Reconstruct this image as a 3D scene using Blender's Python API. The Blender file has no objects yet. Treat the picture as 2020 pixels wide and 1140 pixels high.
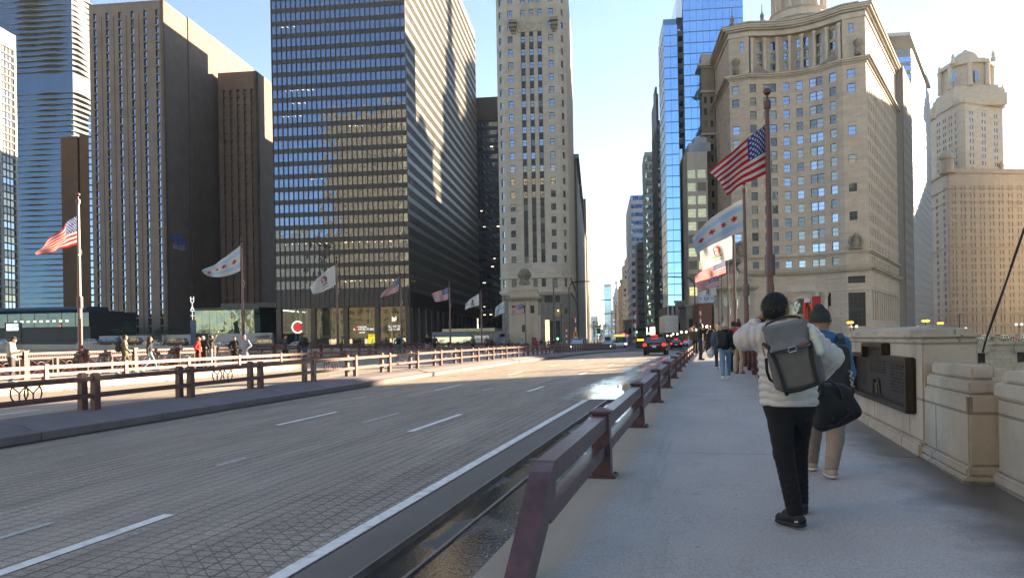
import bpy, math, random
import numpy as np
from mathutils import Matrix, Vector
random.seed(7); rng = np.random.default_rng(5)
SC = bpy.context.scene
rad = math.radians
# ------------------------------------------------------------------ camera, sky, sun, exposure
FPX, ROLL, PX, PY, EYE = 1500.0, rad(1.0), 1010.0, 672.0, 1.46
cam_d = bpy.data.cameras.new('camera'); cam = bpy.data.objects.new('camera', cam_d)
SC.collection.objects.link(cam); SC.camera = cam
cam_d.sensor_width = 36; cam_d.lens = FPX/2020*36; cam_d.shift_y = 102/2020
cam_d.clip_start = .1; cam_d.clip_end = 20000
cr, sr = math.cos(ROLL), math.sin(ROLL)
cam.matrix_world = Matrix(((cr, sr, 0, 0), (0, 0, -1, 0), (-sr, cr, 0, EYE), (0, 0, 0, 1)))
SUN_AZ, SUN_EL = rad(58), rad(14)
W = bpy.data.worlds.new('World'); SC.world = W; W.use_nodes = True
nt = W.node_tree; bg = nt.nodes['Background']
sky = nt.nodes.new('ShaderNodeTexSky'); sky.sky_type = 'NISHITA'; sky.sun_disc = False
sky.sun_elevation = SUN_EL; sky.sun_rotation = SUN_AZ
sky.altitude = 2500; sky.air_density = 1.0; sky.dust_density = .3; sky.ozone_density = 2.0
nt.links.new(sky.outputs[0], bg.inputs[0]); bg.inputs[1].default_value = .076
sl = bpy.data.lights.new('sun', 'SUN'); sl.energy = 5.0; sl.angle = rad(.5); sl.color = (1, .86, .68)
so = bpy.data.objects.new('sun', sl); SC.collection.objects.link(so)
sdir = Vector((math.sin(SUN_AZ)*math.cos(SUN_EL), math.cos(SUN_AZ)*math.cos(SUN_EL), math.sin(SUN_EL)))
so.rotation_euler = sdir.to_track_quat('Z', 'Y').to_euler()
vs = SC.view_settings; vs.view_transform = 'Standard'; vs.look = 'None'; vs.gamma = 1; vs.exposure = 2.6
vs.use_white_balance = True; vs.white_balance_temperature = 7900; vs.white_balance_tint = 10
SC.cycles.max_bounces = 7; SC.cycles.caustics_reflective = False; SC.cycles.caustics_refractive = False
SC.cycles.sample_clamp_indirect = 4

# ------------------------------------------------------------------ geometry of the place
def ray(px, py):
    u = px-PX; v = PY-py
    return (u*cr+v*sr)/FPX, (-u*sr+v*cr)/FPX
def at(px, py, Y):
    a, b = ray(px, py); return Vector((a*Y, Y, EYE+b*Y))
PHI = math.atan(ray(1400, 654)[0])
BD = Vector((math.sin(PHI), math.cos(PHI))); BN = Vector((-BD.y, BD.x))      # along the bridge, to its left
def zr(t): return -.36+.014*t-.00013*t*t if t < 118 else -.518-.0*(t-118)
def zs(t): return zr(t)+.33
def br(t, s, z=0): return Vector((t*BD.x+s*BN.x, t*BD.y+s*BN.y, z))
def t_of(px, s, py=690):
    a = ray(px, py)[0]; return s*(BN.x-a*BN.y)/(a*BD.y-BD.x)
def s_at(px, t, py=690):
    a = ray(px, py)[0]; return t*(a*BD.y-BD.x)/(BN.x-a*BN.y)
g_ = rad(6.4); E1 = Vector((math.cos(g_), -math.sin(g_))); E2 = Vector((math.sin(g_), math.cos(g_)))
def hit(A, dr, px, py=400):
    a = ray(px, py)[0]; k = (a*A[1]-A[0])/(dr[0]-a*dr[1]); return Vector((A[0]+k*dr[0], A[1]+k*dr[1]))
def P2(px, py, Y): p = at(px, py, Y); return Vector((p.x, p.y))

# ------------------------------------------------------------------ objects
C = SC.collection
def wloc(o):
    v = Vector((0, 0, 0))
    while o is not None: v += o.location; o = o.parent
    return v
def tag(o, label=None, cat=None, group=None, kind=None):
    if label: o['label'] = label
    if cat: o['category'] = cat
    if group: o['group'] = group
    if kind: o['kind'] = kind
    return o
def thing(name, label, cat, loc=(0, 0, 0), group=None, rz=0):
    o = bpy.data.objects.new(name, None); C.objects.link(o); o.location = loc; o.rotation_euler.z = rz
    o.empty_display_size = .2
    return tag(o, label, cat, group)
def mkobj(name, me, parent=None):
    o = bpy.data.objects.new(name, me); C.objects.link(o)
    if parent is not None: o.parent = parent
    return o
def npmesh(name, V, F, mats, mi=None, smooth=False):
    me = bpy.data.meshes.new(name)
    V = np.asarray(V, dtype=np.float32)
    if isinstance(F, np.ndarray) and F.ndim == 2:
        k = F.shape[1]; n = len(F); flat = F.astype(np.int32).ravel(); starts = np.arange(0, n*k, k, dtype=np.int32)
    else:
        n = len(F); ln = np.array([len(f) for f in F], dtype=np.int32)
        flat = np.array([i for f in F for i in f], dtype=np.int32)
        starts = np.concatenate(([0], np.cumsum(ln)[:-1])).astype(np.int32) if n else np.zeros(0, np.int32)
    me.vertices.add(len(V)); me.vertices.foreach_set('co', V.ravel())
    me.loops.add(len(flat)); me.loops.foreach_set('vertex_index', flat)
    me.polygons.add(n); me.polygons.foreach_set('loop_start', starts)
    for m in (mats if isinstance(mats, (list, tuple)) else [mats]): me.materials.append(m)
    if mi is not None: me.polygons.foreach_set('material_index', np.asarray(mi, dtype=np.int32))
    me.polygons.foreach_set('use_smooth', np.full(n, bool(smooth)))
    me.update(calc_edges=True); me.validate()
    return me
class MB:
    def __init__(s): s.v = []; s.f = []; s.m = []
    def add(s, vs, fs, m=0):
        b = len(s.v); s.v += [tuple(v) for v in vs]; s.f += [tuple(i+b for i in f) for f in fs]; s.m += [m]*len(fs); return s
    def obox(s, o, ax, ay, az, m=0):
        o = Vector(o); ax = Vector(ax); ay = Vector(ay); az = Vector(az)
        p = [o, o+ax, o+ax+ay, o+ay]; p += [q+az for q in p]
        fs = [(0, 3, 2, 1), (4, 5, 6, 7), (0, 1, 5, 4), (1, 2, 6, 5), (2, 3, 7, 6), (3, 0, 4, 7)]
        if ax.cross(ay).dot(az) < 0: fs = [f[::-1] for f in fs]
        return s.add(p, fs, m)
    def box(s, x0, x1, y0, y1, z0, z1, m=0): return s.obox((x0, y0, z0), (x1-x0, 0, 0), (0, y1-y0, 0), (0, 0, z1-z0), m)
    def bbox(s, x0, x1, y0, y1, z0, z1, b=.02, m=0):      # bevelled box
        for (d0, d1, d2) in ((0, b, b), (b, 0, b), (b, b, 0)):
            s.box(x0+d0, x1-d0, y0+d1, y1-d1, z0+d2, z1-d2, m)
        return s
    def quad(s, a, b, c, d, m=0): return s.add([a, b, c, d], [(0, 1, 2, 3)], m)
    def prism(s, poly, z0, z1, m=0, cap=True, ztop=None):
        n = len(poly); vs = [(p[0], p[1], z0) for p in poly]+[(p[0], p[1], (z1 if ztop is None else ztop[i])) for i, p in enumerate(poly)]
        ar = sum(poly[i][0]*poly[(i+1) % n][1]-poly[(i+1) % n][0]*poly[i][1] for i in range(n))
        fs = [(i, (i+1) % n, n+(i+1) % n, n+i) for i in range(n)]
        if cap: fs += [tuple(range(n, 2*n)), tuple(range(n-1, -1, -1))]
        if ar < 0: fs = [f[::-1] for f in fs]
        return s.add(vs, fs, m)
    def extr(s, pts, axis, m=0):      # planar polygon pts (3D) extruded along axis
        n = len(pts); a = Vector(axis); vs = [Vector(p) for p in pts]; vs += [p+a for p in vs]
        fs = [(i, (i+1) % n, n+(i+1) % n, n+i) for i in range(n)]+[tuple(range(n, 2*n)), tuple(range(n-1, -1, -1))]
        nn = Vector((0, 0, 0))
        for i in range(n): nn += vs[i].cross(vs[(i+1) % n])
        if nn.dot(a) < 0: fs = [f[::-1] for f in fs]
        return s.add(vs, fs, m)
    def tube(s, pts, r, n=8, m=0, closed=False):
        pts = [Vector(p) for p in pts]; k = len(pts); rs = r if isinstance(r, (list, tuple)) else [r]*k
        b = len(s.v); up = Vector((0, 0, 1))
        for i, p in enumerate(pts):
            if closed: t = (pts[(i+1) % k]-pts[i-1])
            else: t = pts[min(i+1, k-1)]-pts[max(i-1, 0)]
            t.normalize(); u = up if abs(t.z) < .9 else Vector((1, 0, 0))
            x = t.cross(u).normalized(); y = x.cross(t)
            for j in range(n):
                a = 2*math.pi*j/n; s.v.append(tuple(p+x*math.cos(a)*rs[i]+y*math.sin(a)*rs[i]))
        for i in range(k if closed else k-1):
            i2 = (i+1) % k
            for j in range(n):
                j2 = (j+1) % n; s.f.append((b+i*n+j, b+i*n+j2, b+i2*n+j2, b+i2*n+j)[::-1]); s.m.append(m)
        if not closed:
            s.f.append(tuple(b+j for j in range(n))); s.m.append(m)
            s.f.append(tuple(b+(k-1)*n+j for j in range(n))[::-1]); s.m.append(m)
        return s
    def lathe(s, c, prof, n=16, m=0):
        b = len(s.v); k = len(prof)
        for (r, z) in prof:
            for j in range(n):
                a = 2*math.pi*j/n; s.v.append((c[0]+r*math.cos(a), c[1]+r*math.sin(a), c[2]+z))
        for i in range(k-1):
            for j in range(n):
                j2 = (j+1) % n; s.f.append((b+i*n+j, b+i*n+j2, b+(i+1)*n+j2, b+(i+1)*n+j)); s.m.append(m)
        s.f.append(tuple(b+j for j in range(n))[::-1]); s.m.append(m)
        s.f.append(tuple(b+(k-1)*n+j for j in range(n))); s.m.append(m)
        return s
    def build(s, name, mats, parent=None, smooth=False, local=False):
        V = np.array(s.v, dtype=np.float64).reshape(-1, 3)
        if parent is not None and not local: V = V-np.array(wloc(parent))
        me = npmesh(name, V, s.f, mats, s.m, smooth)
        return mkobj(name, me, parent)
def struct(o): o['kind'] = 'structure'; return o

# ------------------------------------------------------------------ materials
MATS = {}
def M(name, col, rough=.6, metal=0, var=.12, vs=1., bump=0, bs=12., spec=.5, emis=0, stretch=(1, 1, 1), transl=0, grime=0, gs=.3, lines=None):
    if name in MATS: return MATS[name]
    m = bpy.data.materials.new(name); m.use_nodes = True; MATS[name] = m
    t = m.node_tree; N = t.nodes; L = t.links; p = N['Principled BSDF']
    p.inputs['Roughness'].default_value = rough; p.inputs['Metallic'].default_value = metal
    p.inputs['Specular IOR Level'].default_value = spec
    tc = N.new('ShaderNodeTexCoord'); mp = N.new('ShaderNodeMapping'); mp.inputs['Scale'].default_value = stretch
    L.new(tc.outputs['Object'], mp.inputs[0])
    src = None
    if var > 0:
        no = N.new('ShaderNodeTexNoise'); no.inputs['Scale'].default_value = vs; no.inputs['Detail'].default_value = 6; no.inputs['Roughness'].default_value = .65
        L.new(mp.outputs[0], no.inputs['Vector'])
        r = N.new('ShaderNodeValToRGB'); r.color_ramp.elements[0].position = .3; r.color_ramp.elements[1].position = .7
        r.color_ramp.elements[0].color = (*[c*(1-var) for c in col], 1); r.color_ramp.elements[1].color = (*[min(1, c*(1+var)) for c in col], 1)
        L.new(no.outputs['Fac'], r.inputs[0]); src = r.outputs[0]
    if grime > 0:
        g = N.new('ShaderNodeTexNoise'); g.inputs['Scale'].default_value = gs; g.inputs['Detail'].default_value = 8
        mg = N.new('ShaderNodeMapping'); mg.inputs['Scale'].default_value = (1, 1, .25); L.new(tc.outputs['Object'], mg.inputs[0]); L.new(mg.outputs[0], g.inputs['Vector'])
        rr = N.new('ShaderNodeMapRange'); rr.inputs[1].default_value = .52; rr.inputs[2].default_value = .72; rr.inputs[4].default_value = grime
        L.new(g.outputs['Fac'], rr.inputs[0])
        mx = N.new('ShaderNodeMix'); mx.data_type = 'RGBA'; mx.inputs['B'].default_value = (col[0]*.38, col[1]*.34, col[2]*.3, 1)
        L.new(rr.outputs[0], mx.inputs['Factor'])
        if src: L.new(src, mx.inputs['A'])
        else: mx.inputs['A'].default_value = (*col, 1)
        src = mx.outputs['Result']
    bsrc = None
    if lines:          # (block width, course height, mortar, joint darkness): ashlar joints on walls
        sx = N.new('ShaderNodeSeparateXYZ'); L.new(tc.outputs['Object'], sx.inputs[0])
        ad = N.new('ShaderNodeMath'); ad.operation = 'MULTIPLY_ADD'; ad.inputs[1].default_value = .62; L.new(sx.outputs[1], ad.inputs[0]); L.new(sx.outputs[0], ad.inputs[2])
        cb = N.new('ShaderNodeCombineXYZ'); L.new(ad.outputs[0], cb.inputs[0]); L.new(sx.outputs[2], cb.inputs[1])
        bt = N.new('ShaderNodeTexBrick'); bt.inputs['Scale'].default_value = 1; bt.inputs['Brick Width'].default_value = lines[0]; bt.inputs['Row Height'].default_value = lines[1]
        bt.inputs['Mortar Size'].default_value = lines[2]; bt.inputs['Color1'].default_value = (1, 1, 1, 1); bt.inputs['Color2'].default_value = (.86, .86, .86, 1); bt.inputs['Mortar'].default_value = (lines[3],)*3+(1,)
        L.new(cb.outputs[0], bt.inputs['Vector'])
        mm = N.new('ShaderNodeMix'); mm.data_type = 'RGBA'; mm.blend_type = 'MULTIPLY'; mm.inputs['Factor'].default_value = 1
        if src: L.new(src, mm.inputs['A'])
        else: mm.inputs['A'].default_value = (*col, 1)
        L.new(bt.outputs['Color'], mm.inputs['B']); src = mm.outputs['Result']
    if src: L.new(src, p.inputs['Base Color'])
    else: p.inputs['Base Color'].default_value = (*col, 1)
    if bump > 0:
        b = N.new('ShaderNodeTexNoise'); b.inputs['Scale'].default_value = bs; b.inputs['Detail'].default_value = 5; L.new(mp.outputs[0], b.inputs['Vector'])
        bn = N.new('ShaderNodeBump'); bn.inputs['Strength'].default_value = min(1, bump); bn.inputs['Distance'].default_value = .5/bs
        L.new(b.outputs['Fac'], bn.inputs['Height']); L.new(bn.outputs[0], p.inputs['Normal'])
    if emis > 0:
        p.inputs['Emission Color'].default_value = (*col, 1); p.inputs['Emission Strength'].default_value = emis*.55
    if transl > 0:
        out = N['Material Output']; tr = N.new('ShaderNodeBsdfTranslucent'); ms = N.new('ShaderNodeMixShader'); ms.inputs[0].default_value = transl
        if src: L.new(src, tr.inputs[0])
        else: tr.inputs[0].default_value = (*col, 1)
        L.new(p.outputs[0], ms.inputs[1]); L.new(tr.outputs[0], ms.inputs[2]); L.new(ms.outputs[0], out.inputs[0])
    return m
def glass(name, tint, dark, refl=.5, rough=.03, wob=.03, wsc=.35, see=0):
    """coated glass: a share of mirror reflection, slightly wavy, over a dark room behind"""
    if name in MATS: return MATS[name]
    m = bpy.data.materials.new(name); m.use_nodes = True; MATS[name] = m
    t = m.node_tree; N = t.nodes; L = t.links; out = N['Material Output']; p = N['Principled BSDF']
    p.inputs['Base Color'].default_value = (*dark, 1); p.inputs['Roughness'].default_value = .5
    gl = N.new('ShaderNodeBsdfGlossy'); gl.inputs['Color'].default_value = (*tint, 1); gl.inputs['Roughness'].default_value = rough
    tc = N.new('ShaderNodeTexCoord'); no = N.new('ShaderNodeTexNoise'); no.inputs['Scale'].default_value = wsc; no.inputs['Detail'].default_value = 2
    L.new(tc.outputs['Object'], no.inputs['Vector'])
    bn = N.new('ShaderNodeBump'); bn.inputs['Strength'].default_value = 1; bn.inputs['Distance'].default_value = wob
    L.new(no.outputs['Fac'], bn.inputs['Height']); L.new(bn.outputs[0], gl.inputs['Normal'])
    fr = N.new('ShaderNodeFresnel'); fr.inputs['IOR'].default_value = 1.5
    mr = N.new('ShaderNodeMapRange'); mr.inputs[1].default_value = .04; mr.inputs[3].default_value = refl; mr.inputs[4].default_value = 1
    L.new(fr.outputs[0], mr.inputs[0])
    ms = N.new('ShaderNodeMixShader'); L.new(mr.outputs[0], ms.inputs[0]); L.new(gl.outputs[0], ms.inputs[2])
    if see > 0:
        tr = N.new('ShaderNodeBsdfTransparent'); tr.inputs[0].default_value = (.75, .88, .85, 1)
        m2 = N.new('ShaderNodeMixShader'); m2.inputs[0].default_value = see; L.new(p.outputs[0], m2.inputs[1]); L.new(tr.outputs[0], m2.inputs[2]); L.new(m2.outputs[0], ms.inputs[1])
    else: L.new(p.outputs[0], ms.inputs[1])
    L.new(ms.outputs[0], out.inputs[0])
    return m
STONE = M('limestone', (.46, .40, .335), .85, var=.10, vs=.35, bump=.25, bs=3, grime=.35, gs=.12, lines=(1.6, .7, .02, .72))
STONE_P = M('limestone_plain', (.47, .41, .345), .85, var=.12, vs=.5, bump=.25, bs=4, grime=.4, gs=.15)
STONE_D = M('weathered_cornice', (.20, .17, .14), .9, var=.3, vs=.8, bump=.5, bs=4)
STONE_B = M('beige_terracotta', (.47, .385, .31), .8, var=.1, vs=.4, bump=.3, bs=3, grime=.2, gs=.1, lines=(1.5, .6, .03, .75))
GRANITE = M('dark_granite', (.16, .14, .125), .6, var=.3, vs=1.2, bump=.2, bs=5, lines=(2.4, 1.3, .03, .6))
BROWNB = M('brown_brick', (.25, .175, .135), .85, var=.1, vs=.15, bump=.3, bs=10, grime=.15, gs=.06, lines=(3.0, 3.1, .06, .78))
BLACKST = M('black_steel', (.040, .032, .028), .45, var=.15, vs=.5, bump=.05, bs=3)
BRONZE = M('bronze_column', (.075, .05, .038), .5, var=.15, vs=.6)
WHITEC = M('white_concrete', (.62, .6, .56), .8, var=.08, vs=.3)
CONC = M('concrete', (.36, .35, .33), .85, var=.12, vs=1.5, bump=.2, bs=20, grime=.3, gs=.5)
MAROON = M('maroon_paint', (.105, .034, .034), .38, var=.14, vs=4, bump=.12, bs=60, grime=.2, gs=3)
MAROON_G = M('maroon_rail_paint', (.125, .066, .070), .36, var=.28, vs=7, bump=.22, bs=45, grime=.6, gs=5)
DARKM = M('dark_metal', (.03, .03, .03), .4, .3, var=.1)
BLACKR = M('black_rubber', (.015, .015, .015), .8, var=.1)
CHROME = M('chrome', (.7, .7, .7), .15, 1, var=0)
W_BLUE = glass('window_blue', (.50, .62, .82), (.012, .014, .018), .42, wob=.012, wsc=.5)
W_DARK = glass('window_dark', (.5, .52, .55), (.012, .012, .012), .18, wob=.012, wsc=.5)
W_BLIND = glass('window_blind', (.6, .65, .7), (.20, .21, .18), .20, wob=.012, wsc=.5)
W_BLACK = glass('tower_glass', (.31, .43, .62), (.010, .012, .016), .35, wob=.06, wsc=.28)
W_SIDE = glass('tower_side_glass', (.55, .6, .65), (.010, .012, .016), .35, wob=.03, wsc=.28)
G_BLUE = glass('sky_glass', (.33, .58, .93), (.01, .03, .06), .80, wob=.02, wsc=.12)
G_TEAL = glass('teal_glass', (.5, .72, .78), (.01, .03, .035), .6, wob=.03, wsc=.2)
G_GLARE = glass('glare_glass', (.9, .95, .97), (.66, .70, .73), .35, wob=.03, wsc=.1)  # whitish body colour stands in for sky glare on these faces
G_LOBBY = glass('lobby_glass', (.7, .8, .8), (.02, .03, .03), .16, wob=.01, wsc=.4, see=.85)
PANELW = M('pale_panel', (.62, .67, .71), .25, var=.06, vs=.1, lines=(3, 3.5, .1, .7))
FRAME = M('window_frame', (.06, .06, .055), .5, var=0)
LAMP_W = M('warm_light', (1, .62, .28), emis=3.0, var=0)
LAMP_WW = M('pale_light', (1, .85, .62), emis=2.2, var=0)
LAMP_O = M('orange_light', (1, .35, .03), emis=5, var=0)
LAMP_R = M('red_light', (1, .03, .02), emis=4, var=0)
LAMP_G = M('green_light', (.03, 1, .35), emis=4, var=0)
LAMP_X = M('white_light', (1, .95, .85), emis=5, var=0)
WHITEP = M('white_paint', (.72, .72, .70), .7, var=.1, vs=3)
REDP = M('red_paint', (.62, .02, .02), .5, var=.05)
ORANGEP = M('orange_paint', (.8, .17, .02), .5, var=.05)

# ------------------------------------------------------------------ facades
ORDER = []
class Wins:
    """windows of one building: the hundred that show largest become parts, the rest one part"""
    def __init__(s, root, bars=True): s.root = root; s.l = []; s.bars = bars
    def put(s, A, d, u, z, w, h, var): s.l.append((Vector((A[0]+d[0]*u, A[1]+d[1]*u, z)), math.atan2(d[1], d[0]), round(w, 2), round(h, 2), var))
    def local(s, w, h, bars):
        mb = MB(); mb.quad((0, 0, 0), (w, 0, 0), (w, 0, h), (0, 0, h), 0)
        if bars:
            f = .09
            for b in ((0, w, 0, f), (0, w, h-f, h), (0, w, h/2-f*.4, h/2+f*.4), (0, f, f, h-f), (w-f, w, f, h-f)):
                mb.box(b[0], b[1], -.06 if b[3]-b[2] < f*1.1 else -.055, .0, b[2], b[3], 1)
        return mb
    def done(s, glasses, cap=100, name='window'):
        cp = Vector((0, 0, EYE)); G = len(glasses); s.l = [(p, a, w, h, v if v < G else v % G) for (p, a, w, h, v) in s.l]
        s.l.sort(key=lambda q: (q[0]-cp).length)
        cache = {}; base = wloc(s.root)
        for (p, a, w, h, var) in s.l[:cap]:
            k = (w, h, var)
            if k not in cache:
                mb = s.local(w, h, s.bars); cache[k] = npmesh(name, mb.v, mb.f, [glasses[var], FRAME], mb.m)
            o = mkobj(name, cache[k], s.root); o.location = p-base; o.rotation_euler.z = a
        rest = s.l[cap:]
        if rest:
            R = MB(); nm = len(glasses)
            for (p, a, w, h, var) in rest:
                mb = s.local(w, h, s.bars); ca, sa = math.cos(a), math.sin(a)
                b = len(R.v)
                R.v += [(p.x+x*ca-y*sa, p.y+x*sa+y*ca, p.z+z) for (x, y, z) in mb.v]
                R.f += [tuple(i+b for i in f) for f in mb.f]; R.m += [var if m == 0 else nm for m in mb.m]
            tag(R.build(name, list(glasses)+[FRAME], s.root), kind='stuff')
def facade(wall, wins, A, B, z0, z1, cols, rows, depth=.35, skip=None, pick=None, m=0, pp=.03):
    """piers and spandrels standing proud of the recessed panes; A left, B right as seen from outside"""
    A = Vector(A[:2]); B = Vector(B[:2]); d = (B-A); Ln = d.length; d.normalize(); n = Vector((d.y, -d.x))
    d3 = Vector((d.x, d.y, 0)); n3 = Vector((n.x, n.y, 0)); A3 = Vector((A.x, A.y, 0))
    edges = [0]+[x for c in cols for x in c]+[Ln]
    for i in range(0, len(edges), 2):
        u0, u1 = edges[i], edges[i+1]
        if u1-u0 > .01: wall.obox(A3+d3*u0+Vector((0, 0, z0)), d3*(u1-u0), -n3*(depth+.25), Vector((0, 0, z1-z0)), m)
    ve = [z0]+[z for r in rows for z in r]+[z1]
    o = d3*.02-n3*pp
    for i in range(0, len(ve), 2):
        if ve[i+1]-ve[i] > .01: wall.obox(A3+o+Vector((0, 0, ve[i])), d3*(Ln-.04), -n3*(depth+.2-pp), Vector((0, 0, ve[i+1]-ve[i])), m)
    Ai = A-n*(depth*.8)
    for ci, c in enumerate(cols):
        for ri, r in enumerate(rows):
            if skip and skip(ci, ri):
                wall.obox(A3+d3*c[0]-n3*.06+Vector((0, 0, r[0])), d3*(c[1]-c[0]), -n3*depth, Vector((0, 0, r[1]-r[0])), m); continue
            wins.put(Ai, d, c[0], r[0], c[1]-c[0], r[1]-r[0], pick(ci, ri) if pick else 0)
def even(L, pitch, w, off=None):
    n = max(1, int(L/pitch)); st = (L-n*pitch)/2 if off is None else off
    return [(st+i*pitch+(pitch-w)/2, st+i*pitch+(pitch+w)/2) for i in range(n)]
def rowsf(z0, n, pitch, h, off=0): return [(z0+i*pitch+off, z0+i*pitch+off+h) for i in range(n)]
def rpick(p):          # weighted random variant
    def f(*a):
        x = random.random(); c = 0
        for i, q in enumerate(p):
            c += q
            if x < c: return i
        return len(p)-1
    return f
def core(root, poly, z0, z1, mat, name='wall', inset=.4, mb=None):
    c = Vector((sum(p[0] for p in poly)/len(poly), sum(p[1] for p in poly)/len(poly)))
    q = []
    for p in poly:
        v = Vector(p[:2])-c; q.append(c+v*(1-inset*1.4/max(v.length, 1)))
    m = mb or MB(); m.prism(q, z0, z1)
    return m
def curtain(root, A, B, z0, z1, pitch, gh, pm, steel, gl, finw=.14, find=.28, wall=None, band='window_band', maxb=100):
    """curtain wall: one glass band per floor, spandrels between, fins running full height"""
    A = Vector(A[:2]); B = Vector(B[:2]); d = B-A; Ln = d.length; d.normalize(); n = Vector((d.y, -d.x))
    d3 = Vector((d.x, d.y, 0)); n3 = Vector((n.x, n.y, 0)); A3 = Vector((A.x, A.y, 0))
    w = wall if wall is not None else MB()
    nf = int((z1-z0)/pitch+.01)
    for i in range(nf):
        z = z0+i*pitch
        w.obox(A3+Vector((0, 0, z)), d3*Ln, -n3*.5, Vector((0, 0, pitch-gh)))
        g = MB(); k = int(round(Ln/pm)); a = A3-n3*.12
        for j in range(k):       # every pane sits a hair differently, as real glazing does
            e0, e1, e2_, e3 = [random.uniform(-.012, .012) for _ in range(4)]
            u0, u1 = Ln*j/k, Ln*(j+1)/k
            g.quad(a+d3*u0+n3*e0+Vector((0, 0, z+pitch-gh)), a+d3*u1+n3*e1+Vector((0, 0, z+pitch-gh)), a+d3*u1+n3*e2_+Vector((0, 0, z+pitch)), a+d3*u0+n3*e3+Vector((0, 0, z+pitch)))
        g.build(band, gl, root)
    k = int(round(Ln/pm)); f = MB()
    for j in range(k+1):
        u = Ln*j/k
        f.obox(A3+d3*(u-finw/2)-n3*.2+Vector((0, 0, z0)), d3*finw, n3*(find+.2), Vector((0, 0, z1-z0)))
    f.build('fins', steel, root)
    if wall is None: w.build('spandrels', steel, root)
def rect(A, B, dep):       # footprint from front edge A->B (A left), going back dep metres
    A = Vector(A[:2]); B = Vector(B[:2]); d = (B-A).normalized(); n = Vector((d.y, -d.x))
    return [A, B, B-n*dep, A-n*dep]
def text(name, body, size, mat, parent, o, dx, extr=.03, bold=0, align='CENTER', nrm=None):
    """flat lettering: o = world position of the middle baseline, dx = direction of writing"""
    cu = bpy.data.curves.new(name, 'FONT'); cu.body = body; cu.size = size; cu.extrude = extr; cu.offset = bold; cu.align_x = align
    ob = bpy.data.objects.new(name, cu); C.objects.link(ob)
    dg = bpy.context.evaluated_depsgraph_get(); me = bpy.data.meshes.new_from_object(ob.evaluated_get(dg))
    bpy.data.objects.remove(ob); me.materials.clear(); me.materials.append(mat); me.name = name
    x = Vector((dx[0], dx[1], 0)).normalized(); z = Vector((0, 0, 1)); y = x.cross(z)
    R = Matrix((x, z, x.cross(z))).transposed()
    me.transform(R.to_4x4()); t = mkobj(name, me, parent)
    t.location = Vector(o)-(wloc(parent) if parent is not None else Vector((0, 0, 0)))
    return t
#@@SECTION2
# ------------------------------------------------------------------ ground, river, bridge deck
def zw(X): return -.52+min(2.6, max(0, -X-8)*.031)
def frontY(X): return 121+(3-X)*.44 if X > -40 else 139.9+(-40-X)*.08
ASPH = M('asphalt', (.075, .072, .07), .9, var=.2, vs=.8, bump=.2, bs=30)
PAVE = M('pavement', (.26, .25, .235), .9, var=.12, vs=.6, bump=.1, bs=15)
mb = MB(); mb.prism([(-2500, 335), (-40, 141), (3, 122), (31, 113), (45, 112), (150, 137), (2500, 500), (2500, 5000), (-2500, 5000)], -8, -.56)
struct(mb.build('city_ground', ASPH))
mb = MB(); mb.quad((-3000, -400, -7), (3000, -400, -7), (3000, 600, -7), (-3000, 600, -7))
WATER = M('river_water_mat', (.02, .05, .05), .08, var=.2, vs=.1, bump=.5, bs=1.5)
struct(mb.build('river_water', WATER))
mb = MB(); xs = [6, -8, -20, -40, -60, -80, -100, -160, -400]
for i in range(len(xs)-1):
    a, b = xs[i], xs[i+1]
    mb.quad((b, frontY(b), zw(b)), (a, frontY(a), zw(a)), (a, 320, zw(a)), (b, 320, zw(b)))
struct(mb.build('wacker_road', ASPH))
mb = MB()
for i in range(len(xs)-1):
    a, b = xs[i], xs[i+1]
    mb.quad((b, 222, zw(b)+.12), (a, 206, zw(a)+.12), (a, 240, zw(a)+.12), (b, 240, zw(b)+.12))
struct(mb.build('far_pavement', PAVE))
t = thing('retaining_wall', 'long weathered concrete river wall with coping below the parked cars', 'wall', (-40, 140, -7))
mb = MB(); cp = MB()
for i in range(len(xs)-1):
    a, b = xs[i], xs[i+1]
    mb.add([(b, frontY(b), -7), (a, frontY(a), -7), (a, frontY(a), zw(a)+.2), (b, frontY(b), zw(b)+.2), (b, frontY(b)+.5, -7), (a, frontY(a)+.5, -7), (a, frontY(a)+.5, zw(a)+.2), (b, frontY(b)+.5, zw(b)+.2)],
           [(0, 1, 2, 3), (5, 4, 7, 6)])
    cp.add([(b, frontY(b)-.25, zw(b)-.5), (a, frontY(a)-.25, zw(a)-.5), (a, frontY(a)-.25, zw(a)+.45), (b, frontY(b)-.25, zw(b)+.45), (b, frontY(b)+.7, zw(b)-.5), (a, frontY(a)+.7, zw(a)-.5), (a, frontY(a)+.7, zw(a)+.45), (b, frontY(b)+.7, zw(b)+.45)],
           [(0, 1, 2, 3), (3, 2, 6, 7), (5, 4, 7, 6), (1, 0, 4, 5)])
mb.build('wall', CONC, t); cp.build('coping', M('pale_coping', (.40, .38, .34), .85, var=.15, vs=.3, grime=.4, gs=.2), t)
rl = MB()
rl.tube([(x, frontY(x)+.3, zw(x)+1.3) for x in xs], .04); 
for i in range(150):
    x = 4-i*1.6; rl.tube([(x, frontY(x)+.3, zw(x)+.4), (x, frontY(x)+.3, zw(x)+1.3)], .025, 5)
rl.build('handrail', DARKM, t)

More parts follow.
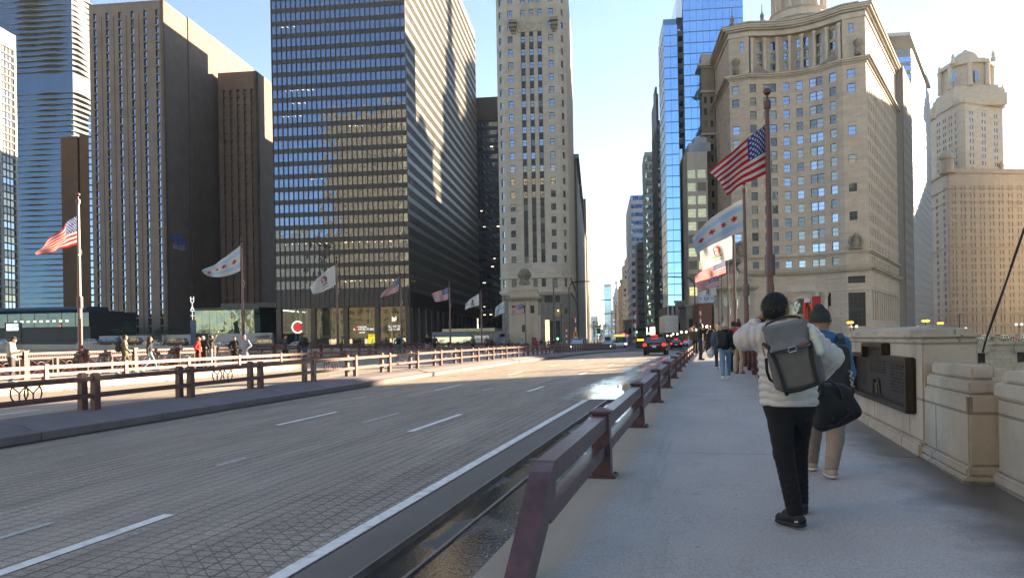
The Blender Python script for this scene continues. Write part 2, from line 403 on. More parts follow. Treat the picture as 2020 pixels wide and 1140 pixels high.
# --- bridge frame: local x = -s, y = t
def bthing(name, label, cat, s0, t0, z0, group=None):
    o = thing(name, label, cat, br(t0, s0, z0), group, -PHI); o['_'] = 0; del o['_']
    BR0[o.name] = (-s0, t0, z0); return o
BR0 = {}
def bbuild(mb, name, mats, parent=None, smooth=False, root=None):
    V = np.array(mb.v, dtype=np.float64).reshape(-1, 3)
    if parent is None:
        me = npmesh(name, V, mb.f, mats, mb.m, smooth); o = mkobj(name, me); o.rotation_euler.z = -PHI; return o
    V = V-np.array(BR0[(root or parent).name]); return mkobj(name, npmesh(name, V, mb.f, mats, mb.m, smooth), parent)
def strip(mb, t0, t1, s0, s1, zf, off=0, m=0, step=3.):
    n = max(1, int((t1-t0)/step))
    for i in range(n):
        a = t0+(t1-t0)*i/n; b = t0+(t1-t0)*(i+1)/n
        mb.quad((-s1, a, zf(a)+off), (-s0, a, zf(a)+off), (-s0, b, zf(b)+off), (-s1, b, zf(b)+off), m)
def bar(mb, t0, t1, s0, s1, zf, h0, h1, m=0, step=3.):      # a solid running along the bridge
    n = max(1, int(round((t1-t0)/step)))
    for i in range(n):
        a = t0+(t1-t0)*i/n; b = t0+(t1-t0)*(i+1)/n
        v = [(-s1, a, zf(a)+h0), (-s0, a, zf(a)+h0), (-s0, b, zf(b)+h0), (-s1, b, zf(b)+h0), (-s1, a, zf(a)+h1), (-s0, a, zf(a)+h1), (-s0, b, zf(b)+h1), (-s1, b, zf(b)+h1)]
        f = [(0, 3, 2, 1), (4, 5, 6, 7), (1, 2, 6, 5), (3, 0, 4, 7)]
        if i == 0: f.append((0, 1, 5, 4))
        if i == n-1: f.append((2, 3, 7, 6))
        mb.add(v, f, m)
def deckmat():
    m = bpy.data.materials.new('bridge_roadway'); m.use_nodes = True
    t = m.node_tree; N = t.nodes; L = t.links; p = N['Principled BSDF']
    tc = N.new('ShaderNodeTexCoord'); sx = N.new('ShaderNodeSeparateXYZ'); L.new(tc.outputs['Object'], sx.inputs[0])
    def ma(op, a, b=None, c=None):
        n = N.new('ShaderNodeMath'); n.operation = op
        for i, q in enumerate((a, b, c)):
            if q is None: continue
            if isinstance(q, (int, float)): n.inputs[i].default_value = q
            else: L.new(q, n.inputs[i])
        return n.outputs[0]
    def ramp(v, a, b, c=0, d=1):
        n = N.new('ShaderNodeMapRange'); n.interpolation_type = 'SMOOTHSTEP'; L.new(v, n.inputs[0])
        for i, q in enumerate((a, b, c, d)): n.inputs[i+1].default_value = q
        return n.outputs[0]
    def noise(sc, st=(1, 1, 1), det=5, rg=.6):
        mp = N.new('ShaderNodeMapping'); mp.inputs['Scale'].default_value = st; L.new(tc.outputs['Object'], mp.inputs[0])
        n = N.new('ShaderNodeTexNoise'); n.inputs['Scale'].default_value = sc; n.inputs['Detail'].default_value = det; n.inputs['Roughness'].default_value = rg
        L.new(mp.outputs[0], n.inputs['Vector']); return n.outputs['Fac']
    x, y = sx.outputs[0], sx.outputs[1]
    jit = ma('MULTIPLY', ma('SUBTRACT', noise(3, det=2), .5), .03)
    def line(v, per, w):
        f = ma('FRACT', ma('DIVIDE', ma('ADD', v, jit), per)); a = ma('ABSOLUTE', ma('SUBTRACT', f, .5))
        return ramp(a, .5-w/per, .5-w/per*.35)
    p_ = .185
    l1 = line(x, p_, .017); l2 = line(y, p_*.8, .014); l3 = line(ma('ADD', x, y), p_, .011); l4 = line(ma('SUBTRACT', x, y), p_, .009)
    near = ramp(ma('ADD', x, ma('MULTIPLY', ma('SUBTRACT', noise(1.2), .5), 2.2)), -5.0, -3.8)        # bare lattice beside the edge line
    brk = ramp(noise(6, (1, .25, 1), 4), .36, .6)
    lat = ma('MULTIPLY', ma('MAXIMUM', l3, l4), ma('MULTIPLY', near, .9))
    gl = ma('MAXIMUM', ma('MULTIPLY', l1, ma('ADD', .45, ma('MULTIPLY', brk, .55))), ma('MULTIPLY', l2, ma('ADD', .6, ma('MULTIPLY', near, .4))))
    gl = ma('MULTIPLY', ma('MAXIMUM', gl, lat), ma('ADD', .35, ma('MULTIPLY', noise(.7), .9)))
    gl = ma('MINIMUM', gl, 1.0)
    # colour
    r = N.new('ShaderNodeValToRGB'); L.new(noise(2.2, (1, .12, 1), 8, .7), r.inputs[0])
    r.color_ramp.elements[0].position = .30; r.color_ramp.elements[0].color = (.30, .25, .20, 1)
    r.color_ramp.elements[1].position = .70; r.color_ramp.elements[1].color = (.52, .44, .355, 1)
    r2 = N.new('ShaderNodeValToRGB'); L.new(noise(45, det=3), r2.inputs[0])
    r2.color_ramp.elements[0].position = .35; r2.color_ramp.elements[0].color = (.62, .62, .62, 1); r2.color_ramp.elements[1].position = .65; r2.color_ramp.elements[1].color = (1.1, 1.1, 1.1, 1)
    mm = N.new('ShaderNodeMix'); mm.data_type = 'RGBA'; mm.blend_type = 'MULTIPLY'; mm.inputs['Factor'].default_value = 1; L.new(r.outputs[0], mm.inputs['A']); L.new(r2.outputs[0], mm.inputs['B'])
    ml = N.new('ShaderNodeMix'); ml.data_type = 'RGBA'; L.new(gl, ml.inputs['Factor']); L.new(mm.outputs['Result'], ml.inputs['A']); ml.inputs['B'].default_value = (.022, .019, .018, 1)
    sp = ramp(noise(9, (1, .3, 1), 6, .8), .66, .72, 0, .35)       # salt and scuffs
    ms = N.new('ShaderNodeMix'); ms.data_type = 'RGBA'; L.new(sp, ms.inputs['Factor']); L.new(ml.outputs['Result'], ms.inputs['A']); ms.inputs['B'].default_value = (.4, .4, .4, 1)
    # water standing along the kerb lane
    edge = ramp(ma('ADD', x, ma('MULTIPLY', ma('SUBTRACT', noise(.55, (1, .3, 1), 6), .5), 5.5)), -4.8, -3.1)
    tn = ma('MULTIPLY', ramp(ma('ADD', y, ma('MULTIPLY', noise(.8), 2.)), 20, 22.2), ramp(y, 95, 55))
    wet = ma('MULTIPLY', edge, tn)
    pud = ma('MULTIPLY', ramp(ma('ADD', x, ma('MULTIPLY', ma('SUBTRACT', noise(1.1, (1, .5, 1)), .5), 2.4)), -3.9, -2.8), ma('MULTIPLY', tn, ramp(y, 30, 25)))
    damp = ma('MULTIPLY', ramp(noise(.35, (1, .15, 1), 5), .5, .62), .45)
    wall_ = ma('MAXIMUM', wet, pud)
    md = N.new('ShaderNodeMix'); md.data_type = 'RGBA'; md.blend_type = 'MULTIPLY'; L.new(wall_, md.inputs['Factor']); L.new(ms.outputs['Result'], md.inputs['A']); md.inputs['B'].default_value = (.45, .45, .47, 1)
    L.new(md.outputs['Result'], p.inputs['Base Color'])
    rg = ma('SUBTRACT', .78, ma('MULTIPLY', ma('MAXIMUM', wet, damp), ma('ADD', .36, ma('MULTIPLY', noise(12, (1, .12, 1)), .5))))
    rg = ma('MAXIMUM', ma('SUBTRACT', rg, ma('MULTIPLY', pud, .75)), .02)
    L.new(rg, p.inputs['Roughness'])
    bh = ma('ADD', ma('MULTIPLY', gl, -.5), ma('MULTIPLY', noise(50, det=3), .6)); bh = ma('MULTIPLY', bh, ma('SUBTRACT', 1.0, ma('MULTIPLY', pud, 1.0)))
    bn = N.new('ShaderNodeBump'); bn.inputs['Strength'].default_value = .5; bn.inputs['Distance'].default_value = .01; L.new(bh, bn.inputs['Height']); L.new(bn.outputs[0], p.inputs['Normal'])
    return m
ROADM = deckmat()
mb = MB(); strip(mb, 19.8, 118, 1.25, 3.1, zr); strip(mb, -30, 118, 3.1, 11.9, zr); strip(mb, -30, 118, 14.1, 24.0, zr)
struct(bbuild(mb, 'bridge_roadway', ROADM))
mb = MB(); bar(mb, -30, 118, -3.2, 27.4, zr, -2.2, -.3)
struct(bbuild(mb, 'bridge_deck', MAROON))
def walkmat():
    m = bpy.data.materials.new('sidewalk_concrete'); m.use_nodes = True
    t = m.node_tree; N = t.nodes; L = t.links; p = N['Principled BSDF']
    tc = N.new('ShaderNodeTexCoord'); sx = N.new('ShaderNodeSeparateXYZ'); L.new(tc.outputs['Object'], sx.inputs[0])
    def noise(sc, st=(1, 1, 1), det=6, rg=.6):
        mp = N.new('ShaderNodeMapping'); mp.inputs['Scale'].default_value = st; L.new(tc.outputs['Object'], mp.inputs[0])
        n = N.new('ShaderNodeTexNoise'); n.inputs['Scale'].default_value = sc; n.inputs['Detail'].default_value = det; n.inputs['Roughness'].default_value = rg
        L.new(mp.outputs[0], n.inputs['Vector']); return n.outputs['Fac']
    def mr(v, a, b, c, d):
        n = N.new('ShaderNodeMapRange'); n.interpolation_type = 'SMOOTHSTEP'; L.new(v, n.inputs[0])
        for i, q in enumerate((a, b, c, d)): n.inputs[i+1].default_value = q
        return n.outputs[0]
    def mix(a, b, f, mode='MIX'):
        n = N.new('ShaderNodeMix'); n.data_type = 'RGBA'; n.blend_type = mode
        for k, q in (('A', a), ('B', b)):
            if isinstance(q, tuple): n.inputs[k].default_value = (*q, 1)
            else: L.new(q, n.inputs[k])
        if isinstance(f, float): n.inputs['Factor'].default_value = f
        else: L.new(f, n.inputs['Factor'])
        return n.outputs['Result']
    def ma(op, a, b):
        n = N.new('ShaderNodeMath'); n.operation = op
        for i, q in enumerate((a, b)):
            if isinstance(q, (int, float)): n.inputs[i].default_value = q
            else: L.new(q, n.inputs[i])
        return n.outputs[0]
    c = mix((.43, .41, .385), (.52, .50, .47), mr(noise(.9, (1, .5, 1)), .3, .7, 0, 1))
    c = mix(c, mix((.6, .6, .6), (1.08, 1.08, 1.08), mr(noise(70, det=3), .3, .6, 0, 1)), .75, 'MULTIPLY')
    xx = ma('ADD', sx.outputs[0], ma('MULTIPLY', ma('SUBTRACT', noise(1.5, (1, .4, 1)), .5), .5))
    tan_ = ma('MULTIPLY', mr(xx, -.75, -1.0, 0, 1), mr(sx.outputs[1], 60, 20, .2, .75))
    c = mix(c, (.42, .355, .26), tan_)
    blot = mr(noise(2.3, (1, .8, 1), 7, .7), .60, .70, 0, .22)
    c = mix(c, (.15, .145, .14), blot)
    st = ma('MULTIPLY', mr(ma('ADD', sx.outputs[0], ma('MULTIPLY', ma('SUBTRACT', noise(1.8), .5), 1.1)), 1.5, 2.2, 0, .85), mr(sx.outputs[1], 18, 10, 0, 1))
    c = mix(c, (.07, .065, .06), st)                 # damp stain at the foot of the stone parapet
    rust = mr(noise(4.5, (1, 1, 1), 4, .5), .70, .76, 0, .5)
    c = mix(c, (.24, .14, .075), ma('MULTIPLY', rust, mr(xx, .4, -.6, 0, 1)))
    ck = N.new('ShaderNodeTexVoronoi'); ck.feature = 'DISTANCE_TO_EDGE'; ck.inputs['Scale'].default_value = .38
    wv = N.new('ShaderNodeMapping'); L.new(tc.outputs['Object'], wv.inputs[0])
    ad = N.new('ShaderNodeVectorMath'); ad.operation = 'ADD'
    nn = N.new('ShaderNodeTexNoise'); nn.inputs['Scale'].default_value = 3; nn.inputs['Detail'].default_value = 5; L.new(wv.outputs[0], nn.inputs['Vector'])
    L.new(wv.outputs[0], ad.inputs[0]); L.new(nn.outputs['Color'], ad.inputs[1]); L.new(ad.outputs[0], ck.inputs['Vector'])
    crk = mr(ck.outputs['Distance'], .0012, .004, .22, 0)
    c = mix(c, (.09, .088, .085), crk)
    vg = N.new('ShaderNodeTexVoronoi'); vg.inputs['Scale'].default_value = 2.6; L.new(tc.outputs['Object'], vg.inputs['Vector'])
    c = mix(c, (.13, .125, .12), mr(vg.outputs['Distance'], .035, .06, .6, 0))      # trodden gum
    c = mix(c, (.20, .19, .175), mr(noise(.8, (2.2, .10, 1), 6, .7), .56, .72, 0, .5))
    L.new(c, p.inputs['Base Color'])
    L.new(mr(st, 0, 1, .82, .3), p.inputs['Roughness'])
    bn = N.new('ShaderNodeBump'); bn.inputs['Strength'].default_value = .22; bn.inputs['Distance'].default_value = .005
    L.new(noise(55, det=4), bn.inputs['Height']); L.new(bn.outputs[0], p.inputs['Normal'])
    return m
WALKM = walkmat()
mb = MB(); J = [-30, -8, 3.6, 9.3, 17.2, 24, 31, 38, 45, 52, 59, 66, 73, 80, 90, 100, 110, 118]
for a, b in zip(J, J[1:]): bar(mb, a+.012, b-.012, -3.0, 1.42, zs, -.45, 0)
bar(mb, -30, 118, -2.9, 1.40, zs, -.5, -.02)
struct(bbuild(mb, 'sidewalk', WALKM))
mb = MB(); bar(mb, -30, 118, 23.8, 26.9, zs, -.45, 0); struct(bbuild(mb, 'far_sidewalk', WALKM))
# gutter beside the near lane
GUTC = M('gutter_concrete', (.155, .14, .12), .7, var=.16, vs=1.5, bump=.3, bs=40, stretch=(1, .2, 1), grime=.2, gs=1.)
mb = MB(); bar(mb, -30, 19.8, 2.62, 3.08, zr, -.3, .004); bar(mb, -30, 19.8, 1.30, 2.22, zr, -.3, -.012)
struct(bbuild(mb, 'gutter', GUTC))
mb = MB(); strip(mb, -30, 19.8, 2.22, 2.62, zr, -.045)
def wetmat(name, dry, k0, k1):
    m = bpy.data.materials.new(name); m.use_nodes = True; t = m.node_tree; N = t.nodes; L = t.links; p = N['Principled BSDF']
    tc = N.new('ShaderNodeTexCoord'); mp = N.new('ShaderNodeMapping'); mp.inputs['Scale'].default_value = (1, .55, 1); L.new(tc.outputs['Object'], mp.inputs[0])
    n = N.new('ShaderNodeTexNoise'); n.inputs['Scale'].default_value = 1.4; n.inputs['Detail'].default_value = 4; L.new(mp.outputs[0], n.inputs['Vector'])
    r = N.new('ShaderNodeMapRange'); r.inputs[1].default_value = k0; r.inputs[2].default_value = k1; L.new(n.outputs['Fac'], r.inputs[0])
    mx = N.new('ShaderNodeMix'); mx.data_type = 'RGBA'; mx.inputs['A'].default_value = (.010, .009, .009, 1); mx.inputs['B'].default_value = (*dry, 1); L.new(r.outputs[0], mx.inputs['Factor']); L.new(mx.outputs['Result'], p.inputs['Base Color'])
    r3 = N.new('ShaderNodeMapRange'); r3.inputs[3].default_value = .06; r3.inputs[4].default_value = .6; L.new(r.outputs[0], r3.inputs[0]); L.new(r3.outputs[0], p.inputs['Roughness'])
    n2 = N.new('ShaderNodeTexNoise'); n2.inputs['Scale'].default_value = 30; n2.inputs['Detail'].default_value = 4; L.new(tc.outputs['Object'], n2.inputs['Vector'])
    b = N.new('ShaderNodeBump'); b.inputs['Strength'].default_value = .25; b.inputs['Distance'].default_value = .01; L.new(n2.outputs['Fac'], b.inputs['Height']); L.new(b.outputs[0], p.inputs['Normal'])
    return m
struct(bbuild(mb, 'drain_channel', wetmat('wet_channel', (.085, .083, .082), .52, .57)))
mb = MB(); strip(mb, -30, 19.8, 1.30, 2.20, zr, .0); struct(bbuild(mb, 'gutter_grit', wetmat('wet_grit', (.055, .052, .05), .46, .6)))
mb = MB(); bar(mb, -30, 19.8, 2.20, 2.23, zr, -.3, .02); bar(mb, -30, 19.8, 2.60, 2.625, zr, -.3, .018); bar(mb, 19.78, 19.9, 1.3, 3.1, zr, -.3, .02)
struct(bbuild(mb, 'drain_edging', M('steel_edge', (.22, .2, .18), .4, .6, var=.3, vs=3)))
# painted markings
LM = M('road_paint', (.86, .86, .83), .75, var=.10, vs=8, grime=.45, gs=7)
mb = MB(); strip(mb, -30, 19.8, 3.11, 3.25, zr, .006); struct(bbuild(mb, 'edge_line', LM))
mb = MB()
for k in range(-3, 11):
    t0 = 13.2+9.5*k; strip(mb, t0, t0+(3 if k < 1 else 2.3), 5.36, 5.50, zr, .006)
    t0 = 13.9+9.3*k; strip(mb, t0, t0+2.6, 8.58, 8.70, zr, .006)
    strip(mb, t0, t0+2.6, 17.3, 17.42, zr, .006); strip(mb, t0-3, t0-.4, 20.6, 20.72, zr, .006)
struct(bbuild(mb, 'lane_markings', LM))
mb = MB()
for (t0, t1, s) in ((4.9, 6.2, 6.35), (14.5, 16.4, 6.95), (9.4, 10.1, 6.75), (23.2, 24.4, 7.0), (20, 20.9, 9.9)): strip(mb, t0, t1, s, s+.10, zr, .005)
struct(bbuild(mb, 'worn_markings', M('worn_paint', (.5, .49, .47), .8, var=.35, vs=14)))
# slush
def clumps(name, label, cat, spots, mat, seed):
    r = random.Random(seed); mb = MB()
    for (s, t, z, sz) in spots:
        a = r.random()*6.28; n = 6; vs = []
        for i in range(n):
            q = a+i*6.283/n; k = sz*(.7+.6*r.random()); vs.append((-s+math.cos(q)*k, t+math.sin(q)*k, z))
        vs += [(v[0]*.55+(-s)*.45+r.uniform(-.3, .3)*sz, v[1]*.55+t*.45+r.uniform(-.3, .3)*sz, z+sz*r.uniform(.35, .9)) for v in vs]
        fs = [(i, (i+1) % n, n+(i+1) % n, n+i) for i in range(n)]+[tuple(range(n, 2*n))]
        mb.add(vs, fs)
    o = bbuild(mb, name, mat); tag(o, label, cat, kind='stuff'); return o
r = random.Random(3); sp = []
for i in range(7000):
    t_ = r.uniform(2.5, 9.2)**1; w_ = .42*max(.1, math.sin((t_-2.2)/7.4*3.0)); s_ = 1.44+abs(r.gauss(0, w_*.55))
    if s_ < 2.15: sp.append((s_, t_, zr(t_)-.01, r.uniform(.004, .019)))
SLUSH = M('grey_slush', (.30, .31, .33), .5, var=.5, vs=20, bump=.5, bs=60)
clumps('slush', 'dirty grey slush lying in the gutter against the sidewalk edge', 'slush', sp, SLUSH, 1)
sp = []
for i in range(2600):
    t_ = r.uniform(14, 75); s_ = 23.75-abs(r.gauss(0, .16)); sp.append((s_, t_, zr(t_)-.01, r.uniform(.02, .09)*(.4+.6*abs(math.sin(t_*.7)))))
clumps('snow_ridge', 'thin ridge of old snow along the far kerb', 'snow', sp, M('old_snow', (.62, .62, .62), .7, var=.2, vs=6), 2)

# --- guard rail between the near sidewalk and the road
def guard(s, t0, t1, k, mat, name, label, inner, z=zs, h=.62, first_slant=False, g=None):
    R_ = bthing(name, label, 'guard rail', s, t0, z(t0), g)
    a, b = (s-.07, s+.07)
    ts = [t0+i*k for i in range(int((t1-t0)/k)+1)]
    tb = ts[0]-(2.75 if first_slant else 0)
    top = MB(); bar(top, tb, ts[-1], a+.005, b-.005, z, h-.14, h, step=1.0); bbuild(top, 'top_rail', mat, R_)
    lo = MB(); bar(lo, tb+(-.05 if first_slant else 0), ts[-1], a+.02, b-.02, z, h-.40, h-.29, step=1.0); bbuild(lo, 'lower_rail', mat, R_)
    if first_slant:
        e = MB(); zz = z(tb)
        e.extr([(-b, tb+.02, zz+h+.004), (-b, tb-.13, zz+h-.05), (-b, tb-.95, zz-.02), (-b, tb-.72, zz-.02), (-b, tb+.02, zz+h-.24)], (b-a, 0, 0)); bbuild(e, 'end_piece', mat, R_)
    for t_ in ts:
        p = MB(); zz = z(t_)
        p.add([(-s-.10, t_-.085, zz), (-s+.10, t_-.085, zz), (-s+.10, t_+.085, zz), (-s-.10, t_+.085, zz), (-s-.085, t_-.07, zz+h+.02), (-s+.085, t_-.07, zz+h+.02), (-s+.085, t_+.07, zz+h+.02), (-s-.085, t_+.07, zz+h+.02)],
              [(0, 1, 5, 4), (1, 2, 6, 5), (2, 3, 7, 6), (3, 0, 4, 7)])
        c_ = [(-s-.105, t_-.095), (-s+.105, t_-.095), (-s+.105, t_+.095), (-s-.105, t_+.095)]
        p.prism(c_, zz+h+.02, zz+h+.045); b0 = len(p.v)
        p.add([(x, y, zz+h+.045) for x, y in c_]+[(-s, t_, zz+h+.085)], [(0, 1, 4), (1, 2, 4), (2, 3, 4), (3, 0, 4)])
        o = bbuild(p, 'post', mat, R_)
        q = MB(); q.box(-s-.15, -s+.15, t_-.13, t_+.13, zz, zz+.022)
        for ux in (-.12, .12):
            for uy in (-.10, .10): q.lathe((-s+ux, t_+uy, zz+.02), [(.016, 0), (.016, .016)], 6)
        bbuild(q, 'base_plate', mat, o, root=R_)
    return R_
guard(1.08, 7.7, 112, 4.0, MAROON_G, 'guard_rail', 'low maroon guard rail with sloping end beside the near sidewalk', 1, first_slant=True)
guard(23.95, 11, 112, 4.0, M('sunlit_maroon_paint', (.20, .085, .075), .45, var=.1, vs=3, grime=.2, gs=2), 'guard_rail', 'low guard rail at the kerb of the far sidewalk', -1, h=.62)  # sunlight on this rail is put in as a pinker maroon

# --- ornate bridge railings
def panel_mb(L_, H_):
    mb = MB(); w = .05
    mb.box(-.05, .05, 0, L_, H_-.09, H_); mb.box(-.035, .035, 0, L_, H_-.24, H_-.20); mb.box(-.04, .04, 0, L_, .06, .12)
    n = int(L_/.115)
    for i in range(n):
        y = L_*(i+.5)/n; mb.box(-.015, .015, y-.012, y+.012, H_-.20, H_-.09)
        mb.tube([(0, y-.05, H_-.19), (0, y, H_-.10), (0, y+.05, H_-.19)], .012, 5)
    for y0 in (0, L_*.5):
        y1 = y0+L_*.5; a, b = y0+.16, y1-.16; z0, z1 = .14, H_-.25
        mb.box(-.03, .03, y0+.04, y0+.10, .1, H_-.2); mb.box(-.02, .02, y0+.13, y0+.16, .1, H_-.2); mb.box(-.02, .02, y1-.16, y1-.13, .1, H_-.2)
        mb.tube([(0, a, z0), (0, b, z1)], .022, 6); mb.tube([(0, a, z1), (0, b, z0)], .022, 6)
        c = (a+b)/2; zc = (z0+z1)/2; r = min(b-a, z1-z0)*.30
        mb.tube([(0, c+r*math.cos(q*math.pi/8), zc+r*math.sin(q*math.pi/8)) for q in range(16)], .018, 5, closed=True)
        mb.lathe((0, c, zc-.03), [(.05, 0), (.05, .06)], 8)
        mb.tube([(0, a, zc), (0, c, z1), (0, b, zc), (0, c, z0)], .012, 4, closed=True)
        mb.box(-.018, .018, a, b, z1-.03, z1+.01)
    return mb
def ornate(s, t0, t1, L_, label, H_=1.08, mat=MAROON):
    R_ = bthing('bridge_railing', label, 'railing', s, t0, zs(t0))
    pm = panel_mb(L_-.16, H_); me = npmesh('panel', pm.v, pm.f, mat, pm.m)
    pp = MB(); pp.bbox(-.10, .10, -.10, .10, 0, H_+.06, .015); pp.box(-.13, .13, -.13, .13, 0, .14); pp.box(-.12, .12, -.12, .12, H_+.02, H_+.09)
    for z in (.3, .45, .6, .75, .9):
        for y in (-.07, .07): pp.box(-.112, .112, y-.012, y+.012, z-.012, z+.012)
    pme = npmesh('post', pp.v, pp.f, mat, pp.m)
    n = int((t1-t0)/L_); x0, y0, z0 = BR0[R_.name]
    for i in range(n+1):
        t_ = t0+i*L_; o = mkobj('post', pme, R_); o.location = (-s-x0, t_-y0, zs(t_)-z0)
        if i < n:
            o = mkobj('panel', me, R_); dz = zs(t_+L_)-zs(t_); o.location = (-s-x0, t_+.08-y0, zs(t_)-z0); o.rotation_euler.x = math.atan2(dz, L_)
    return R_
LS = 26.7
ornate(LS, 15.6, 113, 3.02, 'ornate maroon bridge railing with crossed panels along the far sidewalk')
RS = -1.42
ornate(RS, 16.4, 113, 3.02, 'ornate maroon bridge railing on the right, seen end on beside the walkers', mat=MAROON)

# --- median: two rails on a concrete kerb
R_ = bthing('median_barrier', 'double maroon rail on concrete kerb blocks down the middle of the bridge', 'barrier', 12.93, 13.7, zr(13.7))
ts = [13.7+3.13*k for k in range(-7, 18)]+[13.7+3.13*17+1.57*k for k in range(1, 27)]
MEDC = M('median_concrete', (.20, .172, .178), .8, var=.12, vs=1.2, bump=.2, bs=25, grime=.35, gs=1.)
tt = [13.7+3.13*k for k in range(-8, 33)]
for a, b in zip(tt, tt[1:]):
    a2, b2 = a+.6, b+.6-.02; m_ = MB()
    prof = [(11.80, -.1), (11.80, .025), (11.74, .03), (11.72, .175), (11.77, .195), (11.95, .205), (12.02, .23), (12.22, .30), (12.62, .315), (13.46, .315), (13.50, .29), (13.54, -.1)]
    za, zb = zr(a2), zr(b2)
    vs_ = [(-s, a2, za+z) for s, z in prof]+[(-s, b2, zb+z) for s, z in prof]; n = len(prof)
    m_.add(vs_, [(i, i+1, n+i+1, n+i) for i in range(n-1)]+[tuple(range(n))[::-1], tuple(range(n, 2*n))])
    bbuild(m_, 'kerb_block', MEDC, R_)
for s in (12.93, 13.27):
    fr = s < 13.1
    for (h0, h1) in ((.94, 1.03), (.58, .66)):
        m_ = MB(); bar(m_, ts[0], ts[-1], s-.035, s+.035, zr, h0, h1, step=1.6); bbuild(m_, 'rail', MAROON_G, R_)
    for i, t_ in enumerate(ts if fr else ts[:48]):
        zz = zr(t_); m_ = MB(); w = .082; d_ = .062
        big = (i == 24); 
        if big: w = .16; d_ = .12
        h = 1.12 if not big else 1.3
        m_.add([(-s-d_, t_-w, zz+.28), (-s+d_, t_-w, zz+.28), (-s+d_, t_+w, zz+.28), (-s-d_, t_+w, zz+.28), (-s-d_, t_-w, zz+h-.03), (-s+d_, t_-w, zz+h-.03), (-s+d_, t_+w, zz+h-.03), (-s-d_, t_+w, zz+h-.03),
                (-s-d_*.6, t_-w*.6, zz+h), (-s+d_*.6, t_-w*.6, zz+h), (-s+d_*.6, t_+w*.6, zz+h), (-s-d_*.6, t_+w*.6, zz+h)],
               [(0, 1, 5, 4), (1, 2, 6, 5), (2, 3, 7, 6), (3, 0, 4, 7), (4, 5, 9, 8), (5, 6, 10, 9), (6, 7, 11, 10), (7, 4, 8, 11), (8, 9, 10, 11)])
        bbuild(m_, 'post', MAROON_G, R_)
    for i in range(0, 17, 1):
        if i % 2 != (0 if fr else 0): continue
        tm = 13.7+3.13*(i-7)+1.56*1.0; zc = zr(tm)+.80; r = .20; m_ = MB()
        m_.tube([(-s, tm+r*math.cos(q*math.pi/10), zc+r*math.sin(q*math.pi/10)) for q in range(20)], .016, 6, closed=True)
        m_.tube([(-s, tm, zc-r), (-s, tm, zc)], .016, 6); m_.tube([(-s, tm-r*.75, zc+r*.62), (-s, tm, zc), (-s, tm+r*.75, zc+r*.62)], .016, 6)
        bbuild(m_, 'emblem', MAROON_G, R_)

# --- stone parapet on the right with its plaque
def pier(mb, s0, s1, t0, t1, z0, steps):      # s0 front face, s1 back; stacked courses
    for (za, zb, g) in steps: mb.bbox(-s0-g, -s1+g, t0-g, t1+g, z0+za, z0+zb, .02)
PST = M('parapet_stone', (.54, .465, .37), .85, var=.15, vs=1.6, bump=.4, bs=18, grime=.5, gs=1.1, lines=(1.25, .63, .014, .5))
z9 = zs(9)
R_ = bthing('stone_parapet', 'tall blocky limestone bridge parapet carrying the bronze plaque', 'parapet', -2.3, 9, z9)
mb = MB(); pier(mb, -2.3, -2.86, 9.4, 14.6, z9, [(-.1, .16, .07), (.16, 1.33, 0)]); bbuild(mb, 'wall', PST, R_)
mb = MB(); zt = z9+1.33; mb.bbox(2.27, 2.89, 9.37, 14.63, zt, zt+.03, .008)
c0 = [(2.33, 9.45), (2.83, 9.45), (2.83, 14.55), (2.33, 14.55)]
mb.prism(c0, zt+.03, zt+.085); mb.add([(x, y, zt+.085) for x, y in c0]+[(2.58, 9.9, zt+.14), (2.58, 14.1, zt+.14)], [(0, 1, 4), (1, 2, 5, 4), (2, 3, 5), (3, 0, 4, 5)])
bbuild(mb, 'coping', PST, R_)
R2 = bthing('stone_pier', 'lower stepped limestone pier in front of the plaque wall', 'parapet', -2.3, 7.9, z9)
mb = MB(); pier(mb, -2.3, -2.62, 7.86, 9.36, z9, [(-.12, .05, .055), (.05, .14, .03), (.14, .80, 0)]); bbuild(mb, 'wall', PST, R2)
mb = MB(); pier(mb, -2.3, -2.62, 7.86, 9.33, z9, [(.805, .93, -.015)]); pier(mb, -2.3, -2.62, 7.9, 9.33, z9, [(.933, 1.06, -.06)]); bbuild(mb, 'coping', PST, R2)
R3 = bthing('stone_parapet', 'plain limestone parapet wall running out of the right edge', 'parapet', -2.5, 5, z9)
mb = MB(); pier(mb, -2.53, -3.0, -6, 7.83, z9, [(-.12, .10, .04), (.10, .78, 0)]); bbuild(mb, 'wall', PST, R3)
mb = MB(); pier(mb, -2.50, -3.0, -6, 7.80, z9, [(.785, .92, .01), (.925, 1.03, -.05)]); bbuild(mb, 'coping', PST, R3)
R4 = bthing('stone_pier', 'low limestone pier beyond the plaque wall, beside the walkers', 'parapet', -2.3, 14.6, zs(15))
mb = MB(); pier(mb, -2.3, -2.62, 14.7, 16.2, zs(15), [(-.12, .10, .04), (.10, .8, 0), (.805, .93, -.015), (.935, 1.04, -.05)]); bbuild(mb, 'wall', PST, R4)
mb = MB(); pier(mb, -1.5, -2.28, 15.9, 16.25, zs(15), [(-.1, .95, 0), (.95, 1.05, .03)]); bbuild(mb, 'return_wall', PST, R4)
BRZ = M('dark_bronze', (.045, .04, .038), .42, .55, var=.25, vs=6, bump=.3, bs=70)
BRZ2 = M('bronze_edge', (.065, .05, .036), .42, .6, var=.2, vs=4)
R5 = bthing('bronze_plaque', 'dark bronze plaque with raised top panel and rows of lettering on stone parapet', 'plaque', -2.24, 11.6, z9+.75)
ta, tb, zb, zt = 9.68, 13.3, z9+.46, z9+1.08; tc_, td = 10.95, 12.35; ztt = z9+1.24; sx_ = 2.24
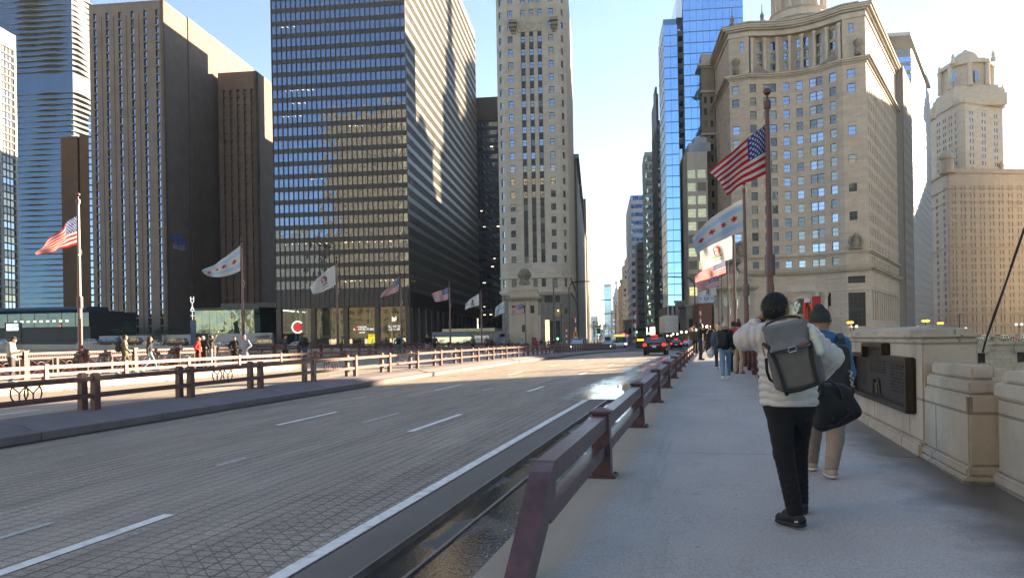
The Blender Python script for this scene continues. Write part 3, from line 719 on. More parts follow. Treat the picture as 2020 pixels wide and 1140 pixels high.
mb = MB(); mb.box(2.27, 2.30, ta, tb, zb, zt); mb.box(2.272, 2.298, tc_, td, zt-.01, ztt); bbuild(mb, 'face', BRZ, R5)
fr = MB(); F = lambda y0, y1, z0, z1: fr.bbox(2.19, 2.30, y0, y1, z0, z1, .012)
F(ta, ta+.09, zb, zt); F(tb-.09, tb, zb, zt); F(ta+.02, tb-.02, zb-.015, zb+.055); F(ta+.02, tc_+.05, zt-.04, zt+.02); F(td-.05, tb-.02, zt-.04, zt+.02); F(tc_, td, ztt-.04, ztt+.02); F(tc_, tc_+.07, zt+.01, ztt-.01); F(td-.07, td, zt+.01, ztt-.01)
bbuild(fr, 'frame', BRZ2, R5)
rl = MB(); r = random.Random(8)
for (y0, y1, z0, z1, rows) in ((9.85, 10.85, z9+.62, z9+.98, 9), (11.1, 12.2, z9+.82, z9+1.16, 9), (12.4, 13.1, z9+.60, z9+.98, 10)):
    for i in range(rows):
        z = z1-(z1-z0)*i/rows; y = y0+r.random()*.05
        while y < y1-.03:
            w = r.uniform(.02, .09); rl.box(2.263, 2.271, y, min(y+w, y1), z-.014, z+.006); y += w+.02
rl.tube([(2.262, 11.45, z9+.55), (2.262, 11.5, z9+.72), (2.262, 11.62, z9+.76)], .022, 6); rl.tube([(2.262, 11.62, z9+.54), (2.262, 11.66, z9+.70)], .03, 6); rl.tube([(2.262, 11.85, z9+.54), (2.262, 11.80, z9+.74)], .026, 6); rl.box(2.26, 2.272, 11.3, 12.05, z9+.52, z9+.56)
bbuild(rl, 'relief', BRZ, R5)
#@@SECTION3
# ------------------------------------------------------------------ buildings
V3 = lambda p, z=0: Vector((p[0], p[1], z))
def bldg(name, label, p, cat='building', group=None): return thing(name, label, cat, V3(p, -.5), group)
def off(p, d, k): return Vector((p[0]+d[0]*k, p[1]+d[1]*k))

# --- black steel tower over the glass lobby
A = P2(541, 400, 232.66); c_ = P2(805, 400, 228); A = hit(c_, E1, 541); R_ = hit(c_, E2, 939, 200)
ZT = 146.; ZL = 13.2
root = bldg('black_tower', 'dark steel and glass office tower with a tall glazed lobby and street letters', c_)
mb = MB(); pl = rect(A, c_, (R_-c_).length); q = core(root, pl, ZL, ZT, BLACKST, inset=.55)
lob = [off(off(A, E2, 16), E1, 3), off(off(c_, E2, 16), E1, -8), off(off(c_, E2, 120), E1, -8), off(off(A, E2, 120), E1, 3)]
q.prism(lob, -1, ZL)
q.prism([off(off(p, E1, a), E2, b) for p, a, b in ((A, .2, .2), (c_, -.2, .2), (R_, -.2, -.2), (off(A, E2, (R_-c_).length), .2, -.2))], ZL-.8, ZL-.05)
wall = q
nfl = int((ZT-ZL-3.6)/3.9)
for (a, b, gl) in ((A, c_, W_BLACK), (c_, R_, W_SIDE)):
    d = (b-a).normalized(); n = Vector((d.y, -d.x))
    wall.obox(V3(a, ZL-.6), V3(b)-V3(a), -V3(n)*.6, (0, 0, 4.2))
    curtain(root, a, b, ZL+3.6, ZL+3.6+nfl*3.9, 3.9, 2.45, 1.53, BLACKST if gl is W_BLACK else M('sunlit_fin', (.11, .09, .07), .42, .25, var=.1, vs=.3), gl, finw=.17, find=.24 if gl is W_BLACK else .045, wall=wall if gl is W_BLACK else None)  # side steel coloured lighter and warmer to imitate the sun on it
    wall.obox(V3(a, ZL+3.6+nfl*3.9), V3(b)-V3(a), -V3(n)*.6, (0, 0, 3.))
    f = MB(); L_ = (b-a).length
    for j in range(int(L_/1.53)+1): f.obox(V3(a, ZL-.55)+V3(d)*(j*1.53), V3(d)*.14, V3(n)*.16, (0, 0, 4.2))
    f.build('fins', BLACKST, root)
wall.build('wall', BLACKST, root)
Lf = (c_-A).length
for px in (549.5, 617, 681.5, 743.5, 808):
    u = (hit(A, E1, px, 650)-A).length-.75
    m_ = MB(); m_.obox(V3(off(A, E1, min(u, Lf-1.5)), -.6)+V3(E2)*.25, V3(E1)*1.5, V3(E2)*1.3, (0, 0, ZL-.2)); m_.build('column', BRONZE, root)
for k in range(1, 14):
    m_ = MB(); m_.obox(V3(off(c_, E2, k*9.8), -.6)-V3(E1)*1.5, V3(E1)*1.4, V3(E2)*1.3, (0, 0, ZL-.2)); m_.build('column', BRONZE, root)
GLB = glass('lobby_pane', (.7, .8, .82), (.02, .03, .03), .12, wob=.01, wsc=.4, see=.9)
for i, (p0, p1) in enumerate(((556, 611), (623, 676), (688, 739), (749, 803))):
    a = hit(A, E1, p0, 650); b = hit(A, E1, p1, 650); m_ = MB(); o = V3(E2)*.8
    m_.quad(V3(a, -.5)+o, V3(b, -.5)+o, V3(b, ZL-.6)+o, V3(a, ZL-.6)+o); m_.build('window', GLB, root)
    m_ = MB()
    for k in range(1, 4): m_.obox(V3(a, -.5)+o*1.02+(V3(b)-V3(a))*(k/4), V3(E1)*.1, V3(E2)*.14, (0, 0, ZL))
    for z in (4.6, 7.4): m_.obox(V3(a, z)+o*1.01, V3(b)-V3(a), V3(E2)*.12, (0, 0, .1))
    m_.build('mullions', DARKM, root)
for k in range(0, 12):
    a = off(c_, E2, .8+k*9.8+1.0); b = off(a, E2, 7.6); o = -V3(E1)*.8; m_ = MB()
    m_.quad(V3(a, -.5)+o, V3(b, -.5)+o, V3(b, ZL-.6)+o, V3(a, ZL-.6)+o); m_.build('window', GLB if k < 3 else W_DARK, root)
m_ = MB(); m_.obox(V3(off(off(A, E1, .4), E2, 1.2), -.5), V3(E1)*.3, V3(E2)*15, (0, 0, ZL-.8)); m_.build('side_wall', M('dark_teal_wall', (.045, .075, .075), .5, var=.3, vs=.4), root)
m_ = MB(); inn = off(A, E2, 13)          # lobby interior: mezzanine, pale columns, back wall panels, warm doors
m_.obox(V3(off(inn, E1, .5), -.5), V3(E1)*(Lf-8), V3(E2)*.3, (0, 0, ZL-1)); m_.build('back_wall', M('lobby_wall', (.10, .13, .125), .6, var=.3, vs=.3), root)
m_ = MB(); m_.obox(V3(off(A, E2, 4), 3.4)+V3(E1)*12, V3(E1)*20, V3(E2)*9, (0, 0, .8)); m_.obox(V3(off(A, E2, 5), -.5)+V3(E1)*2, V3(E1)*38, V3(E2)*9, (0, 0, .1))
m_.build('mezzanine', M('lobby_slab', (.30, .32, .31), .6), root)
r = random.Random(2)
for u in (2.3, 4.2, 5.8, 8.1, 14, 15.8, 17.4, 27.6, 34, 38.6): 
    m_ = MB(); m_.obox(V3(off(off(A, E1, u), E2, r.uniform(3, 9)), -.5), V3(E1)*.45, V3(E2)*.5, (0, 0, ZL)); m_.build('inner_column', M('pale_green_column', (.55, .66, .62), .6), root)
for u, h in ((26.2, 8.4), (28.3, 8.6), (32.6, 9.2)):       # slim white models standing in the lobby
    m_ = MB(); p = off(off(A, E1, u), E2, 3); m_.lathe(V3(p, -.3), [(.5, 0), (.55, h*.5), (.4, h*.8), (.02, h)], 12); m_.build('display_model', WHITEC, root, smooth=True)
for u, w in ((25.2, 4.6), (33.8, 5.0), (14.5, 2.4), (19, 2.8)):
    m_ = MB(); m_.obox(V3(off(off(A, E1, u), E2, 6), -.3), V3(E1)*w, V3(E2)*.2, (0, 0, 3.2)); m_.build('lit_doorway', M('lit_doorway_m', (1, .78, .5), emis=.42, var=.5, vs=1.5), root)
CLM = M('dim_ceiling_light', (1, .80, .52), emis=1.5, var=0)
for (side, fl, u0, n, st) in ((0, 31, 2, 4, 1.6), (0, 30, 9, 3, 2.4), (0, 29, 3, 4, 1.5), (0, 29, 20, 3, 1.2), (0, 20, 3, 3, 2.), (0, 15, 4, 6, 1.7), (0, 14, 6, 3, 2.), (0, 13, 3, 5, 1.4), (0, 8, 12, 3, 1.6), (0, 3, 3, 7, 2.2), (0, 3, 22, 7, 2.3), (0, 0, 22, 4, 1.4), (0, 0, 33, 4, 1.2), (1, 0, 3, 4, 3.2), (1, 1, 14, 2, 3), (0, 12, 24, 3, 1.8)):
    for k in range(n):
        zf = ZL+3.6+fl*3.9+3.55; u = u0+k*st+r.uniform(-.2, .2)
        a, d = (off(off(c_, E2, u), E1, -.06), E2) if side else (off(off(A, E1, u), E2, .085), E1)
        m_ = MB(); w = r.choice([.35, .5, .8]); dz = r.choice([0, -.3, -.18])
        m_.add([V3(a, zf), V3(a, zf)+V3(d)*w+Vector((0, 0, dz)), V3(a, zf+.08)+V3(d)*w+Vector((0, 0, dz)), V3(a, zf+.08)], [(0, 1, 2, 3)]); m_.build('ceiling_lamp', CLM, root)
# lobby signs
s_ = thing('letter_sign', 'large white letter C around a red disc behind the lobby glass', 'sign', V3(hit(A, E1, 586, 650), 5.5))
o = V3(hit(A, E1, 586, 645), 0)+V3(E2)*.6; zc = at(586, 645, o.y).z; m_ = MB(); R0 = 1.95; pts = []
for q in range(25):
    a = rad(42+q*(276/24)); pts.append(a)
for a0, a1 in zip(pts, pts[1:]):
    v = [o+V3(E1)*(rr*math.cos(a))+Vector((0, 0, zc+rr*math.sin(a))) for a, rr in ((a0, R0-.45), (a0, R0), (a1, R0), (a1, R0-.45))]
    m_.extr(v, -V3(E2)*.25)
m_.build('letter', M('sign_white', (.8, .8, .78), emis=.35, var=0), s_)
m_ = MB(); m_.extr([o+V3(E1)*(1.02*math.cos(q*.2618))+Vector((0, 0, zc+1.02*math.sin(q*.2618))) for q in range(24)], -V3(E2)*.3); m_.build('disc', M('sign_red', (.85, .01, .02), emis=.5, var=0), s_)
SW = M('sign_letters', (.75, .76, .76), emis=.35, var=0); SRD = M('sign_letters_red', (.8, .03, .02), emis=.3, var=0)
def ftext(nm, body, px, py, size, mat, root, dz=0, dpt=.6, bold=.01, align='CENTER'):
    p = hit(A, E1, px, py); return text(nm, body, size, mat, root, V3(p, at(px, py, p.y).z)+V3(E2)*dpt, E1, .04, bold, align)
s_ = thing('lobby_sign', 'white sign on the lobby glass reading CHICAGO ARCHITECTURE CENTER', 'sign', V3(hit(A, E1, 713, 650), 4))
ftext('lettering', 'CHICAGO', 713, 646, .62, SW, s_); ftext('lettering', 'CENTER', 713, 657, .55, SW, s_)
ftext('lettering', 'A', 697.6, 651.4, .95, SW, s_); ftext('lettering', 'RC', 703.4, 651.4, .95, SRD, s_); ftext('lettering', 'HITECTURE', 721, 651.4, .95, SW, s_)
s_ = thing('lobby_sign', 'white emblem over the words ILLINOIS CENTER on the right lobby bay', 'sign', V3(hit(A, E1, 777, 650), 5))
ftext('lettering', 'ILLINOIS', 777, 645.5, .95, SW, s_); ftext('lettering', 'CENTER', 777, 651.5, .95, SW, s_)
m_ = MB()
for k, (u0, u1) in enumerate(((-.75, -.5), (-.38, -.12), (0, .22), (.36, .62))):
    p = V3(hit(A, E1, 777, 630), 0)+V3(E2)*.6; z0 = at(777, 634, p.y).z; m_.obox(p+V3(E1)*u0+Vector((0, 0, z0+[0, .1, 0, .25][k])), V3(E1)*(u1-u0), -V3(E2)*.1, (0, 0, [1.5, 1.1, 1.2, 1.25][k]))
m_.build('emblem', SW, s_)
s_ = thing('yellow_banner', 'bright yellow poster headed SHIFT beside the lobby doors', 'banner', V3(hit(A, E1, 733, 670), 0))
p0 = hit(A, E1, 725.5, 670); p1 = hit(A, E1, 740, 670); za = at(733, 683, p0.y).z; zb = at(733, 659, p0.y).z; m_ = MB()
m_.obox(V3(p0, za)+V3(E2)*.5, V3(p1)-V3(p0), -V3(E2)*.12, (0, 0, zb-za)); m_.build('board', M('yellow_board', (.85, .72, .02), emis=.25, var=0), s_)
t_ = text('lettering', 'SHIFT', .85, M('olive_ink', (.35, .3, .02), var=0), s_, V3(hit(A, E1, 732.6, 664), at(733, 664, p0.y).z)+V3(E2)*.33, E1, .02)
m_ = MB(); cc = V3(hit(A, E1, 733, 673), at(733, 675, p0.y).z)+V3(E2)*.34
for (dx, dz, w, h) in ((-.9, -.9, .8, .3), (-.2, -.5, .5, .9), (.1, .2, .35, .9), (-.6, .0, .3, .2)): m_.obox(cc+V3(E1)*dx+Vector((0, 0, dz)), V3(E1)*w, -V3(E2)*.04, (0, 0, h))
m_.build('picture', WHITEP, s_)

# --- darker twin behind it
a = P2(938, 300, 372); b = hit(a, E1, 1010, 300)
root = bldg('dark_tower', 'dark banded office tower seen in the gap behind the black tower', a)
wall = core(root, rect(a, b, 40), -1, 118, BLACKST)
zt_ = at(960, 193, a.y).z; curtain(root, a, b, -1, zt_-10, 3.9, 2.2, 2.2, BLACKST, glass('twin_glass', (.3, .42, .6), (.01, .012, .016), .6, wob=.05, wsc=.2), finw=.12, find=.1, wall=wall, band='window_band')
wall.prism(rect(a, b, 40), zt_-11, zt_); wall.build('wall', BLACKST, root)
for k in range(16):
    u = r.uniform(1, 16); z = -1+3.9*r.choice([3, 4, 7, 9, 10, 13, 14, 16, 24, 25])+3.6; m_ = MB(); m_.obox(V3(off(a, E1, u), z)-V3(E2)*.02, V3(E1)*r.uniform(.5, 1.6), -V3(E2)*.03, (0, 0, .16)); m_.build('ceiling_lamp', LAMP_WW, root)

# --- brown brick hotel slabs
Hc = P2(328, 400, 290); Ha = hit(Hc, E1, 182, 400); H1 = hit(Hc, E2, 370, 60); H2 = hit(Hc, E2, 418, 60)
root = bldg('brown_hotel', 'tall brown brick hotel tower with narrow vertical strips of windows', Hc)
zh = at(323, 0, 290).z; mb = core(root, rect(Ha, Hc, (H2-Hc).length), -1, zh, BROWNB, inset=.9)
Lh = (Hc-Ha).length; cols = []
for px in (202, 228, 254, 279, 306, 333): 
    u = (hit(Hc, E1, (px if px < 1 else px)-0, 300)-Ha).length if px < 328 else Lh-.5
u_ = [Lh*(f) for f in (.075, .245, .415, .585, .755, .915)]
cols = [(u-.62, u+.62) for u in u_]; rows = [(3.6+i*3.1, 3.6+i*3.1+2.55) for i in range(41)]
wn = Wins(root, bars=False)
HW = [glass('hotel_glass', (.35, .45, .75), (.02, .03, .05), .42, wob=.06, wsc=.5), W_BLUE, W_DARK]
facade(mb, wn, Ha, Hc, -1, zh, cols, rows, depth=.8, pick=rpick((.55, .3, .15)))
e = (H1-Hc).length; s2 = (H2-Hc).length
n1 = Vector((E2.y, -E2.x))
mb.obox(V3(Hc, -1), V3(E2)*(e-.5), -V3(n1)*1.2, (0, 0, zh+1)); z2 = at(395, 50, H1.y+8).z
mb.obox(V3(off(Hc, E2, e+.6), -1), V3(E2)*(s2-e-.6), -V3(n1)*1.2, (0, 0, z2+1))
mb.build('wall', BROWNB, root)
m_ = MB()
for u in (.165*Lh, .33*Lh, .50*Lh, .67*Lh): m_.obox(V3(off(Ha, E1, u), -1)-V3(E2)*.03, V3(E1)*.25, V3(E2)*.1, (0, 0, zh-4))
m_.build('brick_joint', M('red_joint', (.07, .03, .022), .9), root)
wn.done(HW)
# sign with blue hexagon on the hotel side
s_ = thing('wall_sign', 'blue hexagon emblem over two lines of grey letters on the brown brick side', 'sign', V3(hit(Hc, E2, 352, 480), 38))
p = hit(Hc, E2, 352, 480)+n1*.05; zc = at(352, 473, p.y).z; m_ = MB()
for k in range(6):
    a0 = rad(60*k+8); a1 = rad(60*k+52); rr = 2.2
    v = [V3(p)+V3(E2)*(q*math.cos(a)*2.3)+Vector((0, 0, zc+q*math.sin(a))) for a, q in ((a0, .9), (a0, rr), (a1, rr), (a1, .9))]; m_.extr(v, V3(n1)*.3)
m_.build('emblem', M('sign_blue', (.02, .06, .25), emis=.06, var=0), s_)
p = hit(Hc, E2, 352, 480)+n1*.15
text('lettering', 'BLUE CROSS', 1.5, M('sign_grey', (.22, .24, .3), emis=.05, var=0), s_, V3(p, at(352, 487, p.y).z), E2, .05)
text('lettering', 'BLUE SHIELD', 1.5, MATS['sign_grey'], s_, V3(p, at(352, 493, p.y).z), E2, .05)

# second slab: stepped back, lower
J0 = H2+n1*1.6; J0 = P2(418, 300, H2.y+.5); Jd = P2(436, 300, 372)
root = bldg('brown_slab', 'lower brown brick slab stepping back behind the hotel tower', J0)
zq = at(418, 68, J0.y).z; K0 = hit(J0, E2, 500, 140); mb = MB()
mb.prism([J0, K0, off(K0, E1, -30), off(J0, E1, -30)], -1, zq); mb.build('wall', BROWNB, root)
Q0 = P2(432, 300, 330); Q1 = hit(Q0, E1, 508, 300); Q2 = hit(Q1, E2, 541, 300)
root = bldg('brown_wing', 'brown brick wing with five deep window slots, next to the black tower', Q1)
zq = at(508, 140, Q1.y).z; mb = core(root, rect(Q0, Q1, 26), -1, zq, BROWNB, inset=1.)
Lq = (Q1-Q0).length; cols = [(Lq*f-.7, Lq*f+.7) for f in (.16, .34, .52, .70, .88)]
wn = Wins(root, bars=False); facade(mb, wn, Q0, Q1, -1, zq, cols, [(4+i*3.1, 4+i*3.1+2.6) for i in range(int((zq-9)/3.1))], depth=1.6, pick=rpick((.2, .2, .6)))
n1 = Vector((E2.y, -E2.x)); mb.obox(V3(Q1, -1), V3(E2)*(Q2-Q1).length*1.2, -V3(n1)*1.2, (0, 0, zq+1)); mb.build('wall', BROWNB, root); wn.done(HW, 60)
a = P2(120, 300, 345); b = hit(a, E1, 186, 300); root = bldg('brown_block', 'shorter plain brown brick block left of the hotel tower', a)
zq = at(150, 270, a.y).z; mb = MB(); m1 = off(a, E1, (b-a).length*.53)
mb.prism(rect(a, off(m1, E1, -.5), 25), -1, zq); mb.prism(rect(off(m1, E1, .5), b, 25), -1, zq+.3); mb.prism(rect(off(a, E2, 2), off(b, E2, 2), 20), -1, zq-1)
mb.build('wall', M('red_brown_brick', (.155, .085, .05), .85, var=.1, vs=.15, bump=.2, bs=10, lines=(3, 3.1, .05, .8)), root)
m_ = MB(); aa = off(b, E1, -2.6)
for i in range(33): m_.obox(V3(aa, 4+i*3.1)-V3(E2)*.03, V3(E1)*1.3, V3(E2)*.2, (0, 0, 2.4))
tag(m_.build('window', W_BLUE, root), kind='stuff')

# --- white gridded tower at the left edge
B0 = Vector((-226.8, 318)); B1 = Vector((-226.0, 350)); root = bldg('gridded_tower', 'white framed grid tower cut by the left edge of the photo', B1)
zt_ = at(42, 72, 350).z; mb = MB(); mb.prism([(-262, 319), (-227.6, 319), (-226.8, 349.4), (-262, 349.4)], -1, zt_-1)
wn = Wins(root, bars=False); L_ = 32.; cols = [(u+.5, u+9.6) for u in (0.3, 10.7, 21.1)]
facade(mb, wn, B0, B1, -1, zt_, cols, [(-1+1.2+i*3.3, -1+i*3.3+3.95) for i in range(int((zt_-1)/3.3)-1)], depth=.7, pick=rpick((.3, .3, .4)))
mb.build('wall', M('white_grid', (.58, .57, .54), .7, var=.06), root)
m_ = MB()
for (u0, u1) in cols:
    for k in (1, 2, 3): m_.obox(V3(off(B0, (B1-B0).normalized(), u0+(u1-u0)*k/4), 0)+Vector((.45, 0, 0)), (0, .12, 0), (-.3, 0, 0), (0, 0, zt_-2))
m_.build('mullions', DARKM, root); wn.done([W_DARK, glass('grid_glass', (.55, .55, .5), (.03, .03, .03), .35, wob=.03), W_BLUE], 100)

# --- tower with rippling balconies
a = P2(-60, 300, 440); b = P2(146, 300, 433); c2 = hit(b, E2, 182, 300); root = bldg('wavy_tower', 'tall glass tower wrapped in rippling white balcony slabs', b)
mb = MB(); mb.prism([a, b, c2, off(a, E2, 60)], -1, 245); mb.build('wall', glass('wavy_glass', (.10, .20, .33), (.012, .025, .04), .30, wob=.12, wsc=.15), root)
SLABM = M('balcony_slab_m', (.15, .17, .165), .7, var=.08); nb = 0
for i in range(76):
    z = 2+i*3.15
    if z > 238: break
    if 47 <= i <= 49: continue
    poly = []; Lx = (b-a).length; dx = (b-a).normalized(); nn = Vector((dx.y, -dx.x)); K = 26
    for k in range(K+1):
        u = Lx*k/K; w = 1.1+1.5*math.sin(u*.13+i*.09)*math.sin(i*.06+1)+.7*math.sin(u*.31-i*.17)
        poly.append(a+dx*u+nn*max(.25, w))
    Ly = (c2-b).length; n2 = Vector((E2.y, -E2.x))
    for k in range(1, 9):
        u = Ly*k/8; w = 1.4+1.2*math.sin(u*.2+i*.15); poly.append(b+E2*u+n2*max(.3, w))
    poly += [c2-n2, b-n2+E2, a+E2]
    m_ = MB(); m_.prism(poly, z, z+.32); m_.build('balcony_slab', SLABM, root)

# --- low glass pavilion and plinths along the left street
a = P2(-90, 640, 255); b = hit(a, E1, 176, 640); root = bldg('glass_pavilion', 'low dark glass pavilion with rounded blue roof edge behind the left flagpole', b, 'pavilion')
z0, z1 = at(90, 610, a.y).z-1, at(90, 607, a.y).z; zz = lambda y: at(90, y, a.y).z
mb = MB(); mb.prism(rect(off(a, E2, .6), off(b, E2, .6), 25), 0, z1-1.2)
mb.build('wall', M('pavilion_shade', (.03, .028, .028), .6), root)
m_ = MB(); pr = [(0, zz(619)), (-.9, zz(617)), (-1.3, zz(613)), (-1., zz(609)), (.3, zz(607)), (10, zz(607)), (10, zz(619))]
m_.extr([V3(off(a, E2, y), z) for y, z in pr], V3(b-a)); m_.build('roof', M('slate_blue_roof', (.03, .055, .085), .4, .3), root)
L_ = (b-a).length
for k in range(10):
    g = MB(); u0 = L_*k/10+.1; u1 = L_*(k+1)/10-.1; g.quad(V3(off(a, E1, u0), zz(646)), V3(off(a, E1, u1), zz(646)), V3(off(a, E1, u1), zz(619)), V3(off(a, E1, u0), zz(619))); g.build('window', glass('pavilion_glass', (.28, .38, .42), (.015, .022, .026), .15, wob=.08, wsc=.3), root)
for k in range(9):
    m_ = MB(); u = L_*.45+k*2.3; m_.obox(V3(off(off(a, E1, u), E2, -.05), zz(636)), V3(E1)*1.0, -V3(E2)*.03, (0, 0, .5)); m_.build('ceiling_lamp', M('soft_lamp', (.9, .95, .8), emis=.9, var=0), root)
s_ = thing('street_screen', 'small lit video screen showing pale blue picture on dark stand', 'screen', V3(P2(24, 650, 200), 1.5)); Y_ = 200
q0 = at(13, 654, Y_); m_ = MB(); m_.box(q0.x-.5, q0.x+3.7, Y_, Y_+.6, 0, at(13, 636, Y_).z); m_.build('stand', DARKM, s_)
scr = bpy.data.materials.new('screen_picture'); scr.use_nodes = True; nt = scr.node_tree; p = nt.nodes['Principled BSDF']; no = nt.nodes.new('ShaderNodeTexNoise'); no.inputs['Scale'].default_value = 1.2
rp = nt.nodes.new('ShaderNodeValToRGB'); rp.color_ramp.elements[0].color = (.05, .25, .8, 1); rp.color_ramp.elements[0].position = .4; rp.color_ramp.elements[1].color = (.75, .85, .95, 1); rp.color_ramp.elements[1].position = .55
tcn = nt.nodes.new('ShaderNodeTexCoord'); nt.links.new(tcn.outputs['Object'], no.inputs['Vector']); nt.links.new(no.outputs['Fac'], rp.inputs[0]); nt.links.new(rp.outputs[0], p.inputs['Emission Color']); p.inputs['Emission Strength'].default_value = .5
m_ = MB(); zb = at(13, 652, Y_).z; m_.box(q0.x+.1, q0.x+3.1, Y_-.1, Y_-.02, zb, zb+1.75); m_.build('screen', scr, s_)
# white plinth walls with openings
PLW = M('pale_plinth', (.40, .385, .35), .8, var=.12, vs=.3, grime=.3, gs=.2)
a = P2(196, 668, 226); b = hit(a, E1, 536, 668); root = thing('plinth_wall', 'pale rendered plinth wall with dark railing openings behind the parked cars', 'wall', V3(a, 1.5))
L_ = (b-a).length; mb = MB(); mb.obox(V3(a, 0), V3(b)-V3(a), V3(E2)*1.2, (0, 0, at(300, 661, 226).z)); mb.build('wall', PLW, root)
for px0, px1 in ((299, 319), (380, 411)):
    u0 = (hit(a, E1, px0, 668)-a).length; u1 = (hit(a, E1, px1, 668)-a).length; m_ = MB(); m_.obox(V3(off(a, E1, u0), 1)-V3(E2)*.04, V3(E1)*(u1-u0), V3(E2)*1.3, (0, 0, at(300, 660, 226).z-.9)); m_.build('gate', M('brown_gate', (.06, .05, .045), .7), root)
# entrance box of the hotel
a = P2(384, 640, 236); b = hit(a, E1, 502, 640); c2 = hit(b, E2, 548, 640); root = bldg('entrance_pavilion', 'glazed entrance hall with deep black roof in front of the brown wing', b, 'pavilion')
zz = lambda y: at(450, y, a.y).z; mb = MB(); rc = rect(off(a, E1, -1), off(b, E1, 1.5), 18); rc2 = rect(a, b, 17)
mb.prism(rc, zz(612), zz(607)); mb.prism(rect(off(off(a, E1, 6), E2, 5), off(off(b, E1, 6), E2, 5), 10), zz(607), zz(597)); mb.build('roof', BLACKST, root)
mb = MB(); mb.prism(rect(off(a, E2, 4), off(b, E2, 4), 12), -.5, zz(612)); mb.build('wall', M('hall_interior', (.07, .06, .05), .7, var=.4, vs=.4), root)
L_ = (b-a).length
for k in range(8):
    g = MB(); u0 = L_*k/8+.04; u1 = L_*(k+1)/8-.04; g.quad(V3(off(a, E1, u0), 0), V3(off(a, E1, u1), 0), V3(off(a, E1, u1), zz(612)), V3(off(a, E1, u0), zz(612))); g.build('window', glass('hall_glass', (.46, .52, .45), (.03, .04, .04), .24, wob=.10, wsc=.35, see=.5), root)
g = MB(); g.quad(V3(b, 0), V3(c2, 0), V3(c2, zz(613)), V3(b, zz(613))); g.build('window', G_TEAL, root)
for px in (431, 442): 
    m_ = MB(); p = P2(px, 653, 239.5); m_.lathe(V3(p, at(px, 655, 239.5).z), [(.1, 0), (.25, .2), (.1, .4)], 8); m_.build('pendant_lamp', LAMP_W, root)
s_ = thing('pylon_sign', 'slender street sign of stacked white letters on blue post', 'sign', V3(P2(380, 655, 222), 1.))
p = P2(381, 655, 222); m_ = MB(); m_.obox(V3(p, .8)-V3(E1)*.8, V3(E1)*1.6, V3(E2)*.3, (0, 0, at(380, 632, 222).z-.8)); m_.build('post', M('blue_grey_post', (.04, .07, .13), .4), s_)
for k, ch in enumerate('HYATT'): text('letter', ch, 1.9, SW, s_, V3(P2(380, 640, 221.5), at(380, 594+k*9.2, 221.5).z), E1, .05, .02)

# --- pale block low between the towers (station entrance)
a = P2(852, 665, 205); b = hit(a, E1, 1006, 665); root = bldg('low_block', 'low tan stone block with pale cornice strip left of the bridge house', a)
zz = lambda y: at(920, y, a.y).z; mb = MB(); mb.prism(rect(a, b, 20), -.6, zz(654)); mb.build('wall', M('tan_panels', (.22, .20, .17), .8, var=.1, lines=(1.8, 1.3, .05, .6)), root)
mb = MB(); mb.prism(rect(off(off(a, E1, 3), E2, -.4), off(off(b, E1, -4), E2, -.4), 20), zz(654), zz(648)); mb.build('cornice', M('gilt_panel', (.45, .40, .27), .4, .2, var=.3, vs=.8), root)
m_ = MB(); p0, p1 = hit(a, E1, 937, 668), hit(a, E1, 964, 668); m_.obox(V3(p0, zz(668))-V3(E2)*.3, V3(p1)-V3(p0), V3(E2)*.5, (0, 0, zz(663)-zz(668))); m_.build('sign_board', M('sign_board_m', (.6, .6, .58), emis=.15, var=0), root)
text('lettering', 'PUBLIC PARKING', .42, DARKM, root, V3(hit(a, E1, 950.5, 667), zz(667))-V3(E2)*.36, E1, .02)
m_ = MB(); m_.obox(V3(p0, -.4)-V3(E2)*.05, V3(p1)-V3(p0), V3(E2)*.1, (0, 0, zz(669)+.4)); m_.build('shutter', M('pale_shutter', (.5, .49, .46), .6), root)
p0, p1 = hit(a, E1, 854, 668), hit(a, E1, 930, 668); m_ = MB(); m_.obox(V3(p0, -.4)-V3(E2)*.2, V3(p1)-V3(p0), V3(E2)*.1, (0, 0, zz(664)+.4)); m_.build('shop_window', glass('shop_glass', (.8, .85, .8), (.18, .2, .18), .3, wob=.05), root)
m_ = MB(); m_.obox(V3(p0, zz(663))-V3(E2)*.3, V3(p1)-V3(p0), V3(E2)*.2, (0, 0, zz(657.5)-zz(663))); m_.build('blue_fascia', M('blue_fascia', (.05, .11, .17), .3, .2), root)

# --- limestone tower by the bridge
T0 = P2(1000, 400, 200); T1 = hit(T0, E1, 1106, 400); bv = 2.6
L0 = T0+Vector((-1, 1)).normalized()*bv*1.1; R0_ = T1+E1*.9*2.2+E2*2.6; Dp = 60
root = bldg('limestone_tower', 'slender cream limestone tower with cut corners and three dark window strips', T0)
fp = [L0, T0, T1, R0_, off(R0_, E2, Dp), off(L0, E2, Dp)]
mb = core(root, fp, -1, 104, STONE, inset=.55); Lf = (T1-T0).length
zf = lambda py: at(1050, py, 199).z
def uu(px): return (hit(T0, E1, px, 400)-T0).length
rows = [(zf(533-25.6*i+13.5-3), zf(533-25.6*i-3)) for i in range(23)]; rows = [(a, a+1.75) for a, b in rows]
top = [(zf(30)-.3, zf(30)+1.6), (zf(5)-.3, zf(5)+1.6)]
cols = [(uu(1012)-.65, uu(1012)+.65)]+[(uu(p)-.55, uu(p)+.55) for p in (1037, 1053.5, 1070)]+[(uu(1092)-.65, uu(1092)+.65)]
ZG = zf(581); wn = Wins(root)
lo = [(zf(566), zf(566)+2.1)]
allr = lo+rows[1:]
def pick_t(c, rr): return 1 if random.random() < .25 else (2 if random.random() < .15 else 0)
facade(mb, wn, T0, T1, ZG, 104, cols, allr, depth=.4, pick=pick_t, skip=lambda c, r_: r_ == 19 and 0 < c < 4)
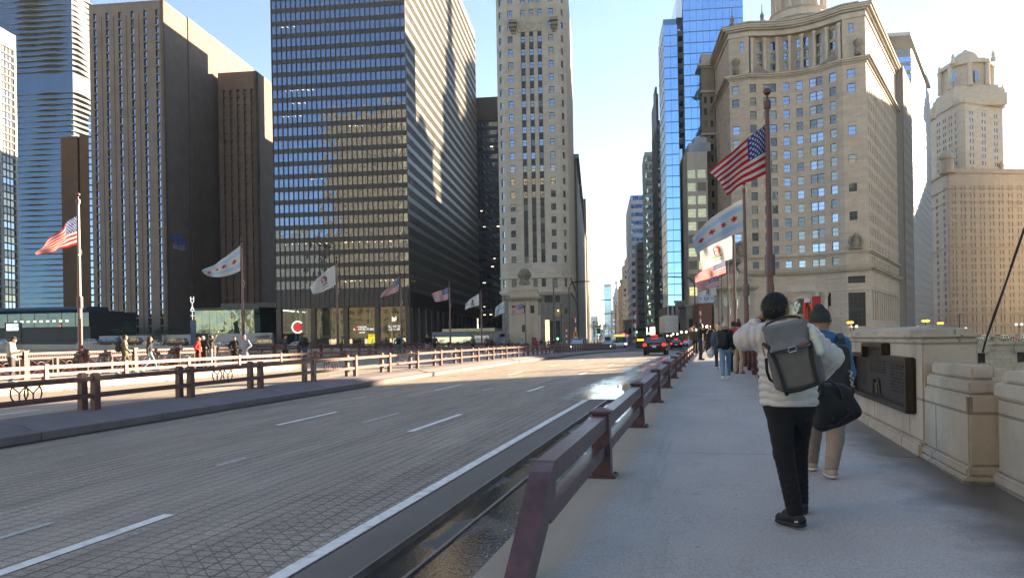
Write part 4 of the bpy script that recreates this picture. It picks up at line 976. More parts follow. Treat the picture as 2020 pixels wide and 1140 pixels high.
for (a, b, cs) in ((L0, T0, None), (T1, R0_, None)):
    L_ = (b-a).length; facade(mb, wn, a, b, ZG, 104, [(L_/2-.5, L_/2+.5)], allr, depth=.35, pick=pick_t)
facade(mb, wn, R0_, off(R0_, E2, Dp), ZG, 104, even(Dp, 4.2, 1.3), allr, depth=.35, pick=pick_t)
mb.build('wall', STONE, root)
SPM = M('dark_spandrel', (.035, .03, .028), .5, var=.2)
for c in cols[1:4]:
    for a, b in zip(allr[1:19], allr[2:20]):
        m_ = MB(); m_.obox(V3(off(T0, E1, c[0]), a[1])-V3(E2)*.028, V3(E1)*(c[1]-c[0]), V3(E2)*.3, (0, 0, b[0]-a[1])); m_.build('spandrel', SPM, root)
m_ = MB()
for (z, h, g) in ((zf(548), .35, .35), (zf(577), .5, .45)):
    m_ = MB(); m_.prism([off(off(L0, E1, -g), E2, -.0), off(T0, E2, -g), off(T1, E2, -g), off(R0_, E1, g), off(off(R0_, E2, Dp), E1, g), off(off(L0, E2, Dp), E1, -g)], z, z+h); m_.build('cornice', STONE_P, root)
for px in (1006.5, 1087.5):       # carved brackets under the upper windows
    m_ = MB(); p = hit(T0, E1, px+1.5, 50); z = zf(60)
    for dz, w, dd in ((0, 1.4, .9), (.8, 1.9, 1.3), (1.9, 2.1, 1.5), (-.7, .8, .5)): m_.obox(V3(off(p, E1, .5-w/2), z+dz)+V3(E2)*.1, V3(E1)*w, -V3(E2)*dd, (0, 0, .8))
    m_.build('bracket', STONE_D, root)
m_ = MB(); m_.obox(V3(off(T0, E1, uu(1028)), zf(62))-V3(E2)*.12, V3(E1)*(uu(1074)-uu(1028)), V3(E2)*.3, (0, 0, 2.2)); m_.build('carved_panel', M('carved_stone', (.36, .30, .24), .9, var=.3, vs=1.5, bump=1, bs=2.5), root)
wn.done([W_BLUE, W_BLIND, W_DARK])
gb = core(root, fp, -1, ZG, GRANITE, inset=.3)      # granite base storeys
wn2 = Wins(root, bars=False)
facade(gb, wn2, off(T0, E2, -.1), off(T1, E2, -.1), -1, ZG-.01, [(uu(1019), uu(1026)), (uu(1073)-.3, uu(1087)), (uu(1096.5)-.6, uu(1096.5)+.6)], [(-.6, 6.5), (zf(597), zf(583.5))], depth=.5, pick=lambda a, b: 2)
facade(gb, wn2, off(T1, E2, -.1), R0_+E1*.1, -1, ZG-.01, [(1, 2)], [(zf(620), zf(610))], depth=.4)
facade(gb, wn2, R0_+E1*.1, off(R0_+E1*.1, E2, Dp), -1, ZG-.01, even(Dp, 6, 4), [(0, 7.5)], depth=.4, pick=lambda a, b: 2)
gb.build('base', GRANITE, root); wn2.done([W_BLUE, W_BLIND, W_DARK])
p0 = hit(T0, E1, 1077, 650); m_ = MB(); zc = at(1077, 616, p0.y).z
p0 = hit(T0, E1, 1102.5-24.5, 616); m_ = MB(); pc = V3(hit(T0, E1, 1102-0, 616), zc)-V3(E2)*.3
m_.extr([pc+V3(E1)*(1.25*math.cos(q*.3927)-.1)+Vector((0, 0, 1.25*math.sin(q*.3927))) for q in range(16)], V3(E2)*.3); m_.build('round_window', M('golden_round', (.30, .19, .07), .3, .5, var=.5, vs=1.5), root)
m_ = MB(); m_.extr([pc-V3(E2)*.05+V3(E1)*(.25*math.cos(q*.785)-.1)+Vector((0, 0, .35+.3*math.sin(q*.785))) for q in range(8)], -V3(E2)*.1); m_.build('clock_disc', M('pale_blue_disc', (.4, .7, .9), emis=.6, var=0), root)
m_ = MB(); p0, p1 = hit(T0, E1, 1076, 650), hit(T0, E1, 1084, 650); m_.obox(V3(p0, -.3)-V3(E2)*.35, V3(p1)-V3(p0), V3(E2)*.1, (0, 0, 7)); m_.build('lit_shop', M('lit_shop_m', (1, .78, .42), emis=.55, var=.4, vs=1.), root)
m_ = MB(); p0, p1 = hit(T0, E1, 1022, 650), hit(T0, E1, 1032, 650)

# --- the left side of the avenue beyond
base = off(R0_, E2, Dp)
def row(name, label, A, px1, pytop, mat, colp=(4.2, 1.4), rp=(3.6, 1.9), corn=1.0, front=8, glz=(W_DARK, W_BLIND, W_BLUE), z0=6, grp=None, wcap=60, zt=None):
    """a building on the left of the avenue: narrow front plus the long side facing the street"""
    B = hit(A, E2, px1, 500); zt = at(hpx(A), pytop, A.y).z if zt is None else zt
    A0 = off(A, E1, -front); rt = bldg(name, label, A, group=grp); L_ = (B-A).length
    q = core(rt, [A0, A, B, off(B, E1, -front)], -1, zt, mat, inset=.4); w_ = Wins(rt, bars=False)
    rw = rowsf(z0, int((zt-z0-3)/rp[0]), rp[0], rp[1])
    facade(q, w_, A0, A, -1, zt, even(front, colp[0], colp[1]), rw, depth=.35, pick=rpick((.5, .2, .3)))
    facade(q, w_, A, B, -1, zt, even(L_, colp[0], colp[1]), rw, depth=.35, pick=rpick((.5, .2, .3)))
    q.build('wall', mat, rt)
    if corn: q = MB(); q.prism([off(off(A0, E2, -corn), E1, -.1), off(off(A, E2, -corn), E1, corn), off(B, E1, corn), off(B, E1, -front)], zt-.2, zt+1.2); q.build('cornice', mat, rt)
    w_.done(list(glz), wcap); return B
def hpx(P): return PX+(P[0]/P[1]*FPX)
GREY_ST = M('grey_stone', (.38, .355, .325), .85, var=.12, vs=.3, lines=(2, .9, .04, .75))
PALE_ST = M('pale_stone', (.60, .55, .47), .85, var=.1, vs=.2, lines=(2, .9, .04, .8))
A = base+E2*1.0+E1*.7
row('avenue_block', 'stone block with projecting cornice just past the limestone tower', A, 1155.5, 312, GREY_ST)
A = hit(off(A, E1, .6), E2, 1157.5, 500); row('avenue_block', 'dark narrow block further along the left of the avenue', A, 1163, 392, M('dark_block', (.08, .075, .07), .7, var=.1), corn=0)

# --- distant towers closing the avenue
def tower(name, label, px0, px1, pyt, Y, mat, gl, cw=(4, 2.6), rp=(3.8, 2.6), extra=None, dep=30, fr=E1, side=False, z0=4, corn=0, cap=60):
    a = P2(px0, 600, Y); b = hit(a, fr, px1, 600); zt = at((px0+px1)/2, pyt, Y).z; rt = bldg(name, label, a); pl = rect(a, b, dep)
    q = core(rt, pl, -2, zt, mat, inset=.3); w_ = Wins(rt, bars=False); L_ = (b-a).length
    facade(q, w_, a, b, -2, zt, even(L_, *cw), rowsf(z0, int((zt-z0-2)/rp[0]), *rp), depth=.3, pick=rpick((.6, .25, .15)))
    d = (b-a).normalized(); n = Vector((d.y, -d.x))
    if side in ('L', True): facade(q, w_, a-n*dep, a, -2, zt, even(dep, *cw), rowsf(z0, int((zt-z0-2)/rp[0]), *rp), depth=.3, pick=rpick((.6, .25, .15)))
    if side in ('R', True): facade(q, w_, b, b-n*dep, -2, zt, even(dep, *cw), rowsf(z0, int((zt-z0-2)/rp[0]), *rp), depth=.3, pick=rpick((.6, .25, .15)))
    q.build('wall', mat, rt)
    if corn: q = MB(); g = corn; q.prism([off(off(a, d, -g), n, g), off(off(b, d, g), n, g), off(b-n*dep, d, g), off(a-n*dep, d, -g)], zt-.1, zt+g*1.2); q.build('cornice', mat, rt)
    w_.done(gl if isinstance(gl, list) else [gl], cap); return rt, a, b, zt
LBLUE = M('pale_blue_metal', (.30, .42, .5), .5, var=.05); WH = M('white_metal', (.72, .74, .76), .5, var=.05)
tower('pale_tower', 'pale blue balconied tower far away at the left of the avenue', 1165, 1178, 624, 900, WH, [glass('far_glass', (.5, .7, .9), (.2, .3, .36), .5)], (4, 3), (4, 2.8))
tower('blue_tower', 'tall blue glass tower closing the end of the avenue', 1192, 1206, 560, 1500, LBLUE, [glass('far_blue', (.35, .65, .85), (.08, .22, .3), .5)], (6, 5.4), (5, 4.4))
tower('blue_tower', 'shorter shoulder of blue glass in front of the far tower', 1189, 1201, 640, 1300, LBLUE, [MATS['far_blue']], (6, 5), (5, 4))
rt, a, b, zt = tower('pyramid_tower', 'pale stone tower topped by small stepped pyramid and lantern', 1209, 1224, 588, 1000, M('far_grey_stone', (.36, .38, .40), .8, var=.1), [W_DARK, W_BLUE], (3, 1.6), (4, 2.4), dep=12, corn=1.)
m_ = MB(); c = (a+b)/2+E2*6; L_ = (b-a).length
m_.add([V3(a, zt), V3(b, zt), V3(off(b, E2, 12), zt), V3(off(a, E2, 12), zt), V3(c, zt+19)], [(0, 1, 4), (1, 2, 4), (2, 3, 4), (3, 0, 4)]); m_.lathe(V3(c, zt+15), [(1.2, 0), (1.2, 4), (2, 4.4), (1.6, 7), (.1, 9)], 8); m_.build('roof', M('pale_roof', (.32, .4, .42), .6), rt)
r = random.Random(11)
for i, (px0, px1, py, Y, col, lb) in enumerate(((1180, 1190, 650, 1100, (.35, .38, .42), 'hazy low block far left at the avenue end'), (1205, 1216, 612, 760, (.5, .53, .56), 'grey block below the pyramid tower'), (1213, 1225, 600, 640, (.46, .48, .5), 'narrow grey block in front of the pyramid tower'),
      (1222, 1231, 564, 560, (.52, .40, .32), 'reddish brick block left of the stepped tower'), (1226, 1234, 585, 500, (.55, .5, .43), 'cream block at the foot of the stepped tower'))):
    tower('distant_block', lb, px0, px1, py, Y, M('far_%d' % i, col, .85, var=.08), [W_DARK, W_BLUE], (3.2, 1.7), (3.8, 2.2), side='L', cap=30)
rt, a, b, zt = tower('stepped_tower', 'cream stone skyscraper with stepped top standing alone right of the avenue gap', 1226, 1250, 553, 520, PALE_ST, [W_DARK, W_BLUE], (3.2, 1.7), (3.7, 2.2), dep=20, side='L', corn=.6)
w2 = Wins(rt, bars=False); a2 = off(a, E1, 1.2); b2 = off(b, E1, -.2); z2 = at(1238, 524, 520).z; q = core(rt, rect(a2, b2, 18), zt, z2, PALE_ST)
facade(q, w2, a2, b2, zt, z2, even((b2-a2).length, 2.6, 1.4), rowsf(zt+1, int((z2-zt-2)/3.6), 3.6, 2.2), pick=rpick((.7, .3)))
facade(q, w2, off(a2, E2, 18), a2, zt, z2, even(18, 2.6, 1.4), rowsf(zt+1, int((z2-zt-2)/3.6), 3.6, 2.2), pick=rpick((.7, .3)))
q.prism(rect(off(a2, E1, 1.5), off(b2, E1, -1), 12), z2, at(1238, 512, 520).z); q.prism(rect(off(a2, E1, 2.5), off(b2, E1, -2.2), 9), z2, at(1238, 508, 520).z)
q.build('upper_wall', PALE_ST, rt); w2.done([W_DARK, W_BLUE], 40)
tower('classical_block', 'low tan classical block on the right of the avenue below the stepped tower', 1233, 1262, 634, 380, PALE_ST, [W_DARK], (3, 1.5), (4, 2.6), side='L', corn=.8, cap=30)

# --- right side of the avenue
def rrow(name, label, px0, Y, px1, pyt, mats, bandL, bandF, dep, pitch=3.6, gh=2.4, pm=3.0, steel=None, zb=-1, slant=0, fins=True):
    """tower right of the avenue: long side on the street, front facing the bridge"""
    a = P2(px0, 600, Y); b = hit(a, E1, px1, 600); zt = at(px0, pyt, Y).z; rt = bldg(name, label, a); dep = (hit(a, E2, -dep)-a).length if dep < 0 else dep; sa = off(a, E2, dep)
    q = core(rt, rect(a, b, dep), zb, zt-.3, mats, inset=.4); nf = int((zt-zb)/pitch); st = steel or mats
    curtain(rt, a, b, zb, zb+nf*pitch, pitch, gh, pm, st, bandF, finw=.1, find=.05, wall=q)
    if bandL: curtain(rt, sa, a, zb, zb+nf*pitch, pitch, gh, pm, st, bandL, finw=.1, find=.05, wall=q)
    q.build('wall', mats, rt); return rt, a, b, zt
SILV = M('silver_metal', (.45, .47, .5), .35, .5, var=.05); GREYM = M('grey_metal', (.16, .17, .18), .5, .2, var=.05); DGR = M('charcoal_wall', (.10, .105, .105), .6, var=.15, vs=.2)
rrow('striped_tower', 'narrow white and blue striped tower with slanted top beside the sky gap', 1247, 372, 1272, 384, WH, G_GLARE, glass('striped_glass', (.35, .55, .85), (.03, .06, .12), .7, wob=.05), 60, 4.0, 2.0, 2.4)
rrow('grey_tower', 'slim dark brown slab at street right of the striped tower', 1258, 330, 1274, 476, DGR, None, W_DARK, 20, 3.4, 1.0, 2.0)
rrow('balcony_tower', 'pale glass tower with stacked balconies right of the striped tower', 1276, 300, 1292, 298, M('sage_metal', (.42, .47, .44), .5, var=.1), G_GLARE, glass('sage_glass', (.85, .95, .8), (.24, .26, .23), .5, wob=.12, wsc=.5), -1268, 3.2, 2.1, 1.6, zb=6)
rt, a, b, zt = rrow('dark_balcony_tower', 'tall dark green glass tower with mottled reflections left of the bright blue tower', 1302, 262, 1310, 235, DGR, glass('dgreen_glass', (.5, .6, .5), (.02, .03, .03), .5, wob=.14, wsc=.5), glass('dgreen_glass2', (.7, .75, .55), (.03, .04, .04), .5, wob=.14, wsc=.6), -1288, 3.3, 2.3, 1.5)
q = MB(); q.prism(rect(off(off(a, E1, .3), E2, 6), off(off(b, E1, -.2), E2, 6), 22), zt-1, at(1299, 198, 275).z); q.prism(rect(off(off(a, E1, .4), E2, 10), off(off(b, E1, -.3), E2, 10), 9), zt-1, at(1297, 177, 275).z); q.build('upper_wall', DGR, rt)

# bright blue glass tower: two slabs and a notch of balconies
GB2 = glass('blue_glass_b', (.30, .56, .92), (.01, .03, .06), .88, wob=.03, wsc=.12)
a = P2(1312, 300, 236); b = hit(a, E1, 1340, 300); zt = at(1325, 37, 236).z; sa = hit(a, E2, 1302.5, 300)
root = bldg('blue_glass_tower', 'bright blue glass skyscraper reflecting the sky, in two slabs with notch of balconies', a)
zn = at(1330, 604, 236).z
q = core(root, rect(a, b, (sa-a).length), zn, zt, GREYM, inset=.5)
nf = int((zt-zn)/3.35); ST = M('blue_steel', (.12, .22, .36), .35, .4, var=.05)
curtain(root, a, b, zn, zn+nf*3.35, 3.35, 3.1, 1.9, ST, G_BLUE, finw=.07, find=.04, wall=q)
curtain(root, sa, a, zn, zn+nf*3.35, 3.35, 3.25, 4., SILV, G_GLARE, finw=.04, find=.03, wall=q)
q.build('wall', ST, root)
c2 = hit(a, E1, 1352, 300); 
for i in range(int((zt-zn)/3.35)):
    z = zn+i*3.35
    if z < at(1345, 298, 236).z: continue
    m_ = MB(); m_.obox(V3(off(b, E2, 1.0), z), V3(c2)-V3(b), V3(E2)*3, (0, 0, 1.7)); m_.build('balcony', M('slate_balcony', (.07, .08, .09), .6), root)
m_ = MB(); m_.obox(V3(off(b, E2, 4), zn), V3(c2)-V3(b), V3(E2)*6, (0, 0, zt-zn-2)); m_.build('notch_wall', G_TEAL, root)
d2 = hit(a, E1, 1470, 300); zt2 = at(1400, -60, 236).z; zc0 = at(1380, 280, 236).z-30
q = core(root, rect(c2, d2, 30), zc0, zt2, GREYM, inset=.5); nf = int((zt2-zc0)/3.35)
curtain(root, c2, d2, zc0, zc0+nf*3.35, 3.35, 3.1, 1.9, ST, GB2, finw=.07, find=.04, wall=q); q.build('wall', ST, root)
m_ = MB(); m_.obox(V3(c2, zt)-V3(E1)*.3, -V3(E1)*1.8+V3(E2)*0, V3(E2)*20, (0, 0, at(1345, 0, 236).z-zt)); m_.build('upper_fin', G_GLARE, root)
# lower part: white V struts and box
m_ = MB(); pz = [V3(a, 0), V3(b, 0)]
for k in range(3):
    u0 = (b-a).length*k/3; u1 = (b-a).length*(k+.5)/3; u2 = (b-a).length*(k+1)/3; zlo = at(1325, 655, 236).z
    m_.tube([V3(off(a, E1, u0), zn), V3(off(a, E1, u1), zlo), V3(off(a, E1, u2), zn)], .22, 6)
for k in range(4): m_.tube([V3(off(a, E2, k*8), zn), V3(off(a, E2, k*8+4), zlo), V3(off(a, E2, k*8+8), zn)], .22, 6)
m_.build('struts', WHITEC, root)
q = MB(); q.prism(rect(off(off(a, E1, -.3), E2, 2), off(off(b, E1, -1), E2, 2), 28), -1, zn); q.build('podium', GREYM, root)
m_ = MB(); p0, p1 = P2(1311, 640, 232), hit(P2(1311, 640, 232), E1, 1334); m_.prism(rect(p0, p1, 20), at(1320, 656, 232).z, at(1320, 622, 232).z); m_.build('white_box', M('white_lit_box', (.8, .8, .8), .3, var=.1), root)

# tan gridded building
rt, a, b, zt = tower('tan_grid_building', 'tan concrete building with large gold square windows below the blue tower', 1357, 1400, 300, 228, M('tan_concrete', (.56, .50, .42), .8, var=.08), [glass('gold_glass', (.95, .72, .40), (.26, .19, .10), .45, wob=.1, wsc=.4), M('tan_panel', (.27, .24, .2), .7)], (3.05, 2.5), (3.9, 2.6), dep=26, side='L', z0=14)
q = MB(); q.prism(rect(off(a, E1, 1), off(b, E1, 1), 18), zt, at(1370, 283, 228).z); q.prism(rect(off(a, E1, 2.6), off(b, E1, 0), 12), zt, at(1370, 272, 228).z); q.build('roof_house', M('blue_grey_metal', (.34, .38, .44), .5, .2), rt)
tower('street_block', 'grey stone block at street right of the white box', 1333, 1352, 596, 235, GREY_ST, [W_DARK, W_BLUE], (2.4, 1.3), (3.4, 2), dep=20, corn=.4)
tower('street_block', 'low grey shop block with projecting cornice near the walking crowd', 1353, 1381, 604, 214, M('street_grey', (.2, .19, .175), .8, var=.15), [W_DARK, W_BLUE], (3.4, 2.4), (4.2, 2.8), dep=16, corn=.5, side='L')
tower('brick_block', 'reddish brown brick block with tall dark windows beside the bridge house', 1378, 1404, 598, 196, M('red_brick', (.16, .07, .045), .85, var=.15, lines=(.8, .3, .03, .7)), [W_DARK], (3.0, .9), (8, 6.4), dep=14, z0=1.5)

# --- curved limestone corner building
PL, PR = P2(1437, 60, 206), P2(1706, 10, 192); ch = PR-PL; CL = ch.length; cd = ch.normalized(); cn = Vector((cd.y, -cd.x)); SD = Vector((math.sin(rad(33.8)), math.cos(rad(33.8))))
def crv(u, o=0):
    k = (u-5.2)/(CL-10.6); w = 3.6*math.sin(math.pi*k) if 0 < k < 1 else 0
    return PL+cd*u-cn*(w-o)
def ux(px): return (hit(PL, cd, px, 300)-PL).length
NS = 26; US = [0, 5.2]+[5.2+(CL-10.6)*k/14 for k in range(1, 15)]+[CL]
root = bldg('curved_corner_building', 'cream stone corner building with concave front, colonnade and heavy cornices', PR)
zl = lambda py: 1.46+(660.5-py)*.1293
LBK = 57; LFl = hit(PL, E2, 1413, 300)
SBK = off(PR, SD, LBK)
def foot(g, ub=0): return [off(LFl, E1, -g)]+[off(crv(0, g), cd, -g)]+[crv(u, g) for u in US[1:-1]]+[off(crv(CL, g), cd, g)]+[off(SBK, Vector((SD.y, -SD.x)), g)]+[SBK+Vector((-40, 20))]
def slab(mb, g, z0, z1): mb.prism(foot(g), z0, z1)
Z_TOP = 84.6; ZC1, ZC2 = 71.2, 72.2; ZB1 = 18.6; ZB2 = 22.6
mb = MB(); slab(mb, -.55, -1, ZC1); slab(mb, -2.9, ZC1, Z_TOP-1)
wn = Wins(root)
ucols = [ux(p) for p in (1453, 1482, 1507.5, 1526, 1553.5, 1573.5, 1601, 1621, 1650.5, 1681.5)]
rows = [(67.9-3.62*k-1.1, 67.9-3.62*k+1.1) for k in range(13)][::-1]
pk = rpick((.42, .33, .25))
def seg_facade(z0, z1, rws, skip=None, ww=.93, vm=None):
    for i in range(len(US)-1):
        u0, u1 = US[i], US[i+1]; a, b = crv(u0), crv(u1); cs = []; idx = []
        for j, u in enumerate(ucols):
            if u0 <= u < u1:
                L_ = (b-a).length; f = (u-u0)/(u1-u0)*L_; f = min(max(f, ww+.04), L_-ww-.04); cs.append((f-ww, f+ww)); idx.append(j)
        cs2 = []
        for c in cs:
            if cs2 and c[0] < cs2[-1][1]+.1: c = (cs2[-1][1]+.15, cs2[-1][1]+.15+2*ww-.3)
            cs2.append(c)
        facade(mb, wn, a, b, z0, z1, cs2, rws, depth=.4, skip=(lambda c, r_, idx=idx: skip(idx[c], r_)) if skip else None, pick=vm or pk)
def vm(c, r_): return random.choice((0, 0, 1, 1, 2))
seg_facade(ZB2, ZC1, rows, skip=lambda j, r_: j == 9 and r_ in (1, 3, 5, 7, 9, 10) or j == 0 and r_ in (0, 2, 4, 6, 10))
seg_facade(ZB1-.2, ZB2, [(19.6, 21.4)], skip=lambda j, r_: j in (0, 9))
# colonnade storeys
UC = [5.9+(CL-12.)*(k+.5)/7 for k in range(7)]
for i in range(len(US)-1):
    u0, u1 = US[i], US[i+1]; a, b = crv(u0, -1.6 if 0 < i < len(US)-2 else 0), crv(u1, -1.6 if 0 < i < len(US)-2 else 0)
    if i == 0 or i == len(US)-2: a, b = crv(u0), crv(u1)
    L_ = (b-a).length; cs = []
    if i in (0, len(US)-2): cs = [(2.9 if i == 0 else 1.6, 4.0 if i == 0 else 2.7)]; rr = [(78.2, 80.6)]
    else:
        rr = [(73.1, 74.9), (75.7, 77.6), (78.4, 80.8)]
        for u in UC:
            if u0 <= u < u1: f = min(max((u-u0)/(u1-u0)*L_, .8), L_-.8); cs = [(f-.72, f+.72)]
    facade(mb, wn, a, b, ZC1, 82, cs, rr, depth=.3, pick=vm)
m_ = MB()
for k in range(8):
    u = 5.9+(CL-12.)*k/7; p = crv(u, -.45); mk = MB()
    mk.lathe(V3(p, ZC1+.6), [(.62, 0), (.62, .3), (.48, .45), (.46, 5), (.42, 8.7), (.58, 9.2), (.62, 9.6)], 12); mk.build('column', STONE_P, root, smooth=False)
# the flank, the river side and the upper entablature
sk = lambda c, r_: False
facade(mb, wn, LFl, PL, -1, 82, even((PL-LFl).length, 3.2, 1.1), rows[:], depth=.4, pick=rpick((.1, .2, .7)))
sr_ = Vector((SD.y, -SD.x)); sc = even(LBK, 2.85, 1.25, .9)
facade(mb, wn, PR, SBK, ZB2, ZC1, sc, rows, depth=.4, pick=rpick((.15, .25, .6)))
facade(mb, wn, PR, SBK, ZC1, 82, sc, [(73.1, 74.9), (75.7, 77.6), (78.4, 80.8)], depth=.5, pick=rpick((.15, .25, .6)))
facade(mb, wn, PR, SBK, ZB1-.2, ZB2, sc, [(19.6, 21.4)], depth=.4, pick=rpick((.15, .25, .6)))
zz1, zz2 = 5.2, 13.6
facade(mb, wn, PR, SBK, -1, ZB1-.2, [(4+i*3.9, 5.7+i*3.9) for i in range(13)], [(zz1, zz2)], depth=.7, pick=lambda a, b: 2)
# base storeys with arch doorway and tall windows
Lr = ch.length
for i in range(len(US)-1):
    a, b = crv(US[i]), crv(US[i+1]); L_ = (b-a).length; cs = []; rr = [(2.8, 12.8)]
    if i == len(US)-2: cs = [(.4, 4.4)]; rr = [(3.6, 12.2), (14.6, 16.4)]
    elif i == 0: cs = [(1.0, 2.2)]; rr = [(2.2, 11.5), (13.8, 15.6)]
    elif i in (4, 12): cs = [(.3, 1.3)]; rr = [(9, 12.4)]
    elif 7 <= i <= 9: cs = [(.04, L_-.04)]; rr = [(-.4, 5.2)]
    facade(mb, wn, a, b, -1, ZB1-.2, cs, rr, depth=.6, pick=lambda a, b: 2)
mb.build('wall', STONE_B, root)
cm = MB()
for (z0, z1, g) in ((ZC1-.9, ZC1-.3, .25), (ZC1-.3, ZC1+.05, .7), (ZC1+.05, ZC1+.45, 1.15), (ZB1-.7, ZB1-.3, .3), (ZB1-.3, ZB1+.1, .9), (ZB1+.1, ZB1+.3, 1.2), (ZB2-.35, ZB2, .35), (ZB2, ZB2+.3, .75), (82, 83.4, .12), (83.4, 83.9, .6), (83.9, 84.4, 1.25), (84.4, 84.75, 1.6), (81.9, 82.1, .3), (12.9, 13.2, .2)):
    cm = MB(); slab(cm, g, z0, z1); cm.build('cornice', STONE_P, root)
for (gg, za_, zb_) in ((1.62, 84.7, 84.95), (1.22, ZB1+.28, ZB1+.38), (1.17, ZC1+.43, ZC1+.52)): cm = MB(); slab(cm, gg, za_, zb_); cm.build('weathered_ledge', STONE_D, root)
dm = MB()
for i in range(1, 130):     # dentils under the cornices
    u = CL*i/130
    for z, g in ((ZC1-.3, .68), (ZB1-.6, .75), (83.6, 1.0)): p = crv(u, 0); dm.obox(V3(p, z-.3)+V3(cn)*.0, V3(cd)*.13, V3(cn)*g, (0, 0, .3))
tag(dm.build('dentil', STONE_P, root), kind='stuff')
for (u, z, s_) in ((CL-1.8, 72, 1.), (1.8, 72, 1.)):
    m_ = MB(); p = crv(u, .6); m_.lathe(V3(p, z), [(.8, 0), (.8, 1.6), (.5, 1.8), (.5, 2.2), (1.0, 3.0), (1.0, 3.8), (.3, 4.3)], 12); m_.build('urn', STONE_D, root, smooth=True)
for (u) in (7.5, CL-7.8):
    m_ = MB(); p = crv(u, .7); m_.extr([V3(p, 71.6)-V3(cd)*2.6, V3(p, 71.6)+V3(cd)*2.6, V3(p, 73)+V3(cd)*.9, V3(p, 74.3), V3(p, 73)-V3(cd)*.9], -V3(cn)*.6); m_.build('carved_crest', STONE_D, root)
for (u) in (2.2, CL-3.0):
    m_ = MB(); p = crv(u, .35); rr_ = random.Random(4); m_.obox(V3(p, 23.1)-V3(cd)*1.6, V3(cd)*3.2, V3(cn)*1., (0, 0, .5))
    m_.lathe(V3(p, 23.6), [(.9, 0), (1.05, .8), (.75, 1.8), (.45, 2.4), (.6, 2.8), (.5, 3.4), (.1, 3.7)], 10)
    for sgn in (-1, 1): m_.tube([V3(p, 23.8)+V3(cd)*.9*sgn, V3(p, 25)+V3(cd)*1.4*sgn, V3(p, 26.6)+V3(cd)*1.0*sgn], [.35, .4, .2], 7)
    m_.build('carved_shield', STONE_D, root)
m_ = MB(); ub = CL-5.3
for k in range(5): m_.obox(V3(crv(CL-4.9+k*1.0, -.38), 3.6), V3(cd)*.14, V3(cn)*.12, (0, 0, 8.6))
for z in (5.6, 7.6, 9.8): m_.obox(V3(crv(CL-4.9, -.36), z), V3(cd)*4.1, V3(cn)*.12, (0, 0, .22 if z != 7.6 else .9))
m_.build('window_bars', DARKM, root)
# entrance arch
ue = ux(1573); p = crv(ue, .35); m_ = MB(); ar = [p+Vector((0, 0)) for _ in ()]
pts = [V3(p, 7.2)-V3(cd)*2.6]+[V3(p, 9.0)+V3(cd)*(2.6*math.cos(q))+Vector((0, 0, 2.6*math.sin(q))) for q in [math.pi-math.pi*i/12 for i in range(13)]]+[V3(p, 7.2)+V3(cd)*2.6]
m_.tube(pts, .42, 8); m_.build('arch', STONE_P, root)
m_ = MB(); m_.extr(pts, -V3(cn)*.3); m_.build('arch_window', W_DARK, root)
m_ = MB()
m_.obox(V3(p, 6.4)-V3(cd)*2.8, V3(cd)*5.6, V3(cn)*.3, (0, 0, .8)); m_.build('gilt_transom', M('dull_gold', (.30, .20, .08), .45, .5, var=.4, vs=3), root)
for u in (ue-6.2, ue-4, ue+4, ue+6.2):
    m_ = MB(); q_ = crv(u, .5); m_.lathe(V3(q_, -.5), [(.62, 0), (.55, .8), (.5, 11.8), (.7, 12.3), (.8, 13.2)], 12); m_.build('entrance_column', STONE_P, root)
m_ = MB(); q_ = crv(ue, .55); m_.obox(V3(q_, 13.2)-V3(cd)*7.4, V3(cd)*14.8, -V3(cn)*1.0, (0, 0, 1.7)); m_.build('entrance_frieze', STONE_P, root)
# roof levels: balustrade and the drum of the cupola
m_ = MB(); slab(m_, -1.6, Z_TOP, 86.2); slab(m_, -1.3, 86.2, 86.5); m_.build('attic', STONE_P, root)
for k in range(6):
    u = 6+(CL-12)*k/5; mk = MB(); p_ = crv(u, -1.45); mk.obox(V3(p_, 84.9)-V3(cd)*1.3, V3(cd)*2.6, V3(cn)*.12, (0, 0, 1.0)); mk.build('attic_grille', STONE_D, root)
ctr = crv(ux(1572), -11)
m_ = MB(); m_.lathe(V3(ctr, 84.9), [(8.4, 0), (8.4, 2.4), (9, 2.8), (7.3, 3.1), (7.3, 5.2), (7.8, 5.6), (5.6, 6), (5.2, 20), (6, 20.5), (5, 22), (3.4, 27), (1, 31), (.5, 38)], 24); m_.build('cupola', STONE_P, root)
for k in range(14):
    a = k*2*math.pi/14; mk = MB(); mk.lathe(V3(ctr, 90.8)+Vector((6.9*math.cos(a), 6.9*math.sin(a), 0)), [(.5, 0), (.42, .4), (.4, 10), (.6, 10.6)], 8); mk.build('cupola_column', STONE_P, root)
mk = MB(); mk.lathe(V3(ctr, 101), [(7.8, 0), (7.8, 1.2), (8.3, 1.5), (8.1, 2)], 24); mk.build('cupola_ring', STONE_D, root)
for px in (1428, 1504):
    mk = MB(); p_ = crv(ux(px) if px > 1440 else .6, -3); mk.lathe(V3(p_, 86), [(.7, 0), (.9, 1), (.4, 1.4), (.6, 2.4), (.15, 3.4), (.1, 5.5)], 10); mk.build('finial', STONE_D, root)
wn.done([W_BLUE, W_BLIND, W_DARK])
